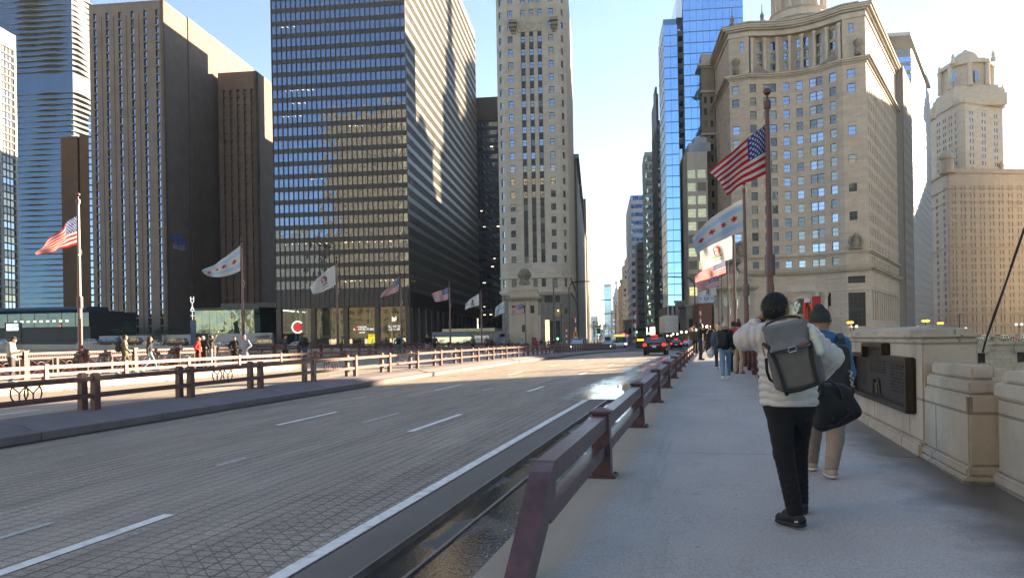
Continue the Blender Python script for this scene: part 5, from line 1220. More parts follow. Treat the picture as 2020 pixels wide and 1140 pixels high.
# its older wing
a = P2(1387, 300, 232); b = P2(1412, 300, 232); zt = at(1398, 125, 232).z
root = bldg('stone_wing', 'darker stone wing with bracketed cornice joining the curved building on its left', a)
mb = core(root, rect(a, b, 30), -1, zt, STONE_B); wn = Wins(root)
facade(mb, wn, a, b, -1, zt, even((b-a).length, 1.9, .9), rowsf(8, int((zt-16)/3.6), 3.6, 2.), depth=.35, pick=rpick((.1, .2, .7)))
mb.build('wall', M('brown_stone', (.30, .235, .18), .85, var=.12, vs=.4, bump=.2, bs=3, lines=(1.5, .6, .03, .75)), root)
mb = MB()
for z, g, h in ((zt-9, .5, .6), (zt-1.6, .5, .5), (zt-1.1, 1.2, .6), (zt-22, .5, .7)): q = MB(); q.prism([off(off(a, E1, -g), E2, -g), off(off(b, E1, g), E2, -g), off(b, E2, 30), off(off(a, E1, -g), E2, 30)], z, z+h); q.build('string_course', STONE_P, root)
mb.prism([off(a, E2, .5), off(b, E2, .5), off(b, E2, 20), off(a, E2, 20)], zt-.5, zt+3); mb.build('cornice', STONE_P, root); wn.done([W_BLUE, W_BLIND, W_DARK], 40)

# --- row along the river on the right
S1 = off(SBK, sr_, 2.0); 
def rside(name, label, p0, px1, pyt0, pym, mat, pitch=3.6, gh=1.8, pm=1.6, gl=W_DARK, front=20):
    b = hit(p0, SD, px1, 400); zt = at(hpx(p0), pyt0, p0.y).z; rt = bldg(name, label, p0); fl = Vector((-sr_.x, -sr_.y))
    q = core(rt, [p0, b, b+fl*front, p0+fl*front], -1, zt-.3, mat); nf = int((zt+1)/pitch)
    curtain(rt, p0, b, -1, -1+nf*pitch, pitch, gh, pm, mat, gl, finw=.5, find=.07, wall=q); 
    q.obox(V3(p0+fl*front, -1), V3(p0-p0-fl*front), V3(SD)*.4, (0, 0, zt+1)); q.build('wall', mat, rt); return b, rt, zt
b, rt, zt = rside('grey_office', 'grey ribbed office building seen edge on past the curved building', S1, 1801, 128, 0, M('rib_grey', (.25, .24, .235), .8, var=.06), gl=glass('rib_glass', (.6, .62, .66), (.03, .03, .035), .4))
g0 = P2(1801, 300, 330); g1 = hit(g0, SD, 1836, 300); gl_ = hit(g0, E1, 1757, 300); zt = at(1805, 66, 330).z
root = bldg('capped_glass_tower', 'glass tower with thin overhanging roof slab and slanting reflections on its side', g0); q = core(root, [gl_, g0, g1, gl_+(g1-g0)], -1, zt-6, SILV, inset=1.2)
curtain(root, gl_, g0, 0, int((zt-9)/3.8)*3.8, 3.8, 2.1, 2.2, SILV, G_BLUE, finw=.06, find=.03, wall=q)
curtain(root, g0, g1, 0, int((zt-9)/3.8)*3.8, 3.8, 3.0, 2.2, SILV, glass('bright_side', (.6, .66, .72), (.08, .09, .11), .45, wob=.08, wsc=.12), finw=.25, find=.04, wall=q)
q.build('wall', M('cool_grey_metal', (.2, .215, .235), .5, .2, var=.06), root); m_ = MB(); k = 1.06; cc = (gl_+g0+g1)/3; m_.prism([cc+(p-cc)*1.07 for p in (gl_, g0, g1, gl_+(g1-g0))], zt-1.5, zt); m_.build('roof_slab', M('pale_roof_slab', (.45, .42, .38), .6), root)

# --- domed terracotta skyscraper
root = bldg('domed_skyscraper', 'cream skyscraper topped by domed belvedere on a stepped tower at far right', P2(1900, 300, 405))
JC = P2(1899, 300, 405); ja = rad(40)
JL = P2(1846, 300, 432); JR = P2(1979, 300, 417); d1 = (JC-JL).normalized(); d2 = (JR-JC).normalized()
zj = lambda py: at(1900, py, 410).z
TER = M('pale_terracotta', (.50, .425, .35), .8, var=.08, vs=.2, bump=.2, bs=2, lines=(2.2, 1.2, .06, .78)); TERP = M('terracotta_trim', (.44, .365, .29), .85, var=.12, vs=.4)
JLc = JC-d1*2.2; JRc = JC+d2*2.2
zb, zt = zj(345), zj(206); fpj = [JL, JLc, JRc, JR, JR+(JL-JC)*.9+Vector((0, 10)), JL+Vector((4, 20))]
mb = core(root, fpj, zb, zt, TER); wn = Wins(root, bars=False)
nr = int((zt-zb-4)/3.75); rw = rowsf(zb+1.4, nr, 3.75, 2.1)
def pairs(L_, n, w=1.0, gap=.5):
    out = []
    for i in range(n): c = L_*(i+.5)/n; out += [(c-gap/2-w, c-gap/2), (c+gap/2, c+gap/2+w)]
    return out
facade(mb, wn, JRc, JR, zb, zt, pairs((JR-JRc).length-1, 3, 1.15, .8), rw, depth=.35, pick=rpick((.8, .1, .1)))
facade(mb, wn, JL, JLc, zb, zt, pairs((JLc-JL).length, 4, 1.2, 1.0), rw, depth=.35, pick=rpick((.8, .1, .1)))
facade(mb, wn, JLc, JRc, zb, zt, [], [], depth=.3)
# lower block
Lc = P2(1872, 500, 398); LL = P2(1843, 500, 420); LR = P2(2130, 500, 406); zl0, zl1 = -1, zj(347)
fl_ = [LL, Lc, LR, LR+Vector((10, 50)), LL+Vector((10, 50))]; mb2 = core(root, fl_, zl0, zl1, TER)
nlr = int((zl1-16)/3.75); rl_ = rowsf(12.5, nlr, 3.75, 2.2)
L_ = (LR-Lc).length; facade(mb2, wn, Lc, LR, -1, zl1, pairs(L_, 14, 1.5, .45), [(1.2, 4.6), (6.6, 10.6)]+rl_, depth=.45, pick=lambda c, r_: 0 if (c < 13 and r_ > 5 and random.random() < .85) else (2 if random.random() < .8 else 1))
facade(mb2, wn, LL, Lc, -1, zl1, pairs((Lc-LL).length, 2, 1.1, .6), [(1.2, 4.6), (6.6, 10.6)]+rl_, depth=.4, pick=rpick((.2, .2, .6)))
mb.build('tower_wall', TER, root); mb2.build('wall', TER, root); wn.done([W_BLUE, W_BLIND, W_DARK], 100)
cm = MB()
def band(mb, poly, g, z0, z1):
    c = sum((Vector(p) for p in poly), Vector((0, 0)))/len(poly); mb.prism([c+(Vector(p)-c)*(1+g/max(1, (Vector(p)-c).length)) for p in poly], z0, z1)
for z, h, g in ((zt-1, .6, .4), (zt-.4, 1., 1.3), (zt+.6, 1.6, .3), (zb, .6, .6)): band(cm, fpj, g, z, z+h)
for z, h, g in ((zl1-1, .8, 1.4), (zl1-.2, 1.6, .6), (zl1-9, .6, .8), (zl1-40, .6, .7), (11.4, .7, .8), (5.4, .6, .6), (zl1-16, .4, .6)): band(cm, fl_, g, z, z+h)
cm.build('cornice', TERP, root)
cB = P2(1905, 150, 425)
m_ = MB(); zs_ = zt+1.6
def octp(c, r_, n=4, rot=rad(40)): return [Vector((c[0]+r_*math.cos(rot+2*math.pi*k/n), c[1]+r_*math.sin(rot+2*math.pi*k/n))) for k in range(n)]
m_.prism(octp(cB, 20), zs_-2, zj(184)); m_.prism(octp(cB, 17.6), zj(184), zj(172)); m_.prism(octp(cB, 16), zj(172), zj(165)); m_.prism(octp(cB, 11, 8, .4), zj(165), zj(112)); m_.build('belvedere', TERP, root)
zd = zj(165); 
for k in range(8):
    a = .4+k*math.pi/4; p = Vector((cB.x+12.6*math.cos(a), cB.y+12.6*math.sin(a))); mk = MB(); mk.lathe(V3(p, zd), [(1.5, 0), (1.3, 1), (1.2, 11.5), (1.6, 12.4)], 10); mk.build('turret', TERP, root)
    if k % 2 == 0: mk = MB(); p2 = Vector((cB.x+14.2*math.cos(a+.2), cB.y+14.2*math.sin(a+.2))); mk.lathe(V3(p2, zj(118)), [(1.2, 0), (1.2, 2), (.7, 2.4), (.9, 4), (.1, 6)], 8); mk.build('pinnacle', TERP, root)
m_ = MB(); band(m_, octp(cB, 13.6, 8, .4), 0, zj(120), zj(113)); band(m_, octp(cB, 11.6, 8, .4), 0, zj(113), zj(109)); m_.build('parapet', TERP, root)
for k, px in enumerate((1878, 1912, 1923)):
    m_ = MB(); q_ = P2(px, 140, 413.2); m_.obox(V3(q_, zj(158)), (2.0, 0, 0), (0, 1.2, 0), (0, 0, zj(136)-zj(158))); m_.build('belvedere_window', W_BLUE, root)
m_ = MB(); rd = 7.2; z_ = zj(110); m_.lathe(V3(cB, z_), [(rd*1.04, -1), (rd*1.04, 0)]+[(rd*math.cos(i*math.pi/20), rd*1.02*math.sin(i*math.pi/20)*1.0) for i in range(0, 10)]+[(1.4, rd*1.02), (1.3, rd+.9), (.8, rd+1.2), (.1, rd+1.3)], 20); m_.build('dome', TERP, root, smooth=True)
for (px, py) in ((1841, 215), (1977, 165), (1868, 310), (1976, 328)):
    m_ = MB(); p = P2(px, py, 415); m_.lathe(V3(p, zj(py+14 if py != 165 else 192)), [(1.5, 0), (1.5, 2.5), (.9, 2.9), (1.3, 4.6), (.6, 6.4), (.1, 8)], 8); m_.build('pinnacle', TERP, root)
m_ = MB(); p = P2(1868, 330, 397); m_.lathe(V3(p, zj(345)-2), [(4, 0), (4, 1), (3.3, 1.2), (3.3, 7), (4.1, 7.5), (4.1, 8.8), (3, 10.5), (1.2, 12), (.2, 12.6)], 12); m_.build('corner_turret', TERP, root)

# --- bridge houses
def bhouse(p0, p1, dep, zc, zstat, label, statue=True, z0=-.6):
    """stone pylon: battered base, pilasters with small windows, cornice, stepped roof"""
    rt = thing('bridge_house', label, 'bridge house', V3(p0, z0)); d = (p1-p0).normalized(); n = Vector((d.y, -d.x)); L_ = (p1-p0).length
    BS = M('bridge_house_stone', (.45, .375, .29), .85, var=.08, vs=.8, bump=.2, bs=8, grime=.25, gs=.4)
    def R(g): return [p0-d*g+n*g, p1+d*g+n*g, p1+d*g-n*(dep+g), p0-d*g-n*(dep+g)]
    H = zc-z0; mb = MB(); mb.prism(R(-.12), z0, zc-H*.02)
    mb.prism(R(.25), z0, z0+H*.05); mb.prism(R(.15), z0+H*.05, z0+H*.12)
    mb.prism(R(0), z0+H*.12, z0+H*.70); mb.build('wall', BS, rt)
    ph = MB(); za, zb_ = z0+H*.70, zc-H*.035
    for (o, dd, LL_, nn, k) in ((p0, d, L_, n, 4), (p1, -n, dep, d, 5), (p0-n*dep, n, dep, -d, 5)):
        for i in range(k):
            u = LL_*i/(k-1); ph.obox(V3(o+dd*(u-.28 if 0 < i < k-1 else (u if i == 0 else u-.55)), za)-V3(nn)*.1, V3(dd)*.55, V3(nn)*.13, (0, 0, zb_-za))
    ph.build('pilaster', BS, rt)
    for (o, dd, LL_, nn, k) in ((p0, d, L_, n, 3), (p1, -n, dep, d, 4)):
        for i in range(k):
            u = LL_*(i+.5)/k; w = .8 if k == 3 else .5; m_ = MB(); m_.obox(V3(o+dd*(u-w/2), za+.25)-V3(nn)*.3, V3(dd)*w, V3(nn)*.2, (0, 0, (zb_-za)*.55)); m_.build('window', W_DARK, rt)
    m_ = MB(); m_.obox(V3(p0+d*(L_*.45), z0+H*.38)+V3(n)*.004, V3(d)*L_*.12, V3(n)*.05, (0, 0, H*.13)); m_.build('grille', M('rust_grille', (.09, .06, .045), .7), rt)
    co = MB(); co.prism(R(.2), zc-H*.035, zc-H*.01); co.prism(R(.5), zc-H*.01, zc+H*.015); co.prism(R(.62), zc+H*.015, zc+H*.03); co.build('cornice', M('mossy_cornice', (.33, .30, .23), .9, var=.25, vs=1), rt)
    at_ = MB(); at_.prism(R(-.15), zc+H*.03, zc+H*.15); at_.prism(R(-.05), zc+H*.15, zc+H*.165)
    b = R(0); c = sum(b, Vector((0, 0)))/4; zz = zc+H*.165
    for k, s in enumerate((.92, .72, .5)): at_.prism([c+(q-c)*s for q in b], zz+k*H*.03, zz+(k+1)*H*.03)
    at_.build('roof', BS, rt)
    if statue:
        st = MB(); zb = zz+H*.09; st.lathe(V3(c, zb), [(1.1, 0), (.75, .5), (.55, 1.2), (.75, 1.6), (1.1, 1.9), (1.15, 2.4), (.75, 2.9), (.3, 3.1)], 12)
        for a in (0, 1.57, 3.14, 4.71): st.tube([V3(c, zb)+Vector((math.cos(a)*.9, math.sin(a)*.9, .3)), V3(c, zb)+Vector((math.cos(a)*.6, math.sin(a)*.6, 1.2)), V3(c, zb)+Vector((math.cos(a)*1.1, math.sin(a)*1.1, 2.1))], [.28, .18, .3], 6)
        st.build('urn', STONE_D, rt)
    return rt
p0 = P2(1004, 640, 132); p1 = hit(p0, E1, 1061, 640)
bhouse(p0, p1, 7, at(1040, 589, 132).z, 0, 'beige stone bridge house with carved urn on its stepped roof, left of the avenue')
p0 = P2(1421, 640, 118); p1 = hit(p0, E1, 1489, 640)
bhouse(p0, p1, 6, at(1455, 570, 118).z, 0, 'beige stone bridge house half hidden by the right flagpoles', statue=True)

# --- right river bank
t = thing('quay_wall', 'stone quay wall with balustrade and dark lower openings at the far right', 'wall', (60, 115, -7)); YQ = 118
zq = lambda py: at(1960, py, YQ*1.0).z
q0 = Vector((38, 111)); q1 = Vector((175, 128)); qd = (q1-q0).normalized(); qn = Vector((qd.y, -qd.x)); mb = MB()
mb.obox(V3(q0, -8), V3(q1-q0), -V3(qn)*1.2, (0, 0, 8+zq(679))); mb.obox(V3(q0, zq(679))+V3(qn)*.25, V3(q1-q0), -V3(qn)*1.6, (0, 0, zq(673)-zq(679))); 
mb.obox(V3(q0, zq(664.5))+V3(qn)*.12, V3(q1-q0), -V3(qn)*.8, (0, 0, zq(661.5)-zq(664.5))); mb.build('wall', PST, t)
mb = MB(); Lq = (q1-q0).length
for i in range(int(Lq/.42)):
    if i % 14 < 2: mb.obox(V3(q0+qd*(i*.42), zq(673)), V3(qd)*.5, -V3(qn)*.6, (0, 0, zq(664.5)-zq(673)))
    else: mb.lathe(V3(q0+qd*(i*.42)-qn*.25, zq(673)), [(.09, 0), (.13, .25), (.07, .5), (.1, zq(664.5)-zq(673))], 6)
tag(mb.build('baluster', PST, t), kind='stuff')
for i in range(9):
    u = 14+i*12.6; o = MB(); o.obox(V3(q0+qd*u, zq(714))+V3(qn)*.02, V3(qd)*7.2, V3(qn)*.06, (0, 0, zq(695)-zq(714))); o.build('opening', M('dark_opening', (.02, .018, .015), .9), t)
    o = MB(); o.obox(V3(q0+qd*(u-.6), zq(694))+V3(qn)*.05, V3(qd)*8.4, V3(qn)*.35, (0, 0, zq(681)-zq(694))); o.build('lintel', PST, t)
#@@SECTION4
# ------------------------------------------------------------------ unseen blocks: some added to shade the scene, the rest stand in the window reflections
def block(label, x0, x1, y0, y1, h, mat, wins=True, crown=None, pitch=4.4, col=3.4):
    rt = thing('unseen_block', label, 'building', ((x0+x1)/2, (y0+y1)/2, -1), 'blocks standing beyond the edges of the photo')
    mb = MB(); mb.prism([(x0+.5, y0+.5), (x1-.5, y0+.5), (x1-.5, y1-.5), (x0+.5, y1-.5)], -1, h)
    if crown:
        for g, hh in crown: mb.prism([(x0+g, y0+g), (x1-g, y0+g), (x1-g, y1-g), (x0+g, y1-g)], h-1, h+hh)
    if wins:
        w_ = Wins(rt, bars=False)
        facade(mb, w_, (x1, y1), (x0, y1), -1, h, even(x1-x0, col, col*.52), rowsf(3, int((h-6)/pitch), pitch, pitch*.48), depth=.6, pick=lambda a, b: 0)
        w_.done([W_DARK], 20)
    mb.build('wall', mat, rt); return rt
GOLD = M('golden_stone', (.38, .28, .165), .85, var=.15, vs=.1)
block('tall golden stone block behind the camera, mirrored in the black tower', -192, -134, -92, -46, 163, GOLD, pitch=6.2, col=6.4)
block('lower pale block behind the camera, mirrored low in the black tower', -262, -202, -92, -50, 82, M('pale_block', (.33, .30, .25), .85, var=.1))
block('golden block behind the camera, mirrored in the limestone tower windows', -66, -8, -96, -56, 104, GOLD)
block('unseen broad white block on the right, added to shade the near deck', 110, 160, -90, 91.7, 110, M('white_terracotta', (.5, .48, .43), .8, var=.1), wins=False, crown=((12, 25),))  # added occluder: keeps the sun off the near deck
block('unseen low white block, added to trim the shade along the median', 110, 160, 91.8, 100.5, 36.9, MATS['white_terracotta'], wins=False)  # added occluder: height set so its shadow ends just past the median
block('unseen long stone block, added to shade the far half of the bridge', 215, 255, 211.5, 300, 100, M('plain_stone_block', (.4, .36, .3), .85, var=.1), wins=False)  # added occluder: closes the sunlit band across the bridge
block('unseen stone block, added to shade the river side of the curved building', 262, 300, 306, 368, 112, MATS['plain_stone_block'], wins=False)  # added occluder: keeps the curved building's river side out of the sun
block('unseen stepped tower, added to cast shade on the side of the black tower', 405, 430, 560, 590, 205, MATS['plain_stone_block'], wins=False, crown=((4, 22), (8, 40), (11, 62)))  # added occluder: throws a stepped shadow on the black tower
block('unseen very tall dark tower, added to shade the side of the brown hotel', 548, 615, 700, 760, 275, BLACKST, wins=False, crown=((18, 30),))  # added occluder: leaves only the top of the hotel side in sun

# ------------------------------------------------------------------ flagpoles and flags
FR = M('flag_red', (.52, .02, .03), .8, transl=.45, var=.04); FW = M('flag_white', (.58, .575, .56), .8, transl=.28, var=.04); FB = M('flag_navy', (.02, .045, .20), .8, transl=.35, var=.06)
FL = M('flag_sky', (.34, .52, .72), .8, transl=.28, var=.03); FBR = M('flag_brown', (.16, .08, .05), .8, transl=.3, var=.2, vs=6); FGR = M('flag_green', (.18, .24, .12), .8, transl=.3, var=.2, vs=6)
FM = [FW, FR, FB, FL, FBR, FGR]
def star(x, y, n, ro, ri):
    r_ = np.hypot(x, y); a = np.arctan2(x, y) % (2*np.pi/n); a = np.minimum(a, 2*np.pi/n-a)*n/np.pi
    return r_ < ro*(1-a)+ri*a
def flagtex(kind, u, v):
    m = np.zeros(u.shape, int); X = u*1.6
    if kind == 'us':
        m[((v*13).astype(int) % 2) == 0] = 1
        can = (u < .40) & (v > 6/13); m[can] = 2
        for r_ in range(9):
            for c_ in range(6 if r_ % 2 == 0 else 5):
                cu = .40*((c_+.5)/6 + (0 if r_ % 2 == 0 else 1/12)); cv = 6/13+(7/13)*(r_+.7)/9.4
                m[can & star((u-cu)*1.6, v-cv, 5, .030, .014)] = 0
    elif kind == 'city':
        m[((v > .16) & (v < .33)) | ((v > .67) & (v < .84))] = 3
        for k in range(4): m[star((u-(.16+.2267*k))*1.6, v-.5, 6, .115, .05)] = 1
    else:
        x = (u-.5)*1.6; y = v-.55
        m[(x/.20)**2+(y/.20)**2 < 1] = 0
        m[((x+.03)/.16)**2+((y-.06)/.19)**2 < 1] = 4
        m[((x-.10)/.13)**2+((y-.10)/.10)**2 < 1] = 0
        m[(abs(np.hypot(x-.02, y-.15)-.13) < .022) & (x > -.12)] = 1
        m[((x-.05)/.11)**2+((y+.03)/.11)**2 < 1] = 1
        m[((x-.04)/.075)**2+((y+.03)/.08)**2 < 1] = 3
        m[((x)/.26)**2+((y+.20)/.055)**2 < 1] = 5
        tx = (abs(y+.37) < .035) & (abs(x) < .24) & (((x+.24)*16.6 % 1) < .62); m[tx] = 2
    return m
def flag(kind, label, Y, HT, HB, FT, FB_, grp, seed, res=1., amp=.10, sag=.0, topmid=None, botmid=None):
    NU, NV = int(96*res), int(65*res); r_ = random.Random(seed)
    P = {k: np.array(at(p[0], p[1], Y)) for k, p in (('ht', HT), ('hb', HB), ('ft', FT), ('fb', FB_))}
    tm = np.array(at(*topmid, Y)) if topmid else (P['ht']+P['ft'])/2
    bm = np.array(at(*botmid, Y)) if botmid else (P['hb']+P['fb'])/2
    uu_, vv = np.meshgrid(np.linspace(0, 1, NU+1), np.linspace(0, 1, NV+1), indexing='ij')
    def q3(a, m_, b, t):
        c = 2*m_-(a+b)/2; t = t[..., None]; return (1-t)**2*a+2*t*(1-t)*c+t*t*b
    T = q3(P['ht'], tm, P['ft'], uu_); B = q3(P['hb'], bm, P['fb'], uu_)
    V = B+(T-B)*vv[..., None]
    ph = r_.uniform(0, 6); L_ = np.linalg.norm(P['ht']-P['ft'])
    wv = np.sin(uu_*9.5+vv*2.6+ph)*.55+np.sin(uu_*17+vv*-3.1+ph*2)*.25+np.sin(uu_*4.2-vv*2+ph*.5)*.5
    env = np.minimum(1, uu_*2.2)
    V[..., 1] += (wv*env*amp*2.2)+uu_*L_*.35
    V[..., 2] += np.sin(uu_*11+vv*3+ph)*env*amp*.16
    V[..., 0] += np.sin(uu_*9+vv*5+ph)*env*amp*.12
    idx = np.arange((NU+1)*(NV+1)).reshape(NU+1, NV+1)
    F = np.stack([idx[:-1, :-1], idx[:-1, 1:], idx[1:, 1:], idx[1:, :-1]], -1).reshape(-1, 4)
    uc = (uu_[:-1, :-1]+uu_[1:, 1:])/2; vc = (vv[:-1, :-1]+vv[1:, 1:])/2
    mi = flagtex(kind, uc, vc).reshape(-1)
    me = npmesh('flag', V.reshape(-1, 3)-P['ht'], F, FM, mi, smooth=True)
    o = mkobj('flag', me); o.location = P['ht']; tag(o, label, 'flag', grp); return o
POLEM = M('pole_maroon', (.13, .045, .042), .35, var=.12, vs=2, grime=.15, gs=1)
def pole(label, t_, s, ztop, grp, r0=.10, zb=None, clip=None):
    b = br(t_, s); zb = zs(t_)+1.0 if zb is None else zb
    rt = thing('flagpole', label, 'flagpole', (b.x, b.y, zb), grp); H = ztop-zb
    m_ = MB(); m_.lathe((b.x, b.y, zb), [(r0*1.5, 0), (r0*1.5, .12), (r0, .2), (r0*.95, H*.33), (r0*.82, H*.34), (r0*.6, H)], 10); m_.build('shaft', POLEM, rt, smooth=False)
    m_ = MB(); m_.lathe((b.x, b.y, ztop), [(r0*.9, -.02), (r0*.9, .16), (r0*.3, .18), (r0*.3, .28)]+[(r0*.95*math.sin(math.pi*k/6+.2), .38-r0*.95*math.cos(math.pi*k/6+.2)) for k in range(6)]+[(.005, .48)], 10); m_.build('finial', POLEM, rt)
    m_ = MB(); m_.lathe((b.x, b.y, zb+H*.30), [(r0*1.35, 0), (r0*1.35, .5)], 8); m_.build('collar', M('pole_grey', (.16, .10, .10), .5), rt)
    m_ = MB(); hy = Vector((.06, -.10, 0)); z0 = zb+1.5; m_.tube([Vector((b.x, b.y, z0))+hy*r0*10, Vector((b.x, b.y, ztop-.1))+hy*r0*6], .012, 5)
    m_.tube([Vector((b.x+.1, b.y-.1, ztop-1.95)), Vector((b.x+.18, b.y-.1, ztop-2.2)), Vector((b.x+.1, b.y-.1, ztop-2.4)), Vector((b.x+.02, b.y-.12, ztop-2.25))], .02, 5); m_.build('halyard', M('rope', (.5, .48, .42), .8), rt)
    return rt
words = ['nearest', 'second', 'third', 'fourth', 'fifth', 'sixth', 'seventh', 'eighth']
lt = [(155.5, 401), (477, 487), (663, 518), (789, 549), (885, 563), (947, 578), (994, 592), (1034, 603)]
LF = [('us', 'stars and stripes flag blowing left from the nearest flagpole of the far railing', (154, 425), (154, 481), (49, 489), (52, 499), (107, 446), (107, 488)),
      ('city', 'white city flag with two sky blue bars and red stars on the second left flagpole', (474, 484), (474, 534), (386, 532), (393, 540), (429, 511), (430, 545)),
      ('state', 'white state flag with brown eagle seal in front of the black tower', (661, 523), (662, 561), (604, 564), (613, 579), (632, 539), (640, 572)),
      ('us', 'stars and stripes flag in front of the lobby bays of the black tower', (787, 547), (786, 575), (752, 576), (748, 586), (772, 560), (768, 581)),
      ('us', 'stars and stripes flag in front of the side wall of the black tower', (884, 567), (884, 591), (850, 577), (857, 596), (868, 572), (872, 594)),
      ('state', 'white state flag hanging left of the city flag near the bridge house', (945, 579), (945, 603), (918, 598), (916, 611), (930, 588), (932, 605)),
      ('city', 'white city flag with pale blue bars just left of the bridge house', (996, 594), (996, 616), (977, 608), (976, 625), (986, 599), (986, 620)),
      ('us', 'small stars and stripes flag flying across the bridge house wall', (1033, 599), (1034, 617), (1008, 608), (1008, 621), (1020, 603), (1021, 620))]
GP = 'flagpoles rising from the bridge railings'; GF = 'flags flying along the bridge'
for i, (px, pyt) in enumerate(lt):
    t_ = t_of(px+2, LS, 600); b = br(t_, LS); pole('maroon flagpole on the far railing, %s from the camera' % words[i] if i < 7 else 'maroon flagpole on the far railing in front of the bridge house', t_, LS, at(px, pyt, b.y).z, GP)
    k = LF[i]; flag(k[0], k[1], b.y, k[2], k[3], k[4], k[5], GF, i+1, 1 if i < 3 else .7, amp=.11, topmid=k[6], botmid=k[7])
rt_ = [(1516.5, 213, .095), (1468.5, 380, .10), (1446, 468, .10), (1433, 512, .10), (1420.5, 545, .11), (1414, 566, .11), (1410.5, 580, .11), (1406.5, 592, .11)]
RF = [('us', 'largest stars and stripes flag on the tallest looking right flagpole', (1517, 241), (1524, 339), (1411, 327), (1443, 380), (1472, 276), (1478, 357)),
      ('city', 'large white city flag with red stars hanging under the biggest flag', (1465, 393), (1467, 456), (1373, 466), (1385, 496), (1412, 425), (1428, 472)),
      ('state', 'white state flag with seal partly tucked under the large city flag', (1445, 463), (1445, 510), (1384, 492), (1391, 532), (1414, 478), (1420, 519)),
      ('us', 'upper of two small glowing stars and stripes flags on the right', (1431, 511), (1432, 539), (1375, 543), (1378, 556), (1404, 524), (1405, 548)),
      ('us', 'lower of two small glowing stars and stripes flags on the right', (1418, 544), (1419, 564), (1374, 557), (1382, 575), (1394, 551), (1400, 569)),
      ('state', 'small white state flag below the glowing stars and stripes flags', (1413, 565), (1414, 582), (1381, 570), (1383, 584), (1397, 567), (1398, 583)),
      ('city', 'small white city flag with four red stars low on the right', (1410, 580), (1410, 596), (1378, 582), (1382, 598), (1394, 580), (1396, 597)),
      ('us', 'smallest stars and stripes flag at the foot of the right hand flag cluster', (1406, 593), (1406, 601), (1380, 602), (1381, 607), (1393, 597), (1393, 606))]
for i, (px, pyt, r0) in enumerate(rt_):
    t_ = t_of(px+3, RS, 560); b = br(t_, RS); pole('maroon flagpole on the right railing, %s from the camera' % words[i], t_, RS, at(px, pyt, b.y).z, GP, r0=r0)
    k = RF[i]; flag(k[0], k[1], b.y, k[2], k[3], k[4], k[5], GF, i+21, 1.25 if i < 2 else .8, amp=.09 if i else .11, topmid=k[6], botmid=k[7])
pm = [(1401, 600), (1398, 606)]

# ------------------------------------------------------------------ street furniture
def P3(px, py, Y): return at(px, py, Y)
def mast(label, px, pyt, pyb, Y, arm=None, grp='street light masts', r_=.11, head=True):
    b = P3(px, pyb, Y); t = P3(px, pyt, Y); rt = thing('street_lamp', label, 'street lamp', b, grp); m_ = MB()
    pts = [b, Vector((b.x, b.y, t.z-1.5 if arm else t.z))]
    if arm:
        e = P3(arm[0], arm[1], Y); sg = 1 if e.x > b.x else -1
        for k in range(1, 6): a = k*math.pi/10; pts.append(Vector((b.x+sg*1.5*(1-math.cos(a)), b.y, t.z-1.5+1.5*math.sin(a))))
        pts.append(Vector((e.x, b.y, e.z)))
    m_.tube(pts, r_, 7); m_.build('pole', DARKM, rt)
    m_ = MB()
    if arm: e = pts[-1]; m_.bbox(e.x-.5, e.x+.5, e.y-.15, e.y+.15, e.z-.1, e.z+.06, .03)
    else: m_.bbox(t.x-.1, t.x+.7, t.y-.15, t.y+.15, t.z-.05, t.z+.12, .03)
    m_.build('lamp_head', M('lamp_grey', (.12, .12, .12), .5), rt); return rt
mast('tall dark lamp mast with long arm reaching over the left roadway', 1124, 556, 684, 148, (1167, 555))
mast('dark lamp mast standing in front of the limestone tower', 1094, 566, 684, 140)
mast('shorter dark lamp mast before the round golden window', 1108, 599, 684, 146)
mast('pale lamp mast arching over the avenue beside the left signals', 1179, 592, 682, 235, (1206, 591), r_=.16)
mast('far lamp mast arching over the avenue', 1184, 619, 678, 330, (1208, 618), r_=.18)
mast('dark lamp mast with long arm left of the right flag cluster', 1372, 547, 672, 132, (1322, 546))
def signal(label, px, py, Y, col, grp='traffic signals', pyb=690, two=False):
    p = P3(px, py, Y); b = P3(px, pyb, Y); rt = thing('traffic_signal', label, 'traffic signal', (p.x, p.y, -.5), grp)
    m_ = MB(); m_.tube([(p.x, p.y+.1, -.55), (p.x, p.y+.1, p.z+1.9)], .09, 6); m_.build('pole', DARKM, rt)
    m_ = MB(); m_.bbox(p.x-.3, p.x+.3, p.y-.25, p.y, p.z-.35, p.z+1.6, .04); m_.build('housing', DARKM, rt)
    for k, (cm_) in enumerate((('g'), ('y'), ('r'))):
        on = cm_ == col; m_ = MB(); q = [Vector((p.x+.21*math.cos(a*.785), p.y-.28, p.z+k*.6+.21*math.sin(a*.785))) for a in range(8)]
        m_.extr(q, (0, .05, 0)); mt = (LAMP_G if cm_ == 'g' else LAMP_R if cm_ == 'r' else LAMP_O) if on else M('lens_off', (.03, .03, .03), .3)
        m_.build('lens', mt, rt)
    return rt
signal('green traffic signal at the left kerb beyond the bridge', 1100, 668+0, 158, 'g')
for o in (): pass
signal('green traffic signal under the street name sign in the middle of the avenue', 1181, 660, 190, 'g')
signal('green traffic signal left of the balconied towers on the right kerb', 1255, 655, 178, 'g')
signal('green traffic signal hanging above the black utility vehicle', 1279.5, 658, 186, 'g')
signal('bright green traffic signal just left of the crowd on the right', 1372, 650.5, 138, 'g')
signal('second green traffic signal right behind the crowd', 1394.5, 657.5, 142, 'g')
signal('red traffic signal beside the bus', 1230, 667, 205, 'r'); signal('red traffic signal right of the bus lights', 1237.5, 670, 215, 'r')
signal('small red signal by the glass pavilion at far left', 120, 651, 212, 'r')
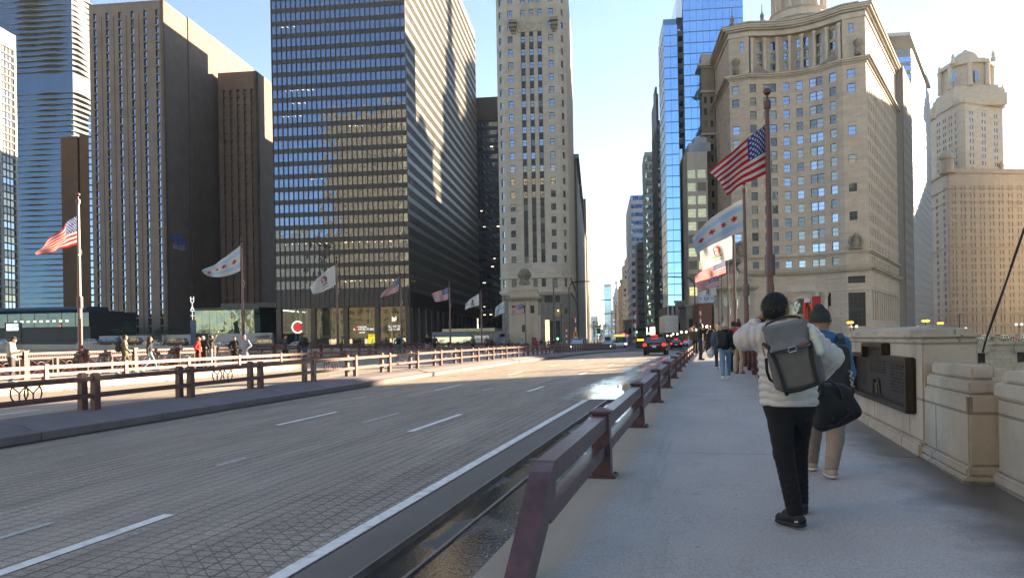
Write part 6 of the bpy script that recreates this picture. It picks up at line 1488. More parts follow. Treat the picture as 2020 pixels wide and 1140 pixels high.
s_ = thing('street_sign', 'green street name plate above the middle signals', 'sign', P3(1179, 690, 190)); m_ = MB(); p = P3(1174, 646, 189.5); m_.box(p.x, p.x+1.1, p.y, p.y+.06, p.z, p.z+.45); m_.build('plate', M('sign_green', (.02, .22, .1), .5), s_)
m_ = MB(); m_.tube([P3(1179, 690, 190), P3(1179, 643, 190)], .07, 6); m_.build('pole', DARKM, s_)
def globes(label, px, py, Y, n=2, mat=LAMP_X, sp=1.1, grp='globe street lamps', z0=-.5, r_=.26):
    p = P3(px, py, Y); rt = thing('globe_lamp', label, 'street lamp', (p.x, p.y, z0), grp); m_ = MB(); m_.lathe((p.x, p.y, z0), [(.22, 0), (.2, .5), (.09, .7), (.07, p.z-z0-.3), (.14, p.z-z0-.2)], 8)
    m_.tube([(p.x-sp/2, p.y, p.z-.25), (p.x, p.y, p.z-.5), (p.x+sp/2, p.y, p.z-.25)], .05, 6); m_.build('pole', DARKM, rt)
    for k in range(n):
        x = p.x+(k-(n-1)/2)*sp; g = MB(); g.lathe((x, p.y, p.z), [(.08, -r_)]+[(r_*math.cos(a), r_*math.sin(a)) for a in [-1.2+.4*i for i in range(7)]]+[(.03, r_*1.05)], 10); g.build('globe', mat, rt, smooth=True)
GLW = M('globe_glow', (1, .88, .66), emis=1.6, var=0); GLO = M('globe_white', (.8, .8, .78), .3, emis=.35, var=0)
globes('lit twin globe lamp above the crowd beside the brick block', 1389.5, 644.5, 133, mat=GLW, sp=.95); globes('lit twin globe lamp at the kerb left of the crowd', 1349, 655, 168, mat=GLW)
globes('lit twin globe lamp near the white box', 1332, 659, 200, mat=GLW); globes('lit twin globe lamp beyond the black vehicle', 1320, 662, 225, mat=GLW)
globes('twin globe lamp at left street with white shades', 1366, 655.5, 160, mat=GLW)
for i, (px, py, Y, n, lb) in enumerate(((1684, 644, 132, 2, 'twin white globe lamp left of the parapet top'), (1817, 645, 150, 2, 'twin white globe lamp in the middle behind the parapet'), (1905, 648, 150, 1, 'single white globe lamp right of the middle behind the parapet'), (2010, 640, 140, 2, 'twin white globe lamp at the far right edge'))):
    globes(lb, px, py, Y, n, GLO, sp=1.0 if i != 1 else 1.3)
def heater(label, px, py, Y, w):
    p = P3(px, py, Y); rt = thing('orange_lamp', label, 'street lamp', (p.x, p.y, -.5), 'glowing orange lamps along the river street'); m_ = MB(); m_.tube([(p.x, p.y, -.5), (p.x, p.y, p.z)], .07, 6); m_.lathe((p.x, p.y, p.z+.1), [(w*.5, 0), (w*.45, .12), (.06, .3)], 12); m_.build('pole', DARKM, rt)
    m_ = MB(); m_.lathe((p.x, p.y, p.z-.16), [(w*.30, -.10), (w*.45, 0), (w*.48, .14), (w*.3, .24)], 12); m_.build('shade', M('orange_shade', (1, .42, .05), emis=1.7, var=0), rt, smooth=True)
heater('glowing orange lamp over the street left of the parapet', 1677, 635, 125, 1.1); heater('wide glowing orange lamp above the left of the parapet middle', 1826, 632, 135, 1.4); heater('glowing orange lamp right of the wide one', 1855, 636.5, 140, 1.15)
s_ = mast('white street lamp column with flat head in front of the domed skyscraper', 1893, 620, 655, 150, head=True)
def gate(label, px, pyt, pyb, Y):
    a, b = P3(px, pyb, Y), P3(px, pyt, Y); rt = thing('barrier_arm', label, 'barrier arm', a, 'red and white bridge barrier arms'); n = 7
    for k in range(n):
        m_ = MB(); z0 = a.z+(b.z-a.z)*k/n; z1 = a.z+(b.z-a.z)*(k+1)/n; m_.box(a.x-.14, a.x+.14, a.y-.05, a.y+.05, z0, z1-.004); m_.build('stripe', WHITEP if k % 2 else REDP, rt)
gate('raised red and white barrier arm left of the lit shop window', 1118, 644, 682, 138); gate('taller raised red and white barrier arm in front of the shop row', 1136, 618, 682, 150)
gate('raised red and white barrier arm behind the lamp mast on the right', 1382.5, 606, 660, 150); gate('short red barrier arm by the right kerb', 1368.5, 639, 666, 128); gate('slender patterned barrier arm at the right kerb of the avenue', 1254, 612, 672, 160)
s_ = thing('orange_banner', 'upright orange construction panel beside the striped barrier arms', 'panel', P3(1132, 684, 152)); m_ = MB(); p = P3(1131, 680, 152); m_.bbox(p.x, p.x+.9, p.y, p.y+.2, p.z, P3(1131, 654, 152).z, .03); m_.build('panel', M('amber_panel', (.6, .3, .05), .6), s_)
# life ring cabinet and red board
s_ = thing('life_ring_cabinet', 'open red cabinet with orange life ring inside, just right of the dark haired man', 'cabinet', P3(1592, 690, 30)); Y_ = 30
a = P3(1587, 652, Y_); b = P3(1598, 598, Y_); m_ = MB(); m_.box(a.x, a.x+.03, Y_-.12, Y_+.12, a.z-.3, b.z); m_.box(a.x+.03, b.x, Y_+.09, Y_+.12, a.z-.3, b.z); m_.box(a.x, b.x, Y_-.12, Y_+.12, b.z, b.z+.03); m_.build('frame', REDP, s_)
m_ = MB(); m_.tube([Vector((b.x-.04+.12*math.cos(k*.628), Y_-.02, (a.z+b.z)/2+.05+.42*math.sin(k*.628))) for k in range(10)], .05, 7, closed=True); m_.build('life_ring', ORANGEP, s_)
m_ = MB(); q = P3(1592, 595, Y_); m_.bbox(q.x-.09, q.x+.09, Y_-.08, Y_+.08, q.z-.06, q.z+.13, .02); m_.build('lamp_housing', WHITEP, s_)
m_ = MB(); m_.tube([(b.x+.07, Y_+.1, 0), (b.x+.07, Y_+.1, b.z+.35)], .05, 8); m_.build('post', M('light_grey_post', (.45, .45, .45), .5), s_)
s_ = thing('red_board', 'plain bright red board standing above the grey beanie', 'board', P3(1610, 690, 30.6)); a = P3(1601, 607+10, 30.6); b = P3(1619.5, 584, 30.6); m_ = MB(); m_.bbox(a.x, b.x, 30.6, 30.66, a.z-.3, b.z, .01); m_.build('panel', REDP, s_)
m_ = MB(); m_.tube([((a.x+b.x)/2, 30.7, 0), ((a.x+b.x)/2, 30.7, b.z-.1)], .04, 8); m_.build('post', MATS['light_grey_post'], s_)
# cable
cb = MB(); cb.tube([P3(1939, 694, 9.2), P3(1941, 684, 9.25), P3(1950, 655, 9.3), P3(1965, 612, 9.4), P3(1985, 556, 9.6), P3(2005, 496, 9.8), P3(2030, 425, 10.1), P3(2070, 330, 10.6)], [.012, .012, .014, .018, .014, .018, .014, .014], 6)
o = cb.build('cable', BLACKR); tag(o, 'loose black cable rising behind the stone parapet at far right', 'cable')
o.location = (0, 0, 0)
s_ = thing('maroon_box', 'maroon equipment box on the far sidewalk in front of the bridge house', 'box', P3(1054, 688, 118)); a = P3(1049, 688, 118); m_ = MB(); m_.bbox(a.x, a.x+.75, 118, 118.6, a.z, P3(1054, 665, 118).z, .03); m_.build('cabinet', MAROON, s_)
s_ = thing('stair_canopy', 'slanting blue steel stair canopy left of the bridge house', 'canopy', P3(990, 686, 128)); m_ = MB()
pts = [P3(968, 683, 128), P3(976, 670, 128), P3(980, 670, 128), P3(990, 655, 128), P3(995, 655, 128), P3(996, 661, 128), P3(984, 683, 128)]; m_.extr(pts, (0, 2.2, 0)); m_.build('side_panel', M('blue_steel_panel', (.08, .13, .2), .4, .3), s_)
m_ = MB(); a = P3(986, 664, 128); b = P3(1005, 659, 128); m_.box(a.x, b.x, 128, 131, a.z, b.z); m_.build('roof', MATS['blue_steel_panel'], s_)

# ------------------------------------------------------------------ vehicles (local frame: +y is forward)
TIRE = M('tyre', (.02, .02, .02), .85, var=.1); RIM = M('rim', (.35, .35, .36), .3, .8, var=0); CARGL = glass('car_glass', (.6, .7, .75), (.01, .012, .014), .25, wob=0)
def vehicle(name, label, cat, p, rz, L_=4.8, Wd=1.9, H=1.72, col=(.012, .012, .014), kind='suv', brake=False, head=False, grp=None, plate=True):
    rt = thing(name, label, cat, p, grp, rz); w = Wd/2; bt = H*.60; gc = .22
    pm_ = M('car_paint_%d_%d_%d' % tuple(int(c*100) for c in col), col, .22, .0, var=.03, spec=.6)
    # lower body: cross sections along the length
    if kind == 'sedan': st = [(-L_/2, .50, bt*.92, .86), (-L_/2+.12, .3, bt, .95), (-L_/2+.9, gc, bt, 1), (0, gc, bt, 1), (L_/2-1.3, gc, bt*.97, .99), (L_/2-.3, .26, bt*.80, .93), (L_/2, .4, bt*.66, .82)]
    else: st = [(-L_/2, .50, bt*.96, .88), (-L_/2+.10, .32, bt, .96), (-L_/2+.9, gc, bt, 1), (0, gc, bt, 1), (L_/2-1.2, gc, bt, 1), (L_/2-.25, .26, bt*.90, .95), (L_/2, .4, bt*.74, .86)]
    m_ = MB(); n = 12; V = []
    for (y, zb, zt, k) in st:
        ww = w*k; V += [(-ww*.86, y, zb), (-ww*.97, y, zb+.12), (-ww, y, zb+(zt-zb)*.45), (-ww*.985, y, zb+(zt-zb)*.75), (-ww*.90, y, zt-.02), (-ww*.5, y, zt+.015), (ww*.5, y, zt+.015), (ww*.90, y, zt-.02), (ww*.985, y, zb+(zt-zb)*.75), (ww, y, zb+(zt-zb)*.45), (ww*.97, y, zb+.12), (ww*.86, y, zb)]
    F = [tuple(range(n)), tuple(range(len(V)-n, len(V)))[::-1]]
    for i in range(len(st)-1):
        for j in range(n): F.append((i*n+j, (i+1)*n+j, (i+1)*n+(j+1) % n, i*n+(j+1) % n)[::-1])
    m_.add(V, F); m_.build('body', pm_, rt, local=True)
    # cabin glass and roof
    if kind == 'suv': cs = [(-L_/2+.10, bt-.03, .86), (-L_/2+.42, H-.12, .70), (-L_/2+.75, H-.03, .74), (L_*.06, H-.01, .74), (L_*.17, H-.12, .72), (L_*.30, bt-.02, .86)]
    elif kind == 'van': cs = [(-L_/2+.06, bt-.03, .88), (-L_/2+.2, H-.1, .8), (-L_/2+.4, H-.02, .8), (L_*.25, H-.02, .8), (L_*.33, H-.15, .78), (L_*.46, bt-.1, .86)]
    else: cs = [(-L_/2+.45, bt-.02, .84), (-L_*.22, H-.08, .66), (-L_*.12, H-.01, .68), (L_*.06, H-.01, .68), (L_*.12, H-.06, .66), (L_*.28, bt-.04, .84)]
    def ring(shr, top):
        out = []
        for (y, z, k) in cs: out.append((y, z, k))
        return out
    m_ = MB(); V = []; 
    for (y, z, k) in cs:
        hw = w*(.90-.20*max(0, (z-bt)/(H-bt))); V += [(-w*.9, y, bt-.04), (-hw, y, z-.0), (hw, y, z), (w*.9, y, bt-.04)]
    F = []
    for i in range(len(cs)-1):
        a = i*4; b = a+4; F += [(a, b, b+1, a+1), (a+1, b+1, b+2, a+2), (a+2, b+2, b+3, a+3)]
    m_.add(V, F); m_.build('windows', CARGL, rt, local=True)
    m_ = MB(); rs_ = [c for c in cs if c[1] > H-.2]; 
    hw = w*.715; y0 = rs_[0][0]-.12; y1 = rs_[-1][0]+.05; m_.bbox(-hw, hw, y0, y1, H-.06, H+.02, .03)
    pp = [(cs[0][0], cs[0][1]), (rs_[0][0], H-.03)], [(rs_[-1][0], H-.04), (cs[-1][0], cs[-1][1])], [(cs[0][0]+.85, bt), (cs[0][0]+.62, H-.05)], [(-.15, bt), (-.05, H-.04)]
    for (a, b) in pp:
        for s in (-1, 1): m_.tube([(s*w*.895, a[0], a[1]), (s*w*.715, b[0], b[1])] if a[1] < b[1] else [(s*w*.715, a[0], a[1]), (s*w*.895, b[0], b[1])], .045, 5)
    m_.build('roof', pm_, rt, local=True)
    if kind != 'sedan':
        for s in (-1, 1): q = MB(); q.tube([(s*w*.62, y0+.3, H+.02), (s*w*.62, y0+.4, H+.07), (s*w*.62, y1-.4, H+.07), (s*w*.62, y1-.3, H+.02)], .02, 5); q.build('roof_rail', RIM, rt, local=True)
    for s in (-1, 1):
        for y in (-L_*.31, L_*.31):
            wr = .36; q = MB(); q.tube([(s*(w-.24), y, wr), (s*(w+.005), y, wr)], wr, 18); tr = q.build('wheel', TIRE, rt, local=True)
            q = MB(); q.tube([(s*(w-.02), y, wr), (s*(w+.015), y, wr)], wr*.62, 14); q.build('rim', RIM, tr, local=True)
    for s in (-1, 1):
        q = MB(); q.bbox(s*w*.80-.17, s*w*.80+.17, -L_/2-.02, -L_/2+.14, bt*.74, bt*.96, .03); q.build('tail_light', M('lit_tail', (.9, .02, .015), .3, emis=1.4, var=0) if brake else M('tail_lens', (.30, .01, .01), .2, var=0), rt, local=True)
        q = MB(); q.bbox(s*w*.74-.2, s*w*.74+.2, L_/2-.16, L_/2-.01, bt*.58, bt*.75, .03); q.build('headlight', LAMP_X if head else M('clear_lens', (.6, .6, .6), .1, .3, var=0), rt, local=True)
        q = MB(); q.bbox(s*(w+.02)-.1, s*(w+.02)+.1, L_*.16, L_*.16+.12, bt-.02, bt+.15, .03); q.build('mirror', pm_, rt, local=True)
    q = MB(); q.bbox(-w*.82, w*.82, -L_/2-.07, -L_/2+.15, .32, .56, .04); q.build('bumper', pm_, rt, local=True)
    if plate:
        q = MB(); q.box(-.16, .16, -L_/2-.085, -L_/2-.02, bt*.63, bt*.63+.15); q.build('number_plate', WHITEP, rt, local=True)
        q = MB(); q.bbox(-.42, .42, -L_/2-.035, -L_/2+.02, bt*.80, bt*.85, .01); q.build('chrome_strip', CHROME, rt, local=True)
        q = MB(); q.bbox(-.30, .30, -L_/2+.12, -L_/2+.22, H-.09, H-.05, .01)
        q.build('brake_light', M('lit_tail2', (.9, .02, .015), emis=2.0, var=0) if brake else MATS.get('tail_lens') or M('tail_lens', (.30, .01, .01), .2, var=0), rt, local=True)
    return rt
def on_road(px, py, z=None):
    a, b = ray(px, py); Y = (EYE-(-.05))/(-b)
    for _ in range(12):
        X = a*Y; t_ = X*BD.x+Y*BD.y; Y = .5*Y+.5*(EYE-zr(t_))/(-b)
    return Vector((a*Y, Y, EYE+b*Y))
p = on_road(1291, 700.5); vehicle('sport_utility_vehicle', 'black sport utility vehicle driving away in the middle lane with tail lights lit', 'car', p+BD.to_3d()*2.4, -PHI, 4.98, 1.96, 1.76, (.010, .011, .013), brake=True)
p = on_road(1334, 688.5); vehicle('sport_utility_vehicle', 'boxy black sport utility vehicle with bright brake lights beside the walkers', 'car', p+BD.to_3d()*2.4, -PHI, 5.1, 2.05, 1.9, (.008, .008, .009), brake=True)
p = on_road(1352, 685.5); vehicle('car', 'dark car with red lights half hidden by the boxy black vehicle', 'car', p+BD.to_3d()*2.4, -PHI, 4.6, 1.85, 1.45, (.02, .02, .025), 'sedan', brake=True)
def onc(label, px, s, col, kind, nm='car', H=1.6, L_=4.6, head=True):
    t_ = t_of(px, s, 680); b = br(t_, s, zr(t_)); return vehicle(nm, label, 'car', b, math.pi-PHI, L_, 1.85, H, col, kind, head=head, plate=False)
onc('silver van with its headlights on coming towards the camera', 1143, 17.6, (.45, .50, .55), 'van', H=1.95, L_=5)
onc('pale blue car coming over the bridge in front of the bus', 1199, 18.2, (.4, .47, .52), 'suv', H=1.7)
# bus
b = Vector((P3(1219, 670, 175).x, 175, -.52)); rt = thing('city_bus', 'white city bus with lit orange destination board coming up the avenue', 'bus', b, None, 0)
m_ = MB(); m_.bbox(-1.6, 2.2, 0, 12, .4, 3.1, .12); m_.build('body', M('bus_white', (.6, .62, .63), .4, var=.05), rt, local=True)
m_ = MB(); m_.bbox(-1.45, 2.05, -.03, 0.05, 1.1, 2.45, .04); m_.build('windscreen', CARGL, rt, local=True); m_ = MB(); m_.bbox(-.9, 1.5, -.05, 0.04, 2.6, 2.92, .02); m_.build('destination_board', M('orange_board', (1, .32, .03), emis=.9, var=.3, vs=6), rt, local=True)
m_ = MB(); m_.bbox(-1.63, -1.58, .6, 11.6, 1.3, 2.5, .01); m_.build('side_windows', CARGL, rt, local=True)
for x in (-1.2, 1.8):
    m_ = MB(); m_.bbox(x-.18, x+.18, -.05, .05, .75, .95, .02); m_.build('headlight', LAMP_X, rt, local=True)
    m_ = MB(); m_.tube([(x-.1, 2, .45), (x+.25, 2, .45)], .45, 12); m_.build('wheel', TIRE, rt, local=True)
s_ = thing('arrow_board', 'yellow lit arrow sign near the kerb at the end of the bridge', 'sign', P3(1268, 684, 150)); m_ = MB(); a = P3(1257, 672, 150); m_.bbox(a.x, a.x+1.3, 150, 150.1, a.z, a.z+.3, .03); m_.build('panel', M('amber_lit', (1, .5, .05), emis=1.3, var=.4, vs=5), s_); m_ = MB(); m_.bbox(a.x-.2, a.x+3.2, 149.8, 151, -.5, .9, .1); m_.build('base', DARKM, s_)
# parked and passing cars on the left bank
for i, (px, kind, col, lb) in enumerate(((178, 'sedan', (.42, .42, .42), 'silver car leftmost of the row on the far river street'), (213, 'suv', (.02, .02, .022), 'dark utility vehicle under the left bush on the far river street'), (257, 'suv', (.02, .02, .022), 'dark utility vehicle between the two bushes on the far river street'),
      (297, 'sedan', (.5, .5, .5), 'pale grey car by the left gate opening on the far river street'), (346, 'suv', (.015, .02, .02), 'black utility vehicle between the plinth gates on the far river street'), (417, 'sedan', (.55, .56, .57), 'white car by the right plinth gate on the far river street'),
      (519, 'suv', (.02, .03, .05), 'dark blue car under the entrance hall on the far river street'), (586, 'sedan', (.6, .6, .6), 'white car in front of the large letter C'), (3, 'sedan', (.5, .52, .5), 'pale car cut by the left edge on the far river street'))):
    Y = 150 if px < 500 else 152; X = P2(px, 680, Y).x; z = zw(X)+.02
    vehicle('parked_car', lb, 'car', (X, Y, z), math.pi/2, 4.7, 1.85, 1.75 if kind == 'suv' else 1.42, col, kind, grp='cars along the far river street', plate=False)
for i, (px, Y, col, lb) in enumerate(((915, 128, (.4, .45, .5), 'silver car roof behind the railing left of the bridge house'), (985, 126, (.3, .4, .55), 'pale blue car roof beside the stair canopy'))):
    X = P2(px, 685, Y).x; vehicle('car', lb, 'car', (X, Y+14, -.5), math.pi/2, 4.8, 1.85, 1.7, col, 'suv', plate=False)
for i, (px, col, kind, lb) in enumerate(((1662, (.5, .02, .02), 'van', 'red van seen past the beanie on the right river street'), (1905, (.3, .3, .32), 'sedan', 'grey car above the quay wall with lights reflecting'), (1942, (.05, .05, .055), 'sedan', 'dark car above the quay wall near the cable'), (1985, (.4, .4, .42), 'suv', 'pale car above the quay wall at the right edge'))):
    Y = 150; X = P2(px, 660, Y).x; vehicle('car', lb, 'car', (X, Y-6 if i else 140, -.5), -math.pi/2, 4.7, 1.85, 2.2 if kind == 'van' else 1.5, col, kind, brake=True, plate=False)

# ------------------------------------------------------------------ planting
LEAF = M('evergreen_leaf', (.035, .05, .02), .7, var=.4, vs=3); BARK = M('bark', (.07, .05, .04), .9, var=.2, vs=5); DRY = M('dry_twig', (.14, .085, .05), .9, var=.3, vs=3); LEAF2 = M('brown_leaf', (.13, .07, .03), .8, var=.4, vs=3)
def crownmb(c, rx, ry, rz, n, sz, seed):
    r_ = random.Random(seed); mb = MB(); cl = [(r_.gauss(0, .42), r_.gauss(0, .42), r_.gauss(0, .42)) for _ in range(14)]
    for i in range(n):
        q = cl[i % 14]; p = Vector((c[0]+rx*(q[0]+r_.gauss(0, .25)), c[1]+ry*(q[1]+r_.gauss(0, .25)), c[2]+rz*(q[2]+r_.gauss(0, .25))))
        a = Vector((r_.gauss(0, 1), r_.gauss(0, 1), r_.gauss(0, 1))).normalized()*sz; b = a.cross(Vector((r_.gauss(0, 1), r_.gauss(0, 1), r_.gauss(0, 1)))).normalized()*sz*.6
        mb.add([p-a, p-b*.6, p+a, p+b*.6], [(0, 1, 2, 3)])
    return mb
def shrub(label, px, py, Y, rx, rz, n, mat, seed, z0, name='shrub'):
    p = P3(px, py, Y); rt = thing(name, label, name, (p.x, p.y, z0)); m_ = MB()
    for k in range(5): a = k*1.3; m_.tube([(p.x, p.y, z0), (p.x+math.cos(a)*rx*.3, p.y+math.sin(a)*.5, (z0+p.z)/2), (p.x+math.cos(a)*rx*.6, p.y+math.sin(a), p.z)], [.1, .06, .02], 5)
    m_.build('stem', BARK, rt); crownmb(p, rx, rx*.6, rz, n, .16, seed).build('crown', mat, rt)
shrub('dark clipped evergreen bush under the first hotel windows', 245, 652, 215, 4.6, 1.9, 1500, LEAF, 1, 1.6); shrub('dark evergreen bush under the right hotel windows', 322, 652, 215, 3.6, 1.6, 1200, LEAF, 2, 1.6)
shrub('low green hedge in front of the tan stone block', 919, 675, 190, 1.9, .8, 700, LEAF, 3, -.5); shrub('grey green planting beside the entrance hall', 523, 664, 200, 3, .8, 700, M('grey_leaf', (.12, .13, .10), .8, var=.3), 4, 1.)
def bare_tree(label, p, h, seed, leaf=None, mat=BARK, lv=4, grp=None, name='bare_tree'):
    r_ = random.Random(seed); rt = thing(name, label, 'tree', p, grp); m_ = MB(); tips = []
    def br_(a, d, l_, r0, k):
        b = a+d*l_; m_.tube([a, (a+b)/2+Vector((r_.gauss(0, .05), r_.gauss(0, .05), 0))*l_, b], [r0, r0*.8, r0*.62], 5 if k > 1 else 7)
        if k >= lv: tips.append(b); return
        for _ in range(3 if k < 3 else 2):
            dd = (d+Vector((r_.gauss(0, .5), r_.gauss(0, .5), r_.gauss(.1, .3)))).normalized(); br_(b, dd, l_*r_.uniform(.62, .85), r0*.6, k+1)
    br_(Vector(p), Vector((0, 0, 1)), h*.28, h*.018, 0); m_.build('trunk', mat, rt)
    if leaf:
        mb = MB()
        for t_ in tips:
            for _ in range(6):
                q = t_+Vector((r_.gauss(0, .4), r_.gauss(0, .4), r_.gauss(0, .4))); a = Vector((r_.gauss(0, 1), r_.gauss(0, 1), r_.gauss(0, 1))).normalized()*.16; b = a.cross(Vector((r_.gauss(0, 1), r_.gauss(0, 1), 1))).normalized()*.1; mb.add([q-a, q-b, q+a, q+b], [(0, 1, 2, 3)])
        mb.build('crown', leaf, rt)
for i, (px, py, h, Y) in enumerate(((20, 740, 9, 118), (62, 735, 8, 122), (98, 742, 9.5, 120), (136, 738, 8.5, 124), (215, 740, 8, 122), (172, 742, 7, 118))):
    p = P2(px, 700, Y); bare_tree('bare brown riverbank tree, %s from the left behind the far railing' % words[i].replace('nearest', 'first'), (p.x, p.y, -7), h, 30+i, LEAF2 if i in (3, 4) else None, DRY, lv=4, grp='bare trees on the riverbank')
bare_tree('rust leaved street tree in the shade between black tower and limestone tower', V3(P2(972, 660, 215), -.5), 13, 50, LEAF2); bare_tree('small brown street tree beyond the left shops', V3(P2(1172, 668, 300), -.5), 12, 51, LEAF2); bare_tree('distant brown tree beside the bus', V3(P2(1187, 668, 330), -.5), 10, 52, LEAF2)
bare_tree('bare street tree in front of the lobby glass', V3(P2(775, 685, 205), -.4), 9, 53)
mb = crownmb((-75, 141, -1.8), 60, 1.2, 1.5, 5200, .30, 9); o = mb.build('riverbank_scrub', M('scrub', (.085, .06, .035), .9, var=.4, vs=.5)); tag(o, 'brown winter scrub along the foot of the far river wall', 'scrub', kind='stuff')
mb = MB(); mb.prism([(-420, 118), (-10, 112), (-6, 128), (-40, 146), (-420, 176)], -7.5, -6.2); struct(mb.build('riverbank', M('bank_earth', (.08, .065, .05), .95, var=.3, vs=.5)))
#@@SECTION5
# ------------------------------------------------------------------ people: one skin surface per figure, clothes as further surfaces
def surfnet(F, lo, h):
    S = F < 0; n = F.shape
    c = np.zeros((n[0]-1, n[1]-1, n[2]-1), np.int8)
    offs = [(i, j, k) for i in (0, 1) for j in (0, 1) for k in (0, 1)]
    sl = lambda A, o: A[o[0]:n[0]-1+o[0], o[1]:n[1]-1+o[1], o[2]:n[2]-1+o[2]]
    for o in offs: c += sl(S, o)
    mk = (c > 0) & (c < 8); ids = np.argwhere(mk); idx = -np.ones(mk.shape, np.int64); idx[mk] = np.arange(len(ids))
    vals = {o: sl(F, o)[mk] for o in offs}; pos = np.zeros((len(ids), 3)); cnt = np.zeros(len(ids))
    for a in offs:
        for ax in range(3):
            if a[ax] == 0:
                b = tuple(1 if i == ax else a[i] for i in range(3)); fa, fb = vals[a], vals[b]; cr_ = (fa < 0) != (fb < 0)
                t = np.where(cr_, fa/np.where(cr_, fa-fb, 1), 0); p = np.array(a, float)[None].repeat(len(ids), 0); p[:, ax] += t
                pos[cr_] += p[cr_]; cnt[cr_] += 1
    V = (ids+pos/cnt[:, None])*h+lo; Q = []
    for ax in range(3):
        A = [slice(None)]*3; B = [slice(None)]*3; A[ax] = slice(0, -1); B[ax] = slice(1, None); o1, o2 = [i for i in range(3) if i != ax]
        s0, s1 = S[tuple(A)], S[tuple(B)]; d = s0 != s1
        for o in (o1, o2):
            z = [slice(None)]*3; z[o] = 0; d[tuple(z)] = False; z[o] = -1; d[tuple(z)] = False
        e = np.argwhere(d); fl = s0[d]
        def g(da, db): q = e.copy(); q[:, o1] += da; q[:, o2] += db; return idx[q[:, 0], q[:, 1], q[:, 2]]
        quad = np.stack([g(-1, -1), g(0, -1), g(0, 0), g(-1, 0)], -1)
        flip = fl if ax != 1 else ~fl
        quad[~flip] = quad[~flip][:, ::-1]; Q.append(quad)
    return V, np.concatenate(Q)
class SDF:
    """capsules and ellipsoids blended into one skin"""
    def __init__(s, h, k=.03): s.h = h; s.k = k; s.p = []
    def cap(s, a, b, ra, rb=None, k=None, quilt=0, qp=.07, flat=None, sub=False, sq=None):
        s.p.append(('c', np.array(a, float), np.array(b, float), ra, ra if rb is None else rb, s.k if k is None else k, quilt, qp, flat, sub)); return s
    def ell(s, c, r, R=None, k=None, sub=False):
        s.p.append(('e', np.array(c, float), np.array(r, float), np.eye(3) if R is None else np.array(R, float), 0, s.k if k is None else k, 0, 0, None, sub)); return s
    def rbox(s, c, hs, R, r, k=None, taper=0, sub=False):
        s.p.append(('b', np.array(c, float), np.array(hs, float), np.array(R, float), r, s.k if k is None else k, taper, 0, None, sub)); return s
    def mesh(s, post=None):
        h = s.h; lo = np.full(3, 1e9); hi = -lo; bb = []
        for q in s.p:
            if q[0] == 'c': m = max(q[3], q[4])*1.25; a = np.minimum(q[1], q[2])-m; b = np.maximum(q[1], q[2])+m
            elif q[0] == 'e': m = max(q[2]); a = q[1]-m; b = q[1]+m
            else: m = np.linalg.norm(q[2])+q[4]; a = q[1]-m; b = q[1]+m
            bb.append((a, b))
            if not q[9]: lo = np.minimum(lo, a); hi = np.maximum(hi, b)
        lo = lo-3*h; hi = hi+3*h; n = np.ceil((hi-lo)/h).astype(int)+1; F = np.full(n, .2)
        for q, (a, b) in zip(s.p, bb):
            m = q[5]*1.5+2*h+.03; i0 = np.maximum(0, ((a-m-lo)/h).astype(int)); i1 = np.minimum(n, ((b+m-lo)/h).astype(int)+2)
            if (i1 <= i0).any(): continue
            gx, gy, gz = [lo[i]+h*np.arange(i0[i], i1[i]) for i in range(3)]
            P = np.stack(np.meshgrid(gx, gy, gz, indexing='ij'), -1)
            if q[0] == 'c':
                ab = q[2]-q[1]; L2 = ab@ab+1e-12; v = P-q[1]; t = np.clip(v@ab/L2, 0, 1); w = v-t[..., None]*ab
                if q[8] is not None:       # flattened section: q[8] = (axis, factor)
                    ax = np.array(q[8][0], float); ax /= np.linalg.norm(ax); w = w+(w@ax)[..., None]*ax*(1/q[8][1]-1)
                r = q[3]+(q[4]-q[3])*t
                d = np.linalg.norm(w, axis=-1)-r
                if q[6]: 
                    tt = (v@ab/L2)*math.sqrt(L2); an = np.arctan2(w[..., 0], w[..., 1]); ph = tt/q[7]*math.pi+.45*np.sin(an*3)+.3*np.sin(an*7+tt*9)
                    d = d-q[6]*(np.abs(np.sin(ph))**.6-.5)
            elif q[0] == 'e':
                v = (P-q[1])@q[3].T/q[2]; l = np.linalg.norm(v, axis=-1); d = (l-1)*min(q[2])*.9
            else:
                v = (P-q[1])@q[3].T; hs = q[2]-q[4]; sc = 1-q[6]*(v[..., 2]/q[2][2]) ; v = np.stack([v[..., 0]/sc, v[..., 1]/sc, v[..., 2]], -1)
                e = np.abs(v)-hs; d = np.linalg.norm(np.maximum(e, 0), axis=-1)+np.minimum(e.max(-1), 0)-q[4]
            S_ = (slice(i0[0], i1[0]), slice(i0[1], i1[1]), slice(i0[2], i1[2])); G = F[S_]; k = q[5]
            if q[9]: hh = np.maximum(k-np.abs(-d-G), 0)/k; F[S_] = np.maximum(G, -d)+hh*hh*k*.25
            else: hh = np.maximum(k-np.abs(d-G), 0)/k; F[S_] = np.minimum(G, d)-hh*hh*k*.25
        if post: F = post(F, lo, h)
        V, Q = surfnet(F, lo, h); return V, Q
def sobj(name, sdf, mat, parent, base, post=None, mats=None, mi=None):
    V, Q = sdf.mesh(post)
    me = npmesh(name, V-np.array(base), Q, mats or mat, mi(V, Q) if mi else None, smooth=True); return mkobj(name, me, parent)
SKIN = M('skin', (.42, .24, .16), .5, var=.06, vs=12); SKIN2 = M('skin_tan', (.30, .155, .09), .5, var=.06, vs=12)
def fab(nm, col, **k): return M('cloth_'+nm, col, k.pop('rough', .85), var=k.pop('var', .12), vs=14, bump=k.pop('bump', .3), bs=k.pop('bs', 120), **k)
def lerp(a, b, t): return tuple(a[i]+(b[i]-a[i])*t for i in range(3))
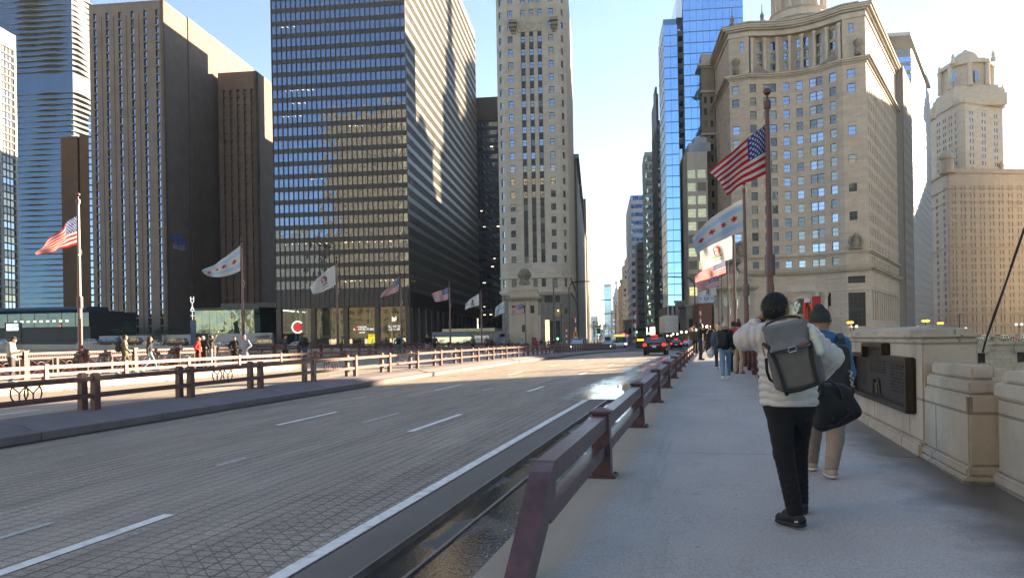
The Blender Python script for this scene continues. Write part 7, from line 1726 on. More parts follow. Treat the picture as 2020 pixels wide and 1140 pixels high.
def fingers(s, wr, ha, side, r=.0085, curl=.5, spread=1):
    """palm and five fingers rooted in it; wr wrist, ha knuckle centre"""
    wr, ha = np.array(wr, float), np.array(ha, float); f = (ha-wr); f /= np.linalg.norm(f)
    sd = np.array(side, float); sd -= f*(sd@f); sd /= np.linalg.norm(sd); nn = np.cross(f, sd)
    s.cap(wr, ha-f*.02, .026, .036, k=.02, flat=(nn, .55))
    for i, (o, l) in enumerate(((-.030, .070), (-.010, .082), (.011, .077), (.030, .060))):
        a = ha+sd*o*spread; m = a+f*l*.5+nn*l*.15*curl; e = m+f*l*.5*(1-curl*.5)+nn*l*.5*curl; s.cap(a-f*.02, m, r*1.1, r, k=.006); s.cap(m, e, r, r*.85, k=.004)
    a = wr+f*.03-sd*.03; m = a+f*.035-sd*.03+nn*.012; s.cap(a, m, .014, .012, k=.012); s.cap(m, m+f*.035-sd*.005+nn*.01, .011, .009, k=.004)
def person_parts(J, h, O, base, parent, hero=False):
    """J joints in world metres; O options: colours and garment shapes"""
    sk = SDF(h, .03); fwd = np.array(J['fwd'], float); rt = np.array(J['right'], float); hf = np.array(J.get('hfwd', J['fwd']), float); hr = np.cross(hf, (0, 0, 1)); R = np.array([hr, hf, (0, 0, 1)]); hd = np.array(J['head'], float)
    sc = O.get('sc', 1.)
    sk.ell(hd+hf*.004*sc, (.074*sc, .094*sc, .112*sc), R); sk.ell(hd+hf*.035*sc-np.array((0, 0, .065*sc)), (.052*sc, .052*sc, .05*sc), R)
    sk.cap(hd+hf*.088*sc+np.array((0, 0, .01)), hd+hf*.112*sc-np.array((0, 0, .022*sc)), .011*sc, .015*sc, k=.01)
    for q in (-1, 1):
        sk.ell(hd+hr*q*(.084 if hero else .078)*sc-hf*.008, ((.015 if hero else .011)*sc, .024*sc, .036*sc), R, k=.008)
        sk.ell(hd+hr*q*.030*sc+hf*.090*sc+np.array((0, 0, .012)), (.013, .008, .008), R, k=.004, sub=True)
    sk.ell(hd+hf*.094*sc-np.array((0, 0, .052*sc)), (.024*sc, .009*sc, .008*sc), R, k=.006)
    nk = J['neck']; sk.cap(nk, hd-np.array((0, 0, .07*sc))-hf*.012, .058*sc, .052*sc)
    ch, pv = np.array(J['chest'], float), np.array(J['pelvis'], float)
    sk.cap(J['shL'], J['shR'], .055*sc, .055*sc); sk.cap(ch, pv, .12*sc, .12*sc, k=.06); sk.cap(nk, ch, .06*sc, .10*sc, k=.05); sk.cap(J['hipL'], J['hipR'], .085*sc, .085*sc, k=.05)
    for q in 'LR':
        sk.cap(J['sh'+q], J['el'+q], .050*sc, .040*sc); sk.cap(J['el'+q], J['wr'+q], .040*sc, .027*sc, k=.015)
        fingers(sk, J['wr'+q], J['ha'+q], rt if q == 'R' else -rt, curl=J.get('curl'+q, .5))
        sk.cap(J['hip'+q], J['kn'+q], .078*sc, .052*sc); sk.cap(J['kn'+q], J['an'+q], .052*sc, .036*sc); sk.cap(J['an'+q], J['to'+q], .035*sc, .03*sc)
    sobj('body', sk, O.get('skin', SKIN), parent, base)
    # eyes
    for q in (-1, 1):
        e = MB(); e.lathe(tuple(hd+hr*q*.031*sc+hf*.084*sc+np.array((0, 0, .012*sc))), [(.003, -.009), (.009, -.004), (.009, .004), (.003, .009)], 8); e.build('eye', M('eye_dark', (.03, .02, .015), .2, var=0), parent, smooth=True)
    hm = O.get('legs'); pn = SDF(h, .025); lg = O.get('legr', 1.)
    pn.cap(J['hipL'], J['hipR'], .105*sc, .105*sc, k=.06); pn.cap(pv+np.array((0, 0, .05)), pv-np.array((0, 0, .02)), .135*sc, .13*sc, k=.05, flat=(fwd, .85))
    for q in 'LR':
        pn.cap(J['hip'+q], J['kn'+q], .100*sc*lg, .070*sc*lg, k=.03, quilt=.004 if hero else 0, qp=.11); pn.cap(J['kn'+q], J['an'+q], .070*sc*lg, .056*sc*lg, k=.02, quilt=.005 if hero else 0, qp=.05)
    sobj('trousers', pn, hm, parent, base)
    tp = SDF(h, .03); br_ = O.get('bulk', 1.); ql = O.get('quilt', 0); hem = np.array(J.get('hem', pv-np.array((0, 0, .02))), float)
    tp.cap(J['shL'], J['shR'], .078*sc*br_, .078*sc*br_, k=.05)
    tp.cap(ch, hem, .150*sc*br_, .152*sc*br_, k=.06, quilt=ql, qp=.055, flat=(fwd, .80)); tp.cap(nk, ch, .08*sc, .13*sc*br_, k=.06)
    if O.get('coat'): tp.cap(pv, pv-np.array((0, 0, O['coat'])), .145*sc*br_, .17*sc*br_, k=.04, flat=(fwd, .85))
    for q in 'LR':
        tp.cap(J['sh'+q], J['el'+q], .072*sc*br_, .062*sc*br_, k=.04, quilt=ql, qp=.055); tp.cap(J['el'+q], lerp(J['el'+q], J['wr'+q], O.get('slv', .93) if q == 'L' else .93), .062*sc*br_, .046*sc*br_, k=.02, quilt=ql, qp=.055)
    if O.get('collar'): 
        for k in range(10):
            a = k*.628; c = np.array(nk, float)+rt*math.cos(a)*.068*sc+fwd*math.sin(a)*.07*sc+np.array((0, 0, .03)); c2 = np.array(nk, float)+rt*math.cos(a+.628)*.068*sc+fwd*math.sin(a+.628)*.07*sc+np.array((0, 0, .03)); tp.cap(c, c2, O['collar'], O['collar'], k=.02)
    if O.get('hood'): tp.ell(np.array(nk)-fwd*.06*sc+np.array((0, 0, .0)), (.12*sc, .07*sc, .075*sc), k=.03)
    zcut = hem[2]-(O.get('coat') or 0)-.03
    def post(F, lo, h_):      # a clean hem
        z = lo[2]+h_*np.arange(F.shape[2]); return np.maximum(F, (zcut-z)[None, None, :])
    sobj('jacket', tp, O['top'], parent, base, post)
    for q in 'LR':
        s = SDF(h*.8 if hero else h, .02); an, to = np.array(J['an'+q], float), np.array(J['to'+q], float); dn = (to-an); dn[2] = 0; dn /= np.linalg.norm(dn)+1e-9; up = np.array((0, 0, 1.))
        heel = an-dn*.045-up*(an[2]-to[2]-.01)
        s.cap(an-up*.01, an+up*.015, .048*sc, .046*sc); s.cap(heel, to, .040*sc, .036*sc, k=.03, flat=(np.cross(dn, up), 1.15)); s.cap(an-up*.03, (to+an)/2, .044*sc, .045*sc)
        so_ = sobj('shoe', s, O['shoe'], parent, base)
        s = SDF(h*.8 if hero else h, .01); s.cap(heel-up*.028, to-up*.024, .046*sc, .044*sc, flat=(up, .42)); ob = sobj('sole', s, O.get('sole', O['shoe']), parent, base); ob.parent = so_
    ht = O.get('hat'); s = SDF(h*.8 if hero else h, .02)
    if ht == 'beanie':
        s.ell(hd-hf*.006+np.array((0, 0, .035*sc)), (.092*sc, .112*sc, .10*sc), R); s.cap(hd-hf*.035+np.array((0, 0, .10*sc)), hd-hf*.055+np.array((0, 0, .115*sc)), .05*sc)
        o = np.array(hd)+np.array((0, 0, .005*sc))
        for k in range(12): a = k*.5236; s.cap(o+hr*math.cos(a)*.082*sc+hf*math.sin(a)*.098*sc+hf*.0+np.array((0, 0, .012*math.sin(a)*2*sc)), o+hr*math.cos(a+.52)*.082*sc+hf*math.sin(a+.52)*.098*sc+np.array((0, 0, .012*math.sin(a+.52)*2*sc)), .018*sc, k=.01)
        zc = hd[2]-.012*sc; sobj('beanie', s, O['hatm'], parent, base, lambda F, lo, h_: np.maximum(F, (zc-(lo[2]+h_*np.arange(F.shape[2])))[None, None, :]))
    else:
        lg_ = O.get('hair', 'short'); s.ell(hd-hf*.018+np.array((0, 0, .018*sc)), ((.082 if hero else .088)*sc, .097*sc, .109*sc), R)
        if lg_ == 'long': s.cap(hd-hf*.05, hd-hf*.075-np.array((0, 0, .18*sc)), .075*sc, .06*sc, k=.04)
        if lg_ == 'bob': s.cap(hd-hf*.03, hd-hf*.04-np.array((0, 0, .08*sc)), .10*sc, .095*sc, k=.04)
        P0 = hd+hf*(-.014 if hero else .030)*sc
        if hero:
            r_ = random.Random(5)
            for _ in range(0):
                a = r_.uniform(0, 6.28); b = r_.uniform(-.35, 1.5); dv = hr*math.cos(a)*math.cos(b)*.088*sc+hf*math.sin(a)*math.cos(b)*.098*sc+np.array((0, 0, math.sin(b)*.112*sc)); c = hd-hf*.018+np.array((0, 0, .018*sc))+dv*1.0
                tw = np.array((r_.gauss(0, .012), r_.gauss(0, .012), r_.uniform(-.004, .014))); s.cap(c*.55+(hd-hf*.018+dv*.93)*.45, c+dv*.04+tw*.8, .010, .0045, k=.012)
        def post2(F, lo, h_):
            g = np.stack(np.meshgrid(*[lo[i]+h_*np.arange(F.shape[i]) for i in range(3)], indexing='ij'), -1)-P0
            cut = g@hf-np.maximum(0, g[..., 2]-.03*sc)*1.4 ; low = -.075*sc-g[..., 2]-(0 if lg_ == 'short' else 1)
            return np.maximum(np.maximum(F, cut), low if lg_ == 'short' else cut)
        if lg_ != 'none': sobj('hair', s, O.get('hairm', fab('dark_hair', (.012, .011, .012), rough=.5, bs=200)), parent, base, post2)
        if ht == 'cap':
            s = SDF(h, .02); s.ell(hd+np.array((0, 0, .045*sc)), (.09*sc, .108*sc, .085*sc), R); s.cap(hd+hf*.10*sc+np.array((0, 0, .045*sc)), hd+hf*.16*sc+np.array((0, 0, .035*sc)), .04*sc, flat=((0, 0, 1), .35)); zc = hd[2]+.03*sc
            sobj('cap', s, O['hatm'], parent, base, lambda F, lo, h_: np.maximum(F, (zc-(lo[2]+h_*np.arange(F.shape[2])))[None, None, :]))
# poses in a local frame: x right, y forward, z up, 1.75 m tall
def pose(kind):
    J = dict(head=(0, .03, 1.635), neck=(0, 0, 1.47), chest=(0, 0, 1.30), pelvis=(0, 0, .97), shL=(-.175, 0, 1.42), shR=(.175, 0, 1.42), hipL=(-.09, 0, .92), hipR=(.09, 0, .92), fwd=(0, 1, 0), right=(1, 0, 0))
    A = dict(elL=(-.24, -.05, 1.14), wrL=(-.23, .06, .92), haL=(-.22, .09, .84), elR=(.24, -.05, 1.14), wrR=(.23, .06, .92), haR=(.22, .09, .84))
    Lg = dict(knL=(-.10, .03, .50), anL=(-.10, -.02, .09), toL=(-.11, .13, .04), knR=(.10, .03, .50), anR=(.10, -.02, .09), toR=(.11, .13, .04))
    if kind.startswith('walk'):
        s = 1 if kind == 'walk' else -1
        a = dict(knF=(0, .20, .52), anF=(0, .30, .10), toF=(0, .46, .06), knB=(0, -.06, .50), anB=(0, -.34, .17), toB=(0, -.24, .05))
        f, b = ('L', 'R') if s > 0 else ('R', 'L')
        for q, w in ((f, 'F'), (b, 'B')):
            x = -.09 if q == 'L' else .09
            for j in ('kn', 'an', 'to'): v = a[j+w]; Lg[j+q] = (x, v[1], v[2])
        A['el'+f] = ((-.25 if f == 'L' else .25), -.14, 1.16); A['wr'+f] = ((-.24 if f == 'L' else .24), -.10, .93); A['ha'+f] = ((-.24 if f == 'L' else .24), -.08, .85)
        A['el'+b] = ((-.25 if b == 'L' else .25), .05, 1.15); A['wr'+b] = ((-.22 if b == 'L' else .22), .22, .98); A['ha'+b] = ((-.21 if b == 'L' else .21), .28, .91)
    if kind == 'phone': A.update(elL=(-.30, .16, 1.26), wrL=(-.13, .34, 1.50), haL=(-.09, .37, 1.57), elR=(.30, .16, 1.26), wrR=(.13, .34, 1.50), haR=(.09, .37, 1.57))
    if kind == 'up': A.update(elL=(-.33, .12, 1.45), wrL=(-.18, .26, 1.66), haL=(-.13, .30, 1.73), elR=(.33, .12, 1.45), wrR=(.18, .26, 1.66), haR=(.13, .30, 1.73))
    if kind == 'out': A.update(elL=(-.36, .0, 1.25), wrL=(-.50, .10, 1.07), haL=(-.54, .13, 1.0), elR=(.36, .0, 1.25), wrR=(.50, .10, 1.07), haR=(.54, .13, 1.0))
    if kind == 'pocket': A.update(elL=(-.32, -.08, 1.16), wrL=(-.19, .10, 1.02), haL=(-.14, .15, .97), elR=(.32, -.08, 1.16), wrR=(.19, .10, 1.02), haR=(.14, .15, .97))
    if kind == 'read': A.update(elL=(-.24, .04, 1.16), wrL=(-.12, .30, 1.17), haL=(-.08, .36, 1.19), elR=(.24, .04, 1.16), wrR=(.12, .30, 1.17), haR=(.08, .36, 1.19), head=(0, .08, 1.61)); J['head'] = A['head']
    J.update(A); J.update(Lg); return J
def person(label, t_, s, az, kind, H, top, legs, shoe, grp='people out on the bridge', h=.022, lift=0, xy=None, **O):
    b = br(t_, s, zs(t_)) if xy is None else Vector(xy)
    rt = thing('person', label, 'person', b, grp, -az); k = H/1.75; J = pose(kind); J = {a: (tuple(c*k for c in v) if a not in ('fwd', 'right') else v) for a, v in J.items()}
    O.update(top=top, legs=legs, shoe=shoe, sc=k*O.get('scw', 1.)); person_parts(J, h, O, (0, 0, 0), rt); return rt, J
BLK = fab('black', (.014, .014, .016)); NAVY = fab('navy', (.02, .03, .06)); JEAN = fab('light_denim', (.17, .29, .40)); JEAN2 = fab('blue_denim', (.05, .09, .17)); RED = fab('red', (.55, .015, .02)); KHAKI = fab('khaki', (.46, .34, .22)); GRY = fab('grey', (.25, .25, .25)); OFFW = fab('off_white', (.55, .52, .47))
TEAL = fab('teal', (.02, .14, .13)); OLIVE = fab('olive', (.09, .085, .05)); PUFF = fab('pale_blue', (.25, .30, .38)); WSH = fab('white_shoe', (.7, .7, .68), rough=.6); BSH = fab('black_shoe', (.02, .02, .025), rough=.6); BLOND = fab('blond_hair', (.55, .42, .25)); BEIGE = fab('beige_knit', (.58, .47, .40)); BRN = fab('brown_hair', (.05, .03, .02)); BROWN = fab('brown', (.13, .07, .04)); DGN = fab('charcoal_knit', (.035, .04, .04)); PINK = fab('pink', (.6, .3, .4)); ORG = fab('orange', (.8, .2, .03))
def bag_local(name, label, cat, root_xy, rz, parts, grp=None):
    rt = thing(name, label, cat, root_xy, grp, rz)
    for (nm, sdf, mt) in parts: sobj(nm, sdf, mt, rt, (0, 0, 0))
    return rt
def daypack(label, rt_person, az, mat, H=1.7, hgt=.46, z0=1.0, w=.15, off_=(0, 0)):
    b = rt_person.location; I = np.eye(3); s = SDF(.02, .03); s.rbox((off_[0], -.25+off_[1], z0+hgt/2), (w, .09, hgt/2), I, .06, taper=.12); s.rbox((off_[0], -.33+off_[1], z0+hgt*.32), (w*.8, .05, hgt*.24), I, .04)
    s2 = SDF(.02, .01)
    for q in (-1, 1): s2.cap((q*.10, -.18, z0+hgt*.95), (q*.12, -.02, H*.855), .022); s2.cap((q*.12, -.02, H*.855), (q*.13, .13, H*.76), .022); s2.cap((q*.13, .13, H*.76), (q*.15, -.16, z0+.08), .016)
    return bag_local('backpack', label, 'backpack', b, -az, (('bag', s, mat), ('strap', s2, mat)))
A_ = PHI
# right sidewalk crowd
def pt(px, py):     # where feet at this pixel stand on the sidewalk
    a, b = ray(px, py); Y = 20.
    for _ in range(20): t_ = a*Y*BD.x+Y*BD.y; Y = .5*Y+.5*(EYE-zs(t_))/(-b)
    return a*Y*BD.x+Y*BD.y, a*Y*BN.x+Y*BN.y
t_, s_ = pt(1432, 749)
rp_, _ = person('person in beige knitted hat, black fleece and light blue jeans walking away', t_, s_, A_, 'walk2', 1.66, BLK, JEAN, WSH, h=.014, bulk=1.12, hat='beanie', hatm=BEIGE, hair='none', sole=WSH, collar=.035)
daypack('black backpack on the left shoulder of the person in the beige hat', rp_, A_, fab('black_nylon', (.012, .012, .014), rough=.5), 1.6, .46, .92, .15, (-.11, .05))
t_, s_ = pt(1418.5, 729); rp_, _ = person('person with blond bob, blue vest and pale sleeves carrying a white plastic bag', t_, s_, A_, 'walk', 1.62, fab('blue_vest', (.07, .10, .17)), JEAN2, WSH, h=.016, hair='bob', hairm=BLOND)
s = SDF(.014, .03); s.ell((-.30, .10, .60), (.14, .10, .17)); s.cap((-.30, .10, .74), (-.25, .09, .86), .03, .014); bag_local('plastic_bag', 'white plastic carrier bag with small red print held by the blond person', 'bag', rp_.location, -A_, (('bag', s, fab('plastic', (.72, .7, .7), rough=.4)),))
t_, s_ = pt(1458, 737); rp_, _ = person('person in red coat and khaki trousers standing at the right railing', t_, s_, A_+.5, 'phone', 1.72, RED, KHAKI, fab('tan_shoe', (.4, .26, .15)), h=.016, hairm=BRN)
t_, s_ = pt(1448.5, 733); person('person in dark clothes mostly hidden behind the red coat', t_, s_, A_-.3, 'stand', 1.74, fab('slate', (.10, .11, .13)), BLK, BSH, h=.02, hairm=BRN)
t_, s_ = pt(1400, 704); person('person in long black coat walking away behind the blond person', t_, s_, A_, 'walk', 1.80, BLK, BLK, BSH, h=.02, coat=.45, bulk=1.1)
t_, s_ = pt(1413, 700); person('person in bright orange hat seen over the shoulders of the crowd', t_, s_, A_, 'walk2', 1.88, NAVY, JEAN2, BSH, h=.022, hat='beanie', hatm=ORG, hair='none')
t_, s_ = pt(1382.5, 710); person('person in dark navy jacket with white shirt tail, standing sideways with raised hands', t_, s_, A_+1.3, 'phone', 1.84, BLK, NAVY, BSH, h=.018)
t_, s_ = pt(1372, 700.5); person('person in dark jacket with hands in pockets walking towards the camera', t_, s_, A_+math.pi, 'walk', 1.72, fab('dark_brown', (.05, .045, .045)), BLK, WSH, h=.02, hairm=BRN)
t_, s_ = pt(1364, 699.5); person('blond person in brown top and blue jeans at the left of the crowd', t_, s_, A_+math.pi, 'walk2', 1.78, fab('camel', (.12, .07, .03)), JEAN, WSH, h=.02, hair='bob', hairm=BLOND)
t_, s_ = pt(1391, 696); person('person in grey coat deep in the right hand crowd', t_, s_, A_+math.pi, 'walk', 1.74, GRY, BLK, BSH, h=.024)
# far sidewalk: head pixel column, height, pose
def left(px, s, H, kind, az, label, top, legs, **k):
    t_ = t_of(px, s, 700); return person(label, t_, s, az, kind, H, top, legs, k.pop('shoe', BSH), h=k.pop('h', .024), **k)
rp_, J_ = left(22, 25.1, 1.74, 'read', A_+1.0, 'person in pale jacket and dark cap reading a sheet of paper while walking right', fab('stone', (.42, .41, .38)), fab('dark_grey', (.07, .07, .08)), h=.016, hat='cap', hatm=DGN, bulk=1.2, shoe=WSH)
pp = MB(); pp.box(-.14, .14, .36, .58, 1.185, 1.19); o = thing('paper_sheet', 'white sheet of paper held by the person in the dark cap', 'paper', rp_.location, None, rp_.rotation_euler.z); pp.build('sheet', WHITEP, o, local=True)
rp_, _ = left(246, 25.5, 1.76, 'walk', A_+.9, 'person in grey brown jacket with dark backpack, lit from the right', fab('taupe', (.20, .17, .14)), OLIVE, h=.018, hairm=BRN, shoe=WSH); daypack('dark backpack of the person in the grey brown jacket', rp_, A_+.9, DGN, 1.7)
left(295, 25.4, 1.68, 'walk2', A_+.7, 'person with long dark hair, black vest and jeans', fab('black_vest', (.03, .03, .035)), JEAN, h=.018, hair='long', hairm=BRN, shoe=WSH)
rp_, _ = left(391, 25.3, 1.64, 'pocket', A_+1.2, 'person in knee length red coat with tan shoulder bag', RED, BLK, h=.018, coat=.35, hair='long', hairm=fab('auburn', (.2, .08, .03))); s = SDF(.02, .02); s.rbox((-.28, -.06, 1.02), (.07, .15, .11), np.eye(3), .03); s.cap((-.26, -.1, 1.12), (-.1, -.02, 1.42), .012); bag_local('shoulder_bag', 'tan leather bag on the shoulder of the red coat', 'bag', rp_.location, rp_.rotation_euler.z, (('bag', s, fab('tan_leather', (.32, .18, .11), rough=.5)),))
left(401, 25.6, 1.66, 'pocket', A_-.4, 'person in black coat and white hat beside the red coat', BLK, BLK, hat='beanie', hatm=OFFW, hair='none')
left(416, 25.5, 1.74, 'up', A_+1.0, 'person in dark jacket and pale jeans holding a phone up with both hands', fab('dark_green', (.04, .045, .035)), fab('pale_jeans', (.33, .37, .42)), hairm=BRN)
left(463, 26.0, 1.66, 'pocket', A_+2.4, 'person in black coat looking at the far railing', BLK, BLK, coat=.2, hairm=BRN)
left(483, 25.2, 1.70, 'pocket', A_+2.9, 'person in long pale blue puffer coat facing the camera', PUFF, NAVY, coat=.35, bulk=1.15, hat='beanie', hatm=PINK, hair='none')
rp_, _ = left(562, 24.9, 1.72, 'walk', A_+1.4, 'person in dark coat with brown shoulder bag walking right', NAVY, BLK, coat=.2, hairm=BRN); s = SDF(.02, .02); s.rbox((.24, -.02, .98), (.06, .13, .13), np.eye(3), .03); s.cap((.2, 0, 1.1), (-.06, -.02, 1.44), .012); bag_local('shoulder_bag', 'brown shoulder bag of the person in the dark coat', 'bag', rp_.location, rp_.rotation_euler.z, (('bag', s, BROWN),))
left(601, 24.8, 1.78, 'pocket', A_+.3, 'bald person in black jacket and blue jeans standing by the far guard rail', BLK, JEAN2, hair='none', bulk=1.25)
rp_, _ = left(788, 25.2, 1.80, 'out', A_, 'hooded person in teal coat with arms held out', TEAL, TEAL, hat='beanie', hatm=TEAL, hair='none', coat=.25, bulk=1.15); daypack('small black backpack on the teal coat', rp_, A_, BLK, 1.75)
left(843, 25.0, 1.78, 'phone', A_+2.6, 'blond person in black jacket and grey trousers with hands at the face', BLK, GRY, hair='long', hairm=BLOND)
rp_, _ = left(858, 25.4, 1.80, 'walk', A_, 'person in black jacket walking away with a dark backpack', BLK, BLK); daypack('dark backpack in front of the black tower side wall', rp_, A_, fab('dark_pack', (.05, .045, .05)), 1.75)
for px, H, lb, c in ((933, 1.7, 'person in dark top with bright green lining near the far railing', OLIVE), (961, 1.78, 'person in olive coat seen above the median rail', OLIVE), (970, 1.62, 'person in black beside the olive coat', BLK), (1003, 1.8, 'person in grey green jacket left of the small flagpole', fab('grey_green', (.10, .13, .12))), (1031, 1.6, 'person in pale blue top at the foot of the bridge house', PUFF), (1059, 1.76, 'person in bright red jacket in front of the bridge house', RED), (1067.5, 1.8, 'person in black right of the red jacket', BLK), (1074.5, 1.72, 'person in brown, second right of the red jacket', BROWN), (1082, 1.76, 'person in grey, third right of the red jacket', fab('mid_grey', (.16, .16, .18))), (1093, 1.8, 'person in black with white hat under the lamp mast', BLK), (1099, 1.72, 'person in dark coat right of the white hat', NAVY)):
    left(px, 25.2, H, 'walk' if px % 2 else 'pocket', A_+(0 if px % 3 else math.pi), lb, c, BLK, h=.035, hairm=BRN, hat='beanie' if px == 1093 else None, hatm=OFFW)

# ------------------------------------------------------------------ foreground man in the white puffer jacket
YM = 5.62
def g(px, py, dy=0): p = at(px, py, YM+dy); return (p.x, p.y, p.z)
fw = (BD.x*.97+.08, BD.y, 0); fw = tuple(np.array(fw)/np.linalg.norm(fw)); rg_ = tuple(np.cross(fw, (0, 0, 1)))
zg = zs(6.0)
J = dict(fwd=fw, right=rg_, hfwd=tuple(np.array((.66, .75, 0))/np.linalg.norm((.66, .75))), head=g(1531, 612, .02), neck=g(1543, 655, .0), chest=g(1551, 697), pelvis=g(1556, 790), hem=g(1556, 791),
         shL=g(1516, 664), shR=g(1588, 666, .02), elL=g(1471, 668, .10), wrL=g(1506, 625, .10), haL=g(1518, 604, .10), elR=g(1639, 704, -.02), wrR=g(1618, 738, .24), haR=g(1604, 742, .30),
         hipL=g(1536, 798), hipR=g(1579, 798), knL=g(1546, 895, .02), anL=g(1571, 1002, -.02), toL=g(1574, 1027, .0), knR=g(1574, 888, .26), anR=g(1584, 972, .42), toR=g(1586, 1005, .60))
an = J['anL']; J['anL'] = (an[0]-.01, an[1], zg+.115); J['toL'] = (an[0]-.075, an[1]+.12, zg+.050)
an = J['anR']; J['anR'] = (an[0]-.02, an[1], zg+.10); J['toR'] = (an[0]+.0, an[1]+.16, zg+.045)
PUFFW = fab('white_puffer', (.56, .535, .505), rough=.5, bump=.12, bs=30); rt = thing('person', 'dark haired person in cream puffer jacket and black trousers, hand raised to the face', 'person', (J['pelvis'][0], J['pelvis'][1], zg), 'people out on the bridge')
base = np.array(rt.location)
person_parts(J, .0085, dict(top=PUFFW, legs=fab('black_jeans', (.010, .010, .012), bump=.4, bs=90), shoe=fab('black_trainer', (.014, .014, .018), rough=.6), sole=fab('trainer_sole', (.025, .03, .04), rough=.6), skin=SKIN2, quilt=.017, slv=.56, bulk=1.28, collar=.036, hood=True, hairm=fab('black_hair', (.012, .012, .014), rough=.75, bs=260, bump=.6), sc=1.03), base, rt, hero=True)
cf = SDF(.006, .01); w = np.array(J['wrL']); e = np.array(J['elL']); dcf = (w-e)/np.linalg.norm(w-e); cf.cap(w-dcf*.10, w-dcf*.055, .043, .041); sobj('cuff', cf, fab('olive_cuff', (.10, .085, .06)), rt, base)
hs_ = random.Random(12); m_ = MB(); hd_ = np.array(J['head']); hf_ = np.array(J['hfwd']); hr_ = np.cross(hf_, (0, 0, 1))
for _ in range(5200):
    a = hs_.uniform(0, 6.283); b_ = math.asin(hs_.uniform(-.62, 1)); dv = hr_*math.cos(a)*math.cos(b_)*.088+hf_*math.sin(a)*math.cos(b_)*.103+np.array((0, 0, math.sin(b_)*.116))
    if math.sin(a)*math.cos(b_) > .08+max(0, b_-.15)*1.1: continue
    if abs(math.cos(a)) > .72 and -.6 < b_ < .12 and math.sin(a) > -.35: continue
    c = hd_-hf_*.018+np.array((0, 0, .018))+dv; n_ = dv/np.linalg.norm(dv); ln = hs_.uniform(.016, .042)*(1 if b_ > 0 else .5)
    tg = np.cross(n_, (hs_.gauss(0, 1), hs_.gauss(0, 1), hs_.gauss(0, 1))); tg /= np.linalg.norm(tg)+1e-9; tg[2] -= .35; w_ = np.cross(n_, tg)*.0026
    e1_ = c+(n_*.35+tg*.8)*ln*.5; e2_ = c+(n_*.35+tg*1.0)*ln-n_*.004; m_.add([c-w_-n_*.004, c+w_-n_*.004, e1_+w_, e1_-w_, e2_], [(0, 1, 2, 3), (3, 2, 4)], 1 if hs_.random() < .12 else 0)
m_.build('hair_strands', [M('hair_strand', (.014, .013, .014), .6, var=.5, vs=40), M('grey_strand', (.075, .072, .07), .6, var=.4, vs=40)], rt)
for k, q in enumerate((-.02, .025)):
    m_ = MB(); p = np.array(J['anL'])+np.array((-.02+k*.045, -.075, -.055)); m_.box(p[0]-.012, p[0]+.012, p[1]-.0, p[1]+.006, p[2]-.006, p[2]+.006); m_.build('reflector', WHITEP, rt)
# backpack
fwv = np.array(fw); rgv = np.array(rg_); up = np.array((0, 0, 1.))
def tilt(a, fwd_a=0):
    u = up*math.cos(a)+rgv*math.sin(a)*-1; r_ = rgv*math.cos(a)+up*math.sin(a); f = np.cross(u, r_); 
    u2 = u*math.cos(fwd_a)+f*math.sin(fwd_a); f2 = f*math.cos(fwd_a)-u*math.sin(fwd_a); return np.array([r_, f2, u2])
R = tilt(rad(12), rad(4)); bc = np.array(g(1562, 704, -.28)); T_ = lambda x, y, z: bc+R[0]*x+R[1]*y+R[2]*z
bg = thing('backpack', 'grey backpack with lighter flap, metal clasp and black piping on the cream jacket', 'backpack', tuple(T_(0, 0, -.24)))
bb = np.array(bg.location)
FG = fab('grey_canvas', (.125, .12, .115), bump=.5, bs=400); FG2 = fab('grey_flap', (.165, .175, .19), bump=.4, bs=400); LEA = fab('tan_leather_trim', (.24, .09, .055), rough=.5); NYL = fab('black_trim', (.012, .012, .013), rough=.45)
s = SDF(.0085, .02); s.rbox(T_(0, .02, -.01), (.142, .09, .225), R, .045, taper=-.06); s.rbox(T_(.135, .03, -.07), (.05, .08, .15), R, .045); s.rbox(T_(-.125, .03, -.07), (.035, .07, .14), R, .03); sobj('bag', s, FG, bg, bb)
s = SDF(.0085, .015); s.rbox(T_(0, -.0, .165), (.140, .098, .08), R, .03, taper=-.12); s.rbox(T_(.0, -.008, .09), (.122, .093, .045), R, .03, taper=.25); sobj('flap', s, FG2, bg, bb)
def lace(nm, pts, r_, mat, n=8): m_ = MB(); m_.tube([Vector(T_(*p)) for p in pts], r_, n); m_.build(nm, mat, bg)
lace('piping', [(-.165, -.035, .13), (-.135, -.072, .085), (-.112, -.082, -.02), (-.100, -.080, -.14), (-.095, -.074, -.225), (-.09, -.05, -.25)], .0135, NYL); lace('piping', [(.158, -.035, .12), (.140, -.070, .06), (.125, -.082, -.05), (.122, -.078, -.16), (.128, -.072, -.215)], .0125, NYL); lace('base_piping', [(-.10, -.072, -.232), (0, -.080, -.236), (.13, -.070, -.214)], .013, NYL)
lace('flap_seam', [(-.125, -.108, .052), (0, -.112, .054), (.13, -.108, .066)], .004, NYL)
lace('handle', [(-.15, .0, .225), (-.11, -.03, .262), (0, -.035, .285), (.09, -.03, .27), (.13, .0, .245)], .008, NYL)
m_ = MB(); cl = [(-.010, -.118, .060), (.034, -.118, .064), (.040, -.118, .046), (.034, -.118, .032), (-.010, -.118, .028), (-.016, -.118, .044)]; m_.tube([Vector(T_(*p)) for p in cl], .0045, 6, closed=True); m_.build('clasp', M('pale_clasp', (.55, .58, .62), .3, .8, var=0), bg)
m_ = MB(); m_.extr([Vector(T_(*p)) for p in ((.055, -.110, .055), (.112, -.108, .066), (.118, -.108, .080), (.080, -.110, .082))], Vector(-R[1]*.006)); m_.build('leather_patch', LEA, bg)
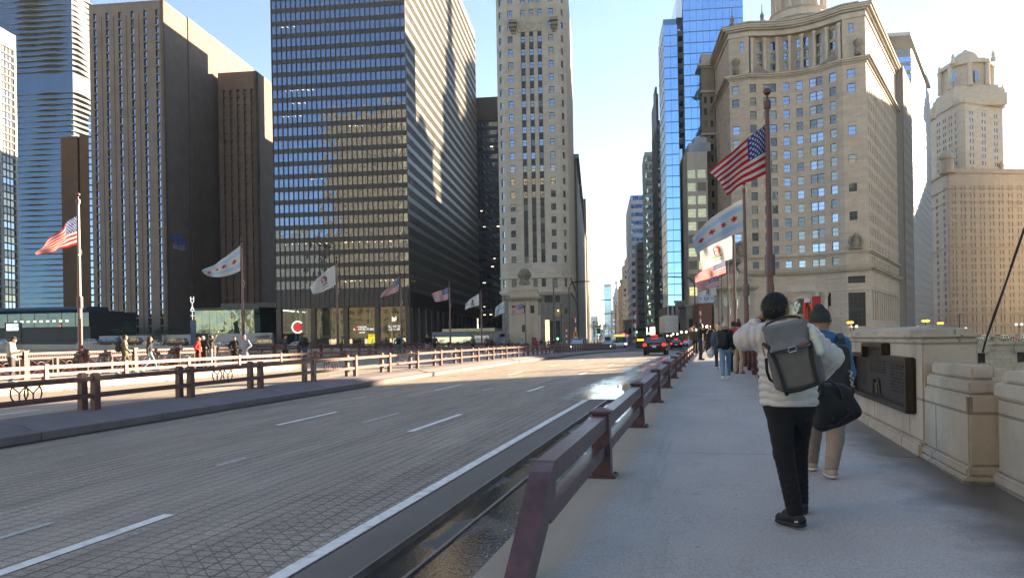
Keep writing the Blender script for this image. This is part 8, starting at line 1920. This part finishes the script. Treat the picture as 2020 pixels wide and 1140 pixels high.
m_ = MB(); m_.extr([Vector(T_(*p)) for p in ((-.178, -.02, .04), (-.168, -.03, .04), (-.168, -.03, .105), (-.180, -.02, .105))], Vector(-R[1]*.01)); m_.build('leather_tab', LEA, bg)
SH = {q: np.array(J['sh'+q]) for q in 'LR'}
for q, x in (('L', -.105), ('R', .105)):
    top = np.array(J['neck'])+rgv*(x*1.12)+np.array((0, 0, .045)); a0 = T_(x, .02, .20)
    P_ = [a0, (a0+top)/2-fwv*.025+up*.01, top+fwv*.0, top+fwv*.10-up*.03, top+fwv*.16-up*.16]; m_ = MB(); w = .034
    for a, b in zip(P_, P_[1:]):
        nrm = np.cross(b-a, rgv); nrm /= np.linalg.norm(nrm); 
        if nrm[2] < 0 and nrm@fwv > 0: nrm = -nrm
        m_.obox(a-rgv*w-nrm*.0, rgv*2*w, b-a, nrm*.012)
    m_.build('strap', FG2, bg)
m_ = MB(); m_.tube([Vector(T_(-.17, .05, .03)), Vector(T_(-.185, .08, -.06)), Vector(T_(-.18, .10, -.12)), Vector(T_(-.15, .09, -.15))], .011, 6); m_.build('lower_strap', NYL, bg)
bt = thing('water_bottle', 'white water bottle in the right side pocket of the grey backpack', 'bottle', tuple(T_(.165, .0, .0))); s = SDF(.005, .012); a = T_(.178, -.03, -.0); b = T_(.168, -.04, .10); s.cap(a, b, .034, .034); sobj('bottle', s, M('bottle_white', (.62, .63, .58), .4, var=.03), bt, np.array(bt.location))
s = SDF(.005, .006); s.cap(T_(.166, -.046, .125), T_(.164, -.047, .155), .027, .026); sobj('lid', s, M('bottle_lid', (.66, .68, .60), .4, var=0), bt, np.array(bt.location))

# ------------------------------------------------------------------ second walker in beanie and blue jacket
YM = 7.4
zg2 = zs(7.9)
J2 = dict(fwd=fw, right=rg_, hfwd=tuple(np.array((.55, .83, 0))/np.linalg.norm((.55, .83))), head=g(1618, 634), neck=g(1625, 668, .0), chest=g(1632, 704), pelvis=g(1628, 790), hem=g(1630, 775),
          shL=g(1597, 676), shR=g(1659, 680), elL=g(1585, 720, .1), wrL=g(1592, 760, .2), haL=g(1596, 775, .25), elR=g(1673, 735, .0), wrR=g(1668, 772, .2), haR=g(1662, 783, .26),
          hipL=g(1610, 800), hipR=g(1646, 800), knL=g(1604, 858, .25), anL=g(1601, 905, .42), toL=g(1602, 912, .6), knR=g(1648, 868, .02), anR=g(1640, 925, -.02), toR=g(1640, 938, .1))
an = J2['anL']; J2['anL'] = (an[0], an[1], zg2+.10); J2['toL'] = (an[0]+.02, an[1]+.15, zg2+.045); an = J2['anR']; J2['anR'] = (an[0], an[1], zg2+.11); J2['toR'] = (an[0]+.02, an[1]+.14, zg2+.045)
rt2 = thing('person', 'person in charcoal beanie, blue jacket and beige trousers half hidden behind the cream jacket', 'person', (J2['pelvis'][0], J2['pelvis'][1], zg2), 'people out on the bridge'); base2 = np.array(rt2.location)
BLUEJ = fab('blue_shell', (.012, .115, .26), rough=.5, bump=.2, bs=25)
person_parts(J2, .010, dict(top=BLUEJ, legs=fab('beige_cotton', (.36, .285, .225), bump=.4, bs=80), shoe=fab('cream_shoe', (.45, .36, .26)), sole=WSH, skin=SKIN, bulk=1.08, collar=.03, hood=True, hat='beanie', hatm=DGN, hair='none', sc=1.05, legr=1.08), base2, rt2, hero=True)
c = np.array(g(1641, 738, -.24)); R2 = tilt(rad(4), rad(3)); bk = thing('backpack', 'large black rucksack with white printed strap on the blue jacket', 'backpack', (c[0], c[1], c[2]-.28)); s = SDF(.011, .03); s.rbox(c, (.165, .12, .27), R2, .07, taper=-.05); s.rbox(c-fwv*.12-up*.10, (.12, .05, .12), R2, .04); sobj('bag', s, fab('black_pack', (.011, .011, .013), rough=.6), bk, np.array(bk.location))
m_ = MB()
for q in (-1, 1):
    a = c+rgv*q*.10+up*.24; t = np.array(J2['neck'])+rgv*q*.14+up*.04; P_ = [a, (a+t)/2+up*.02, t+fwv*.01, t+fwv*.12-up*.10]
    for a1, b1 in zip(P_, P_[1:]): m_.obox(a1-rgv*.03, rgv*.06, b1-a1, up*.012)
m_.build('strap', MATS['cloth_black_pack'], bk)
r_ = random.Random(9); m_ = MB()
for k in range(16):
    a = c+rgv*(.150+r_.uniform(-.012, .025))-fwv*.10+up*(.04-.012*k); m_.tube([Vector(a), Vector(a+rgv*r_.uniform(-.02, .02)+up*r_.uniform(-.02, .02)), Vector(a+rgv*r_.uniform(-.03, .03)-up*.02)], .004, 5)
m_.build('printed_strap', fab('print_white', (.6, .6, .6)), bk)
# duffel
YM = 6.35
dc = thing('duffel_bag', 'big black rounded duffel bag hanging at the side of the cream jacket', 'bag', g(1645, 850)); s = SDF(.010, .05); Rd = tilt(rad(-24), 0)
dcen = np.array(g(1645, 801)); s.ell(g(1643, 800), (.165, .105, .165), k=.06); s.cap(g(1622, 832), g(1680, 814), .062, .052, k=.07); s.cap(g(1622, 775), g(1656, 772), .075, .06, k=.06); s.cap(g(1619, 780), g(1620, 832), .075, .06, k=.06); s.cap(g(1664, 776), g(1681, 770), .034, .022, k=.03); s.cap(g(1668, 780), g(1690, 811), .035, .03, k=.06)
NB = fab('black_duffel', (.010, .010, .011), rough=.7, bump=.4, bs=150); sobj('bag', s, NB, dc, np.array(dc.location))
m_ = MB(); m_.tube([Vector(g(1612, 768, -.10)), Vector(g(1624, 752, -.10)), Vector(g(1640, 752, -.12)), Vector(g(1656, 768, -.12)), Vector(g(1662, 786, -.11))], .011, 7); m_.build('handle', NYL, dc)
m_ = MB(); m_.tube([Vector(g(1618, 780, -.10)), Vector(g(1614, 740, -.02)), Vector(g(1606, 700, .0)), Vector(g(1600, 690, .1))], .016, 7); m_.build('strap', NYL, dc)
m_ = MB(); m_.tube([Vector(g(1632, 778, -.115)), Vector(g(1612, 800, -.13)), Vector(g(1616, 842, -.12)), Vector(g(1650, 838, -.13)), Vector(g(1684, 810, -.11))], .005, 6); m_.build('zip', NYL, dc)
for (px, py) in ((1643, 826), (1673, 808)): m_ = MB(); p = g(px, py, -.128); m_.lathe(p, [(.004, -.012), (.012, 0), (.004, .012)], 8); m_.build('stud', DARKM, dc)
# ------------------------------------------------------------------ air
hz = MB(); hz.box(-900, 900, -130, 2500, -9, 320)
o = hz.build('haze', None if False else []); 
hm_ = bpy.data.materials.new('haze_air'); hm_.use_nodes = True; nt = hm_.node_tree; nt.nodes.remove(nt.nodes['Principled BSDF']); pv_ = nt.nodes.new('ShaderNodeVolumePrincipled')
pv_.inputs['Color'].default_value = (.82, .88, .95, 1); pv_.inputs['Density'].default_value = .00006; pv_.inputs['Anisotropy'].default_value = .3
nt.links.new(pv_.outputs[0], nt.nodes['Material Output'].inputs['Volume']); o.data.materials.append(hm_); tag(o, kind='stuff')
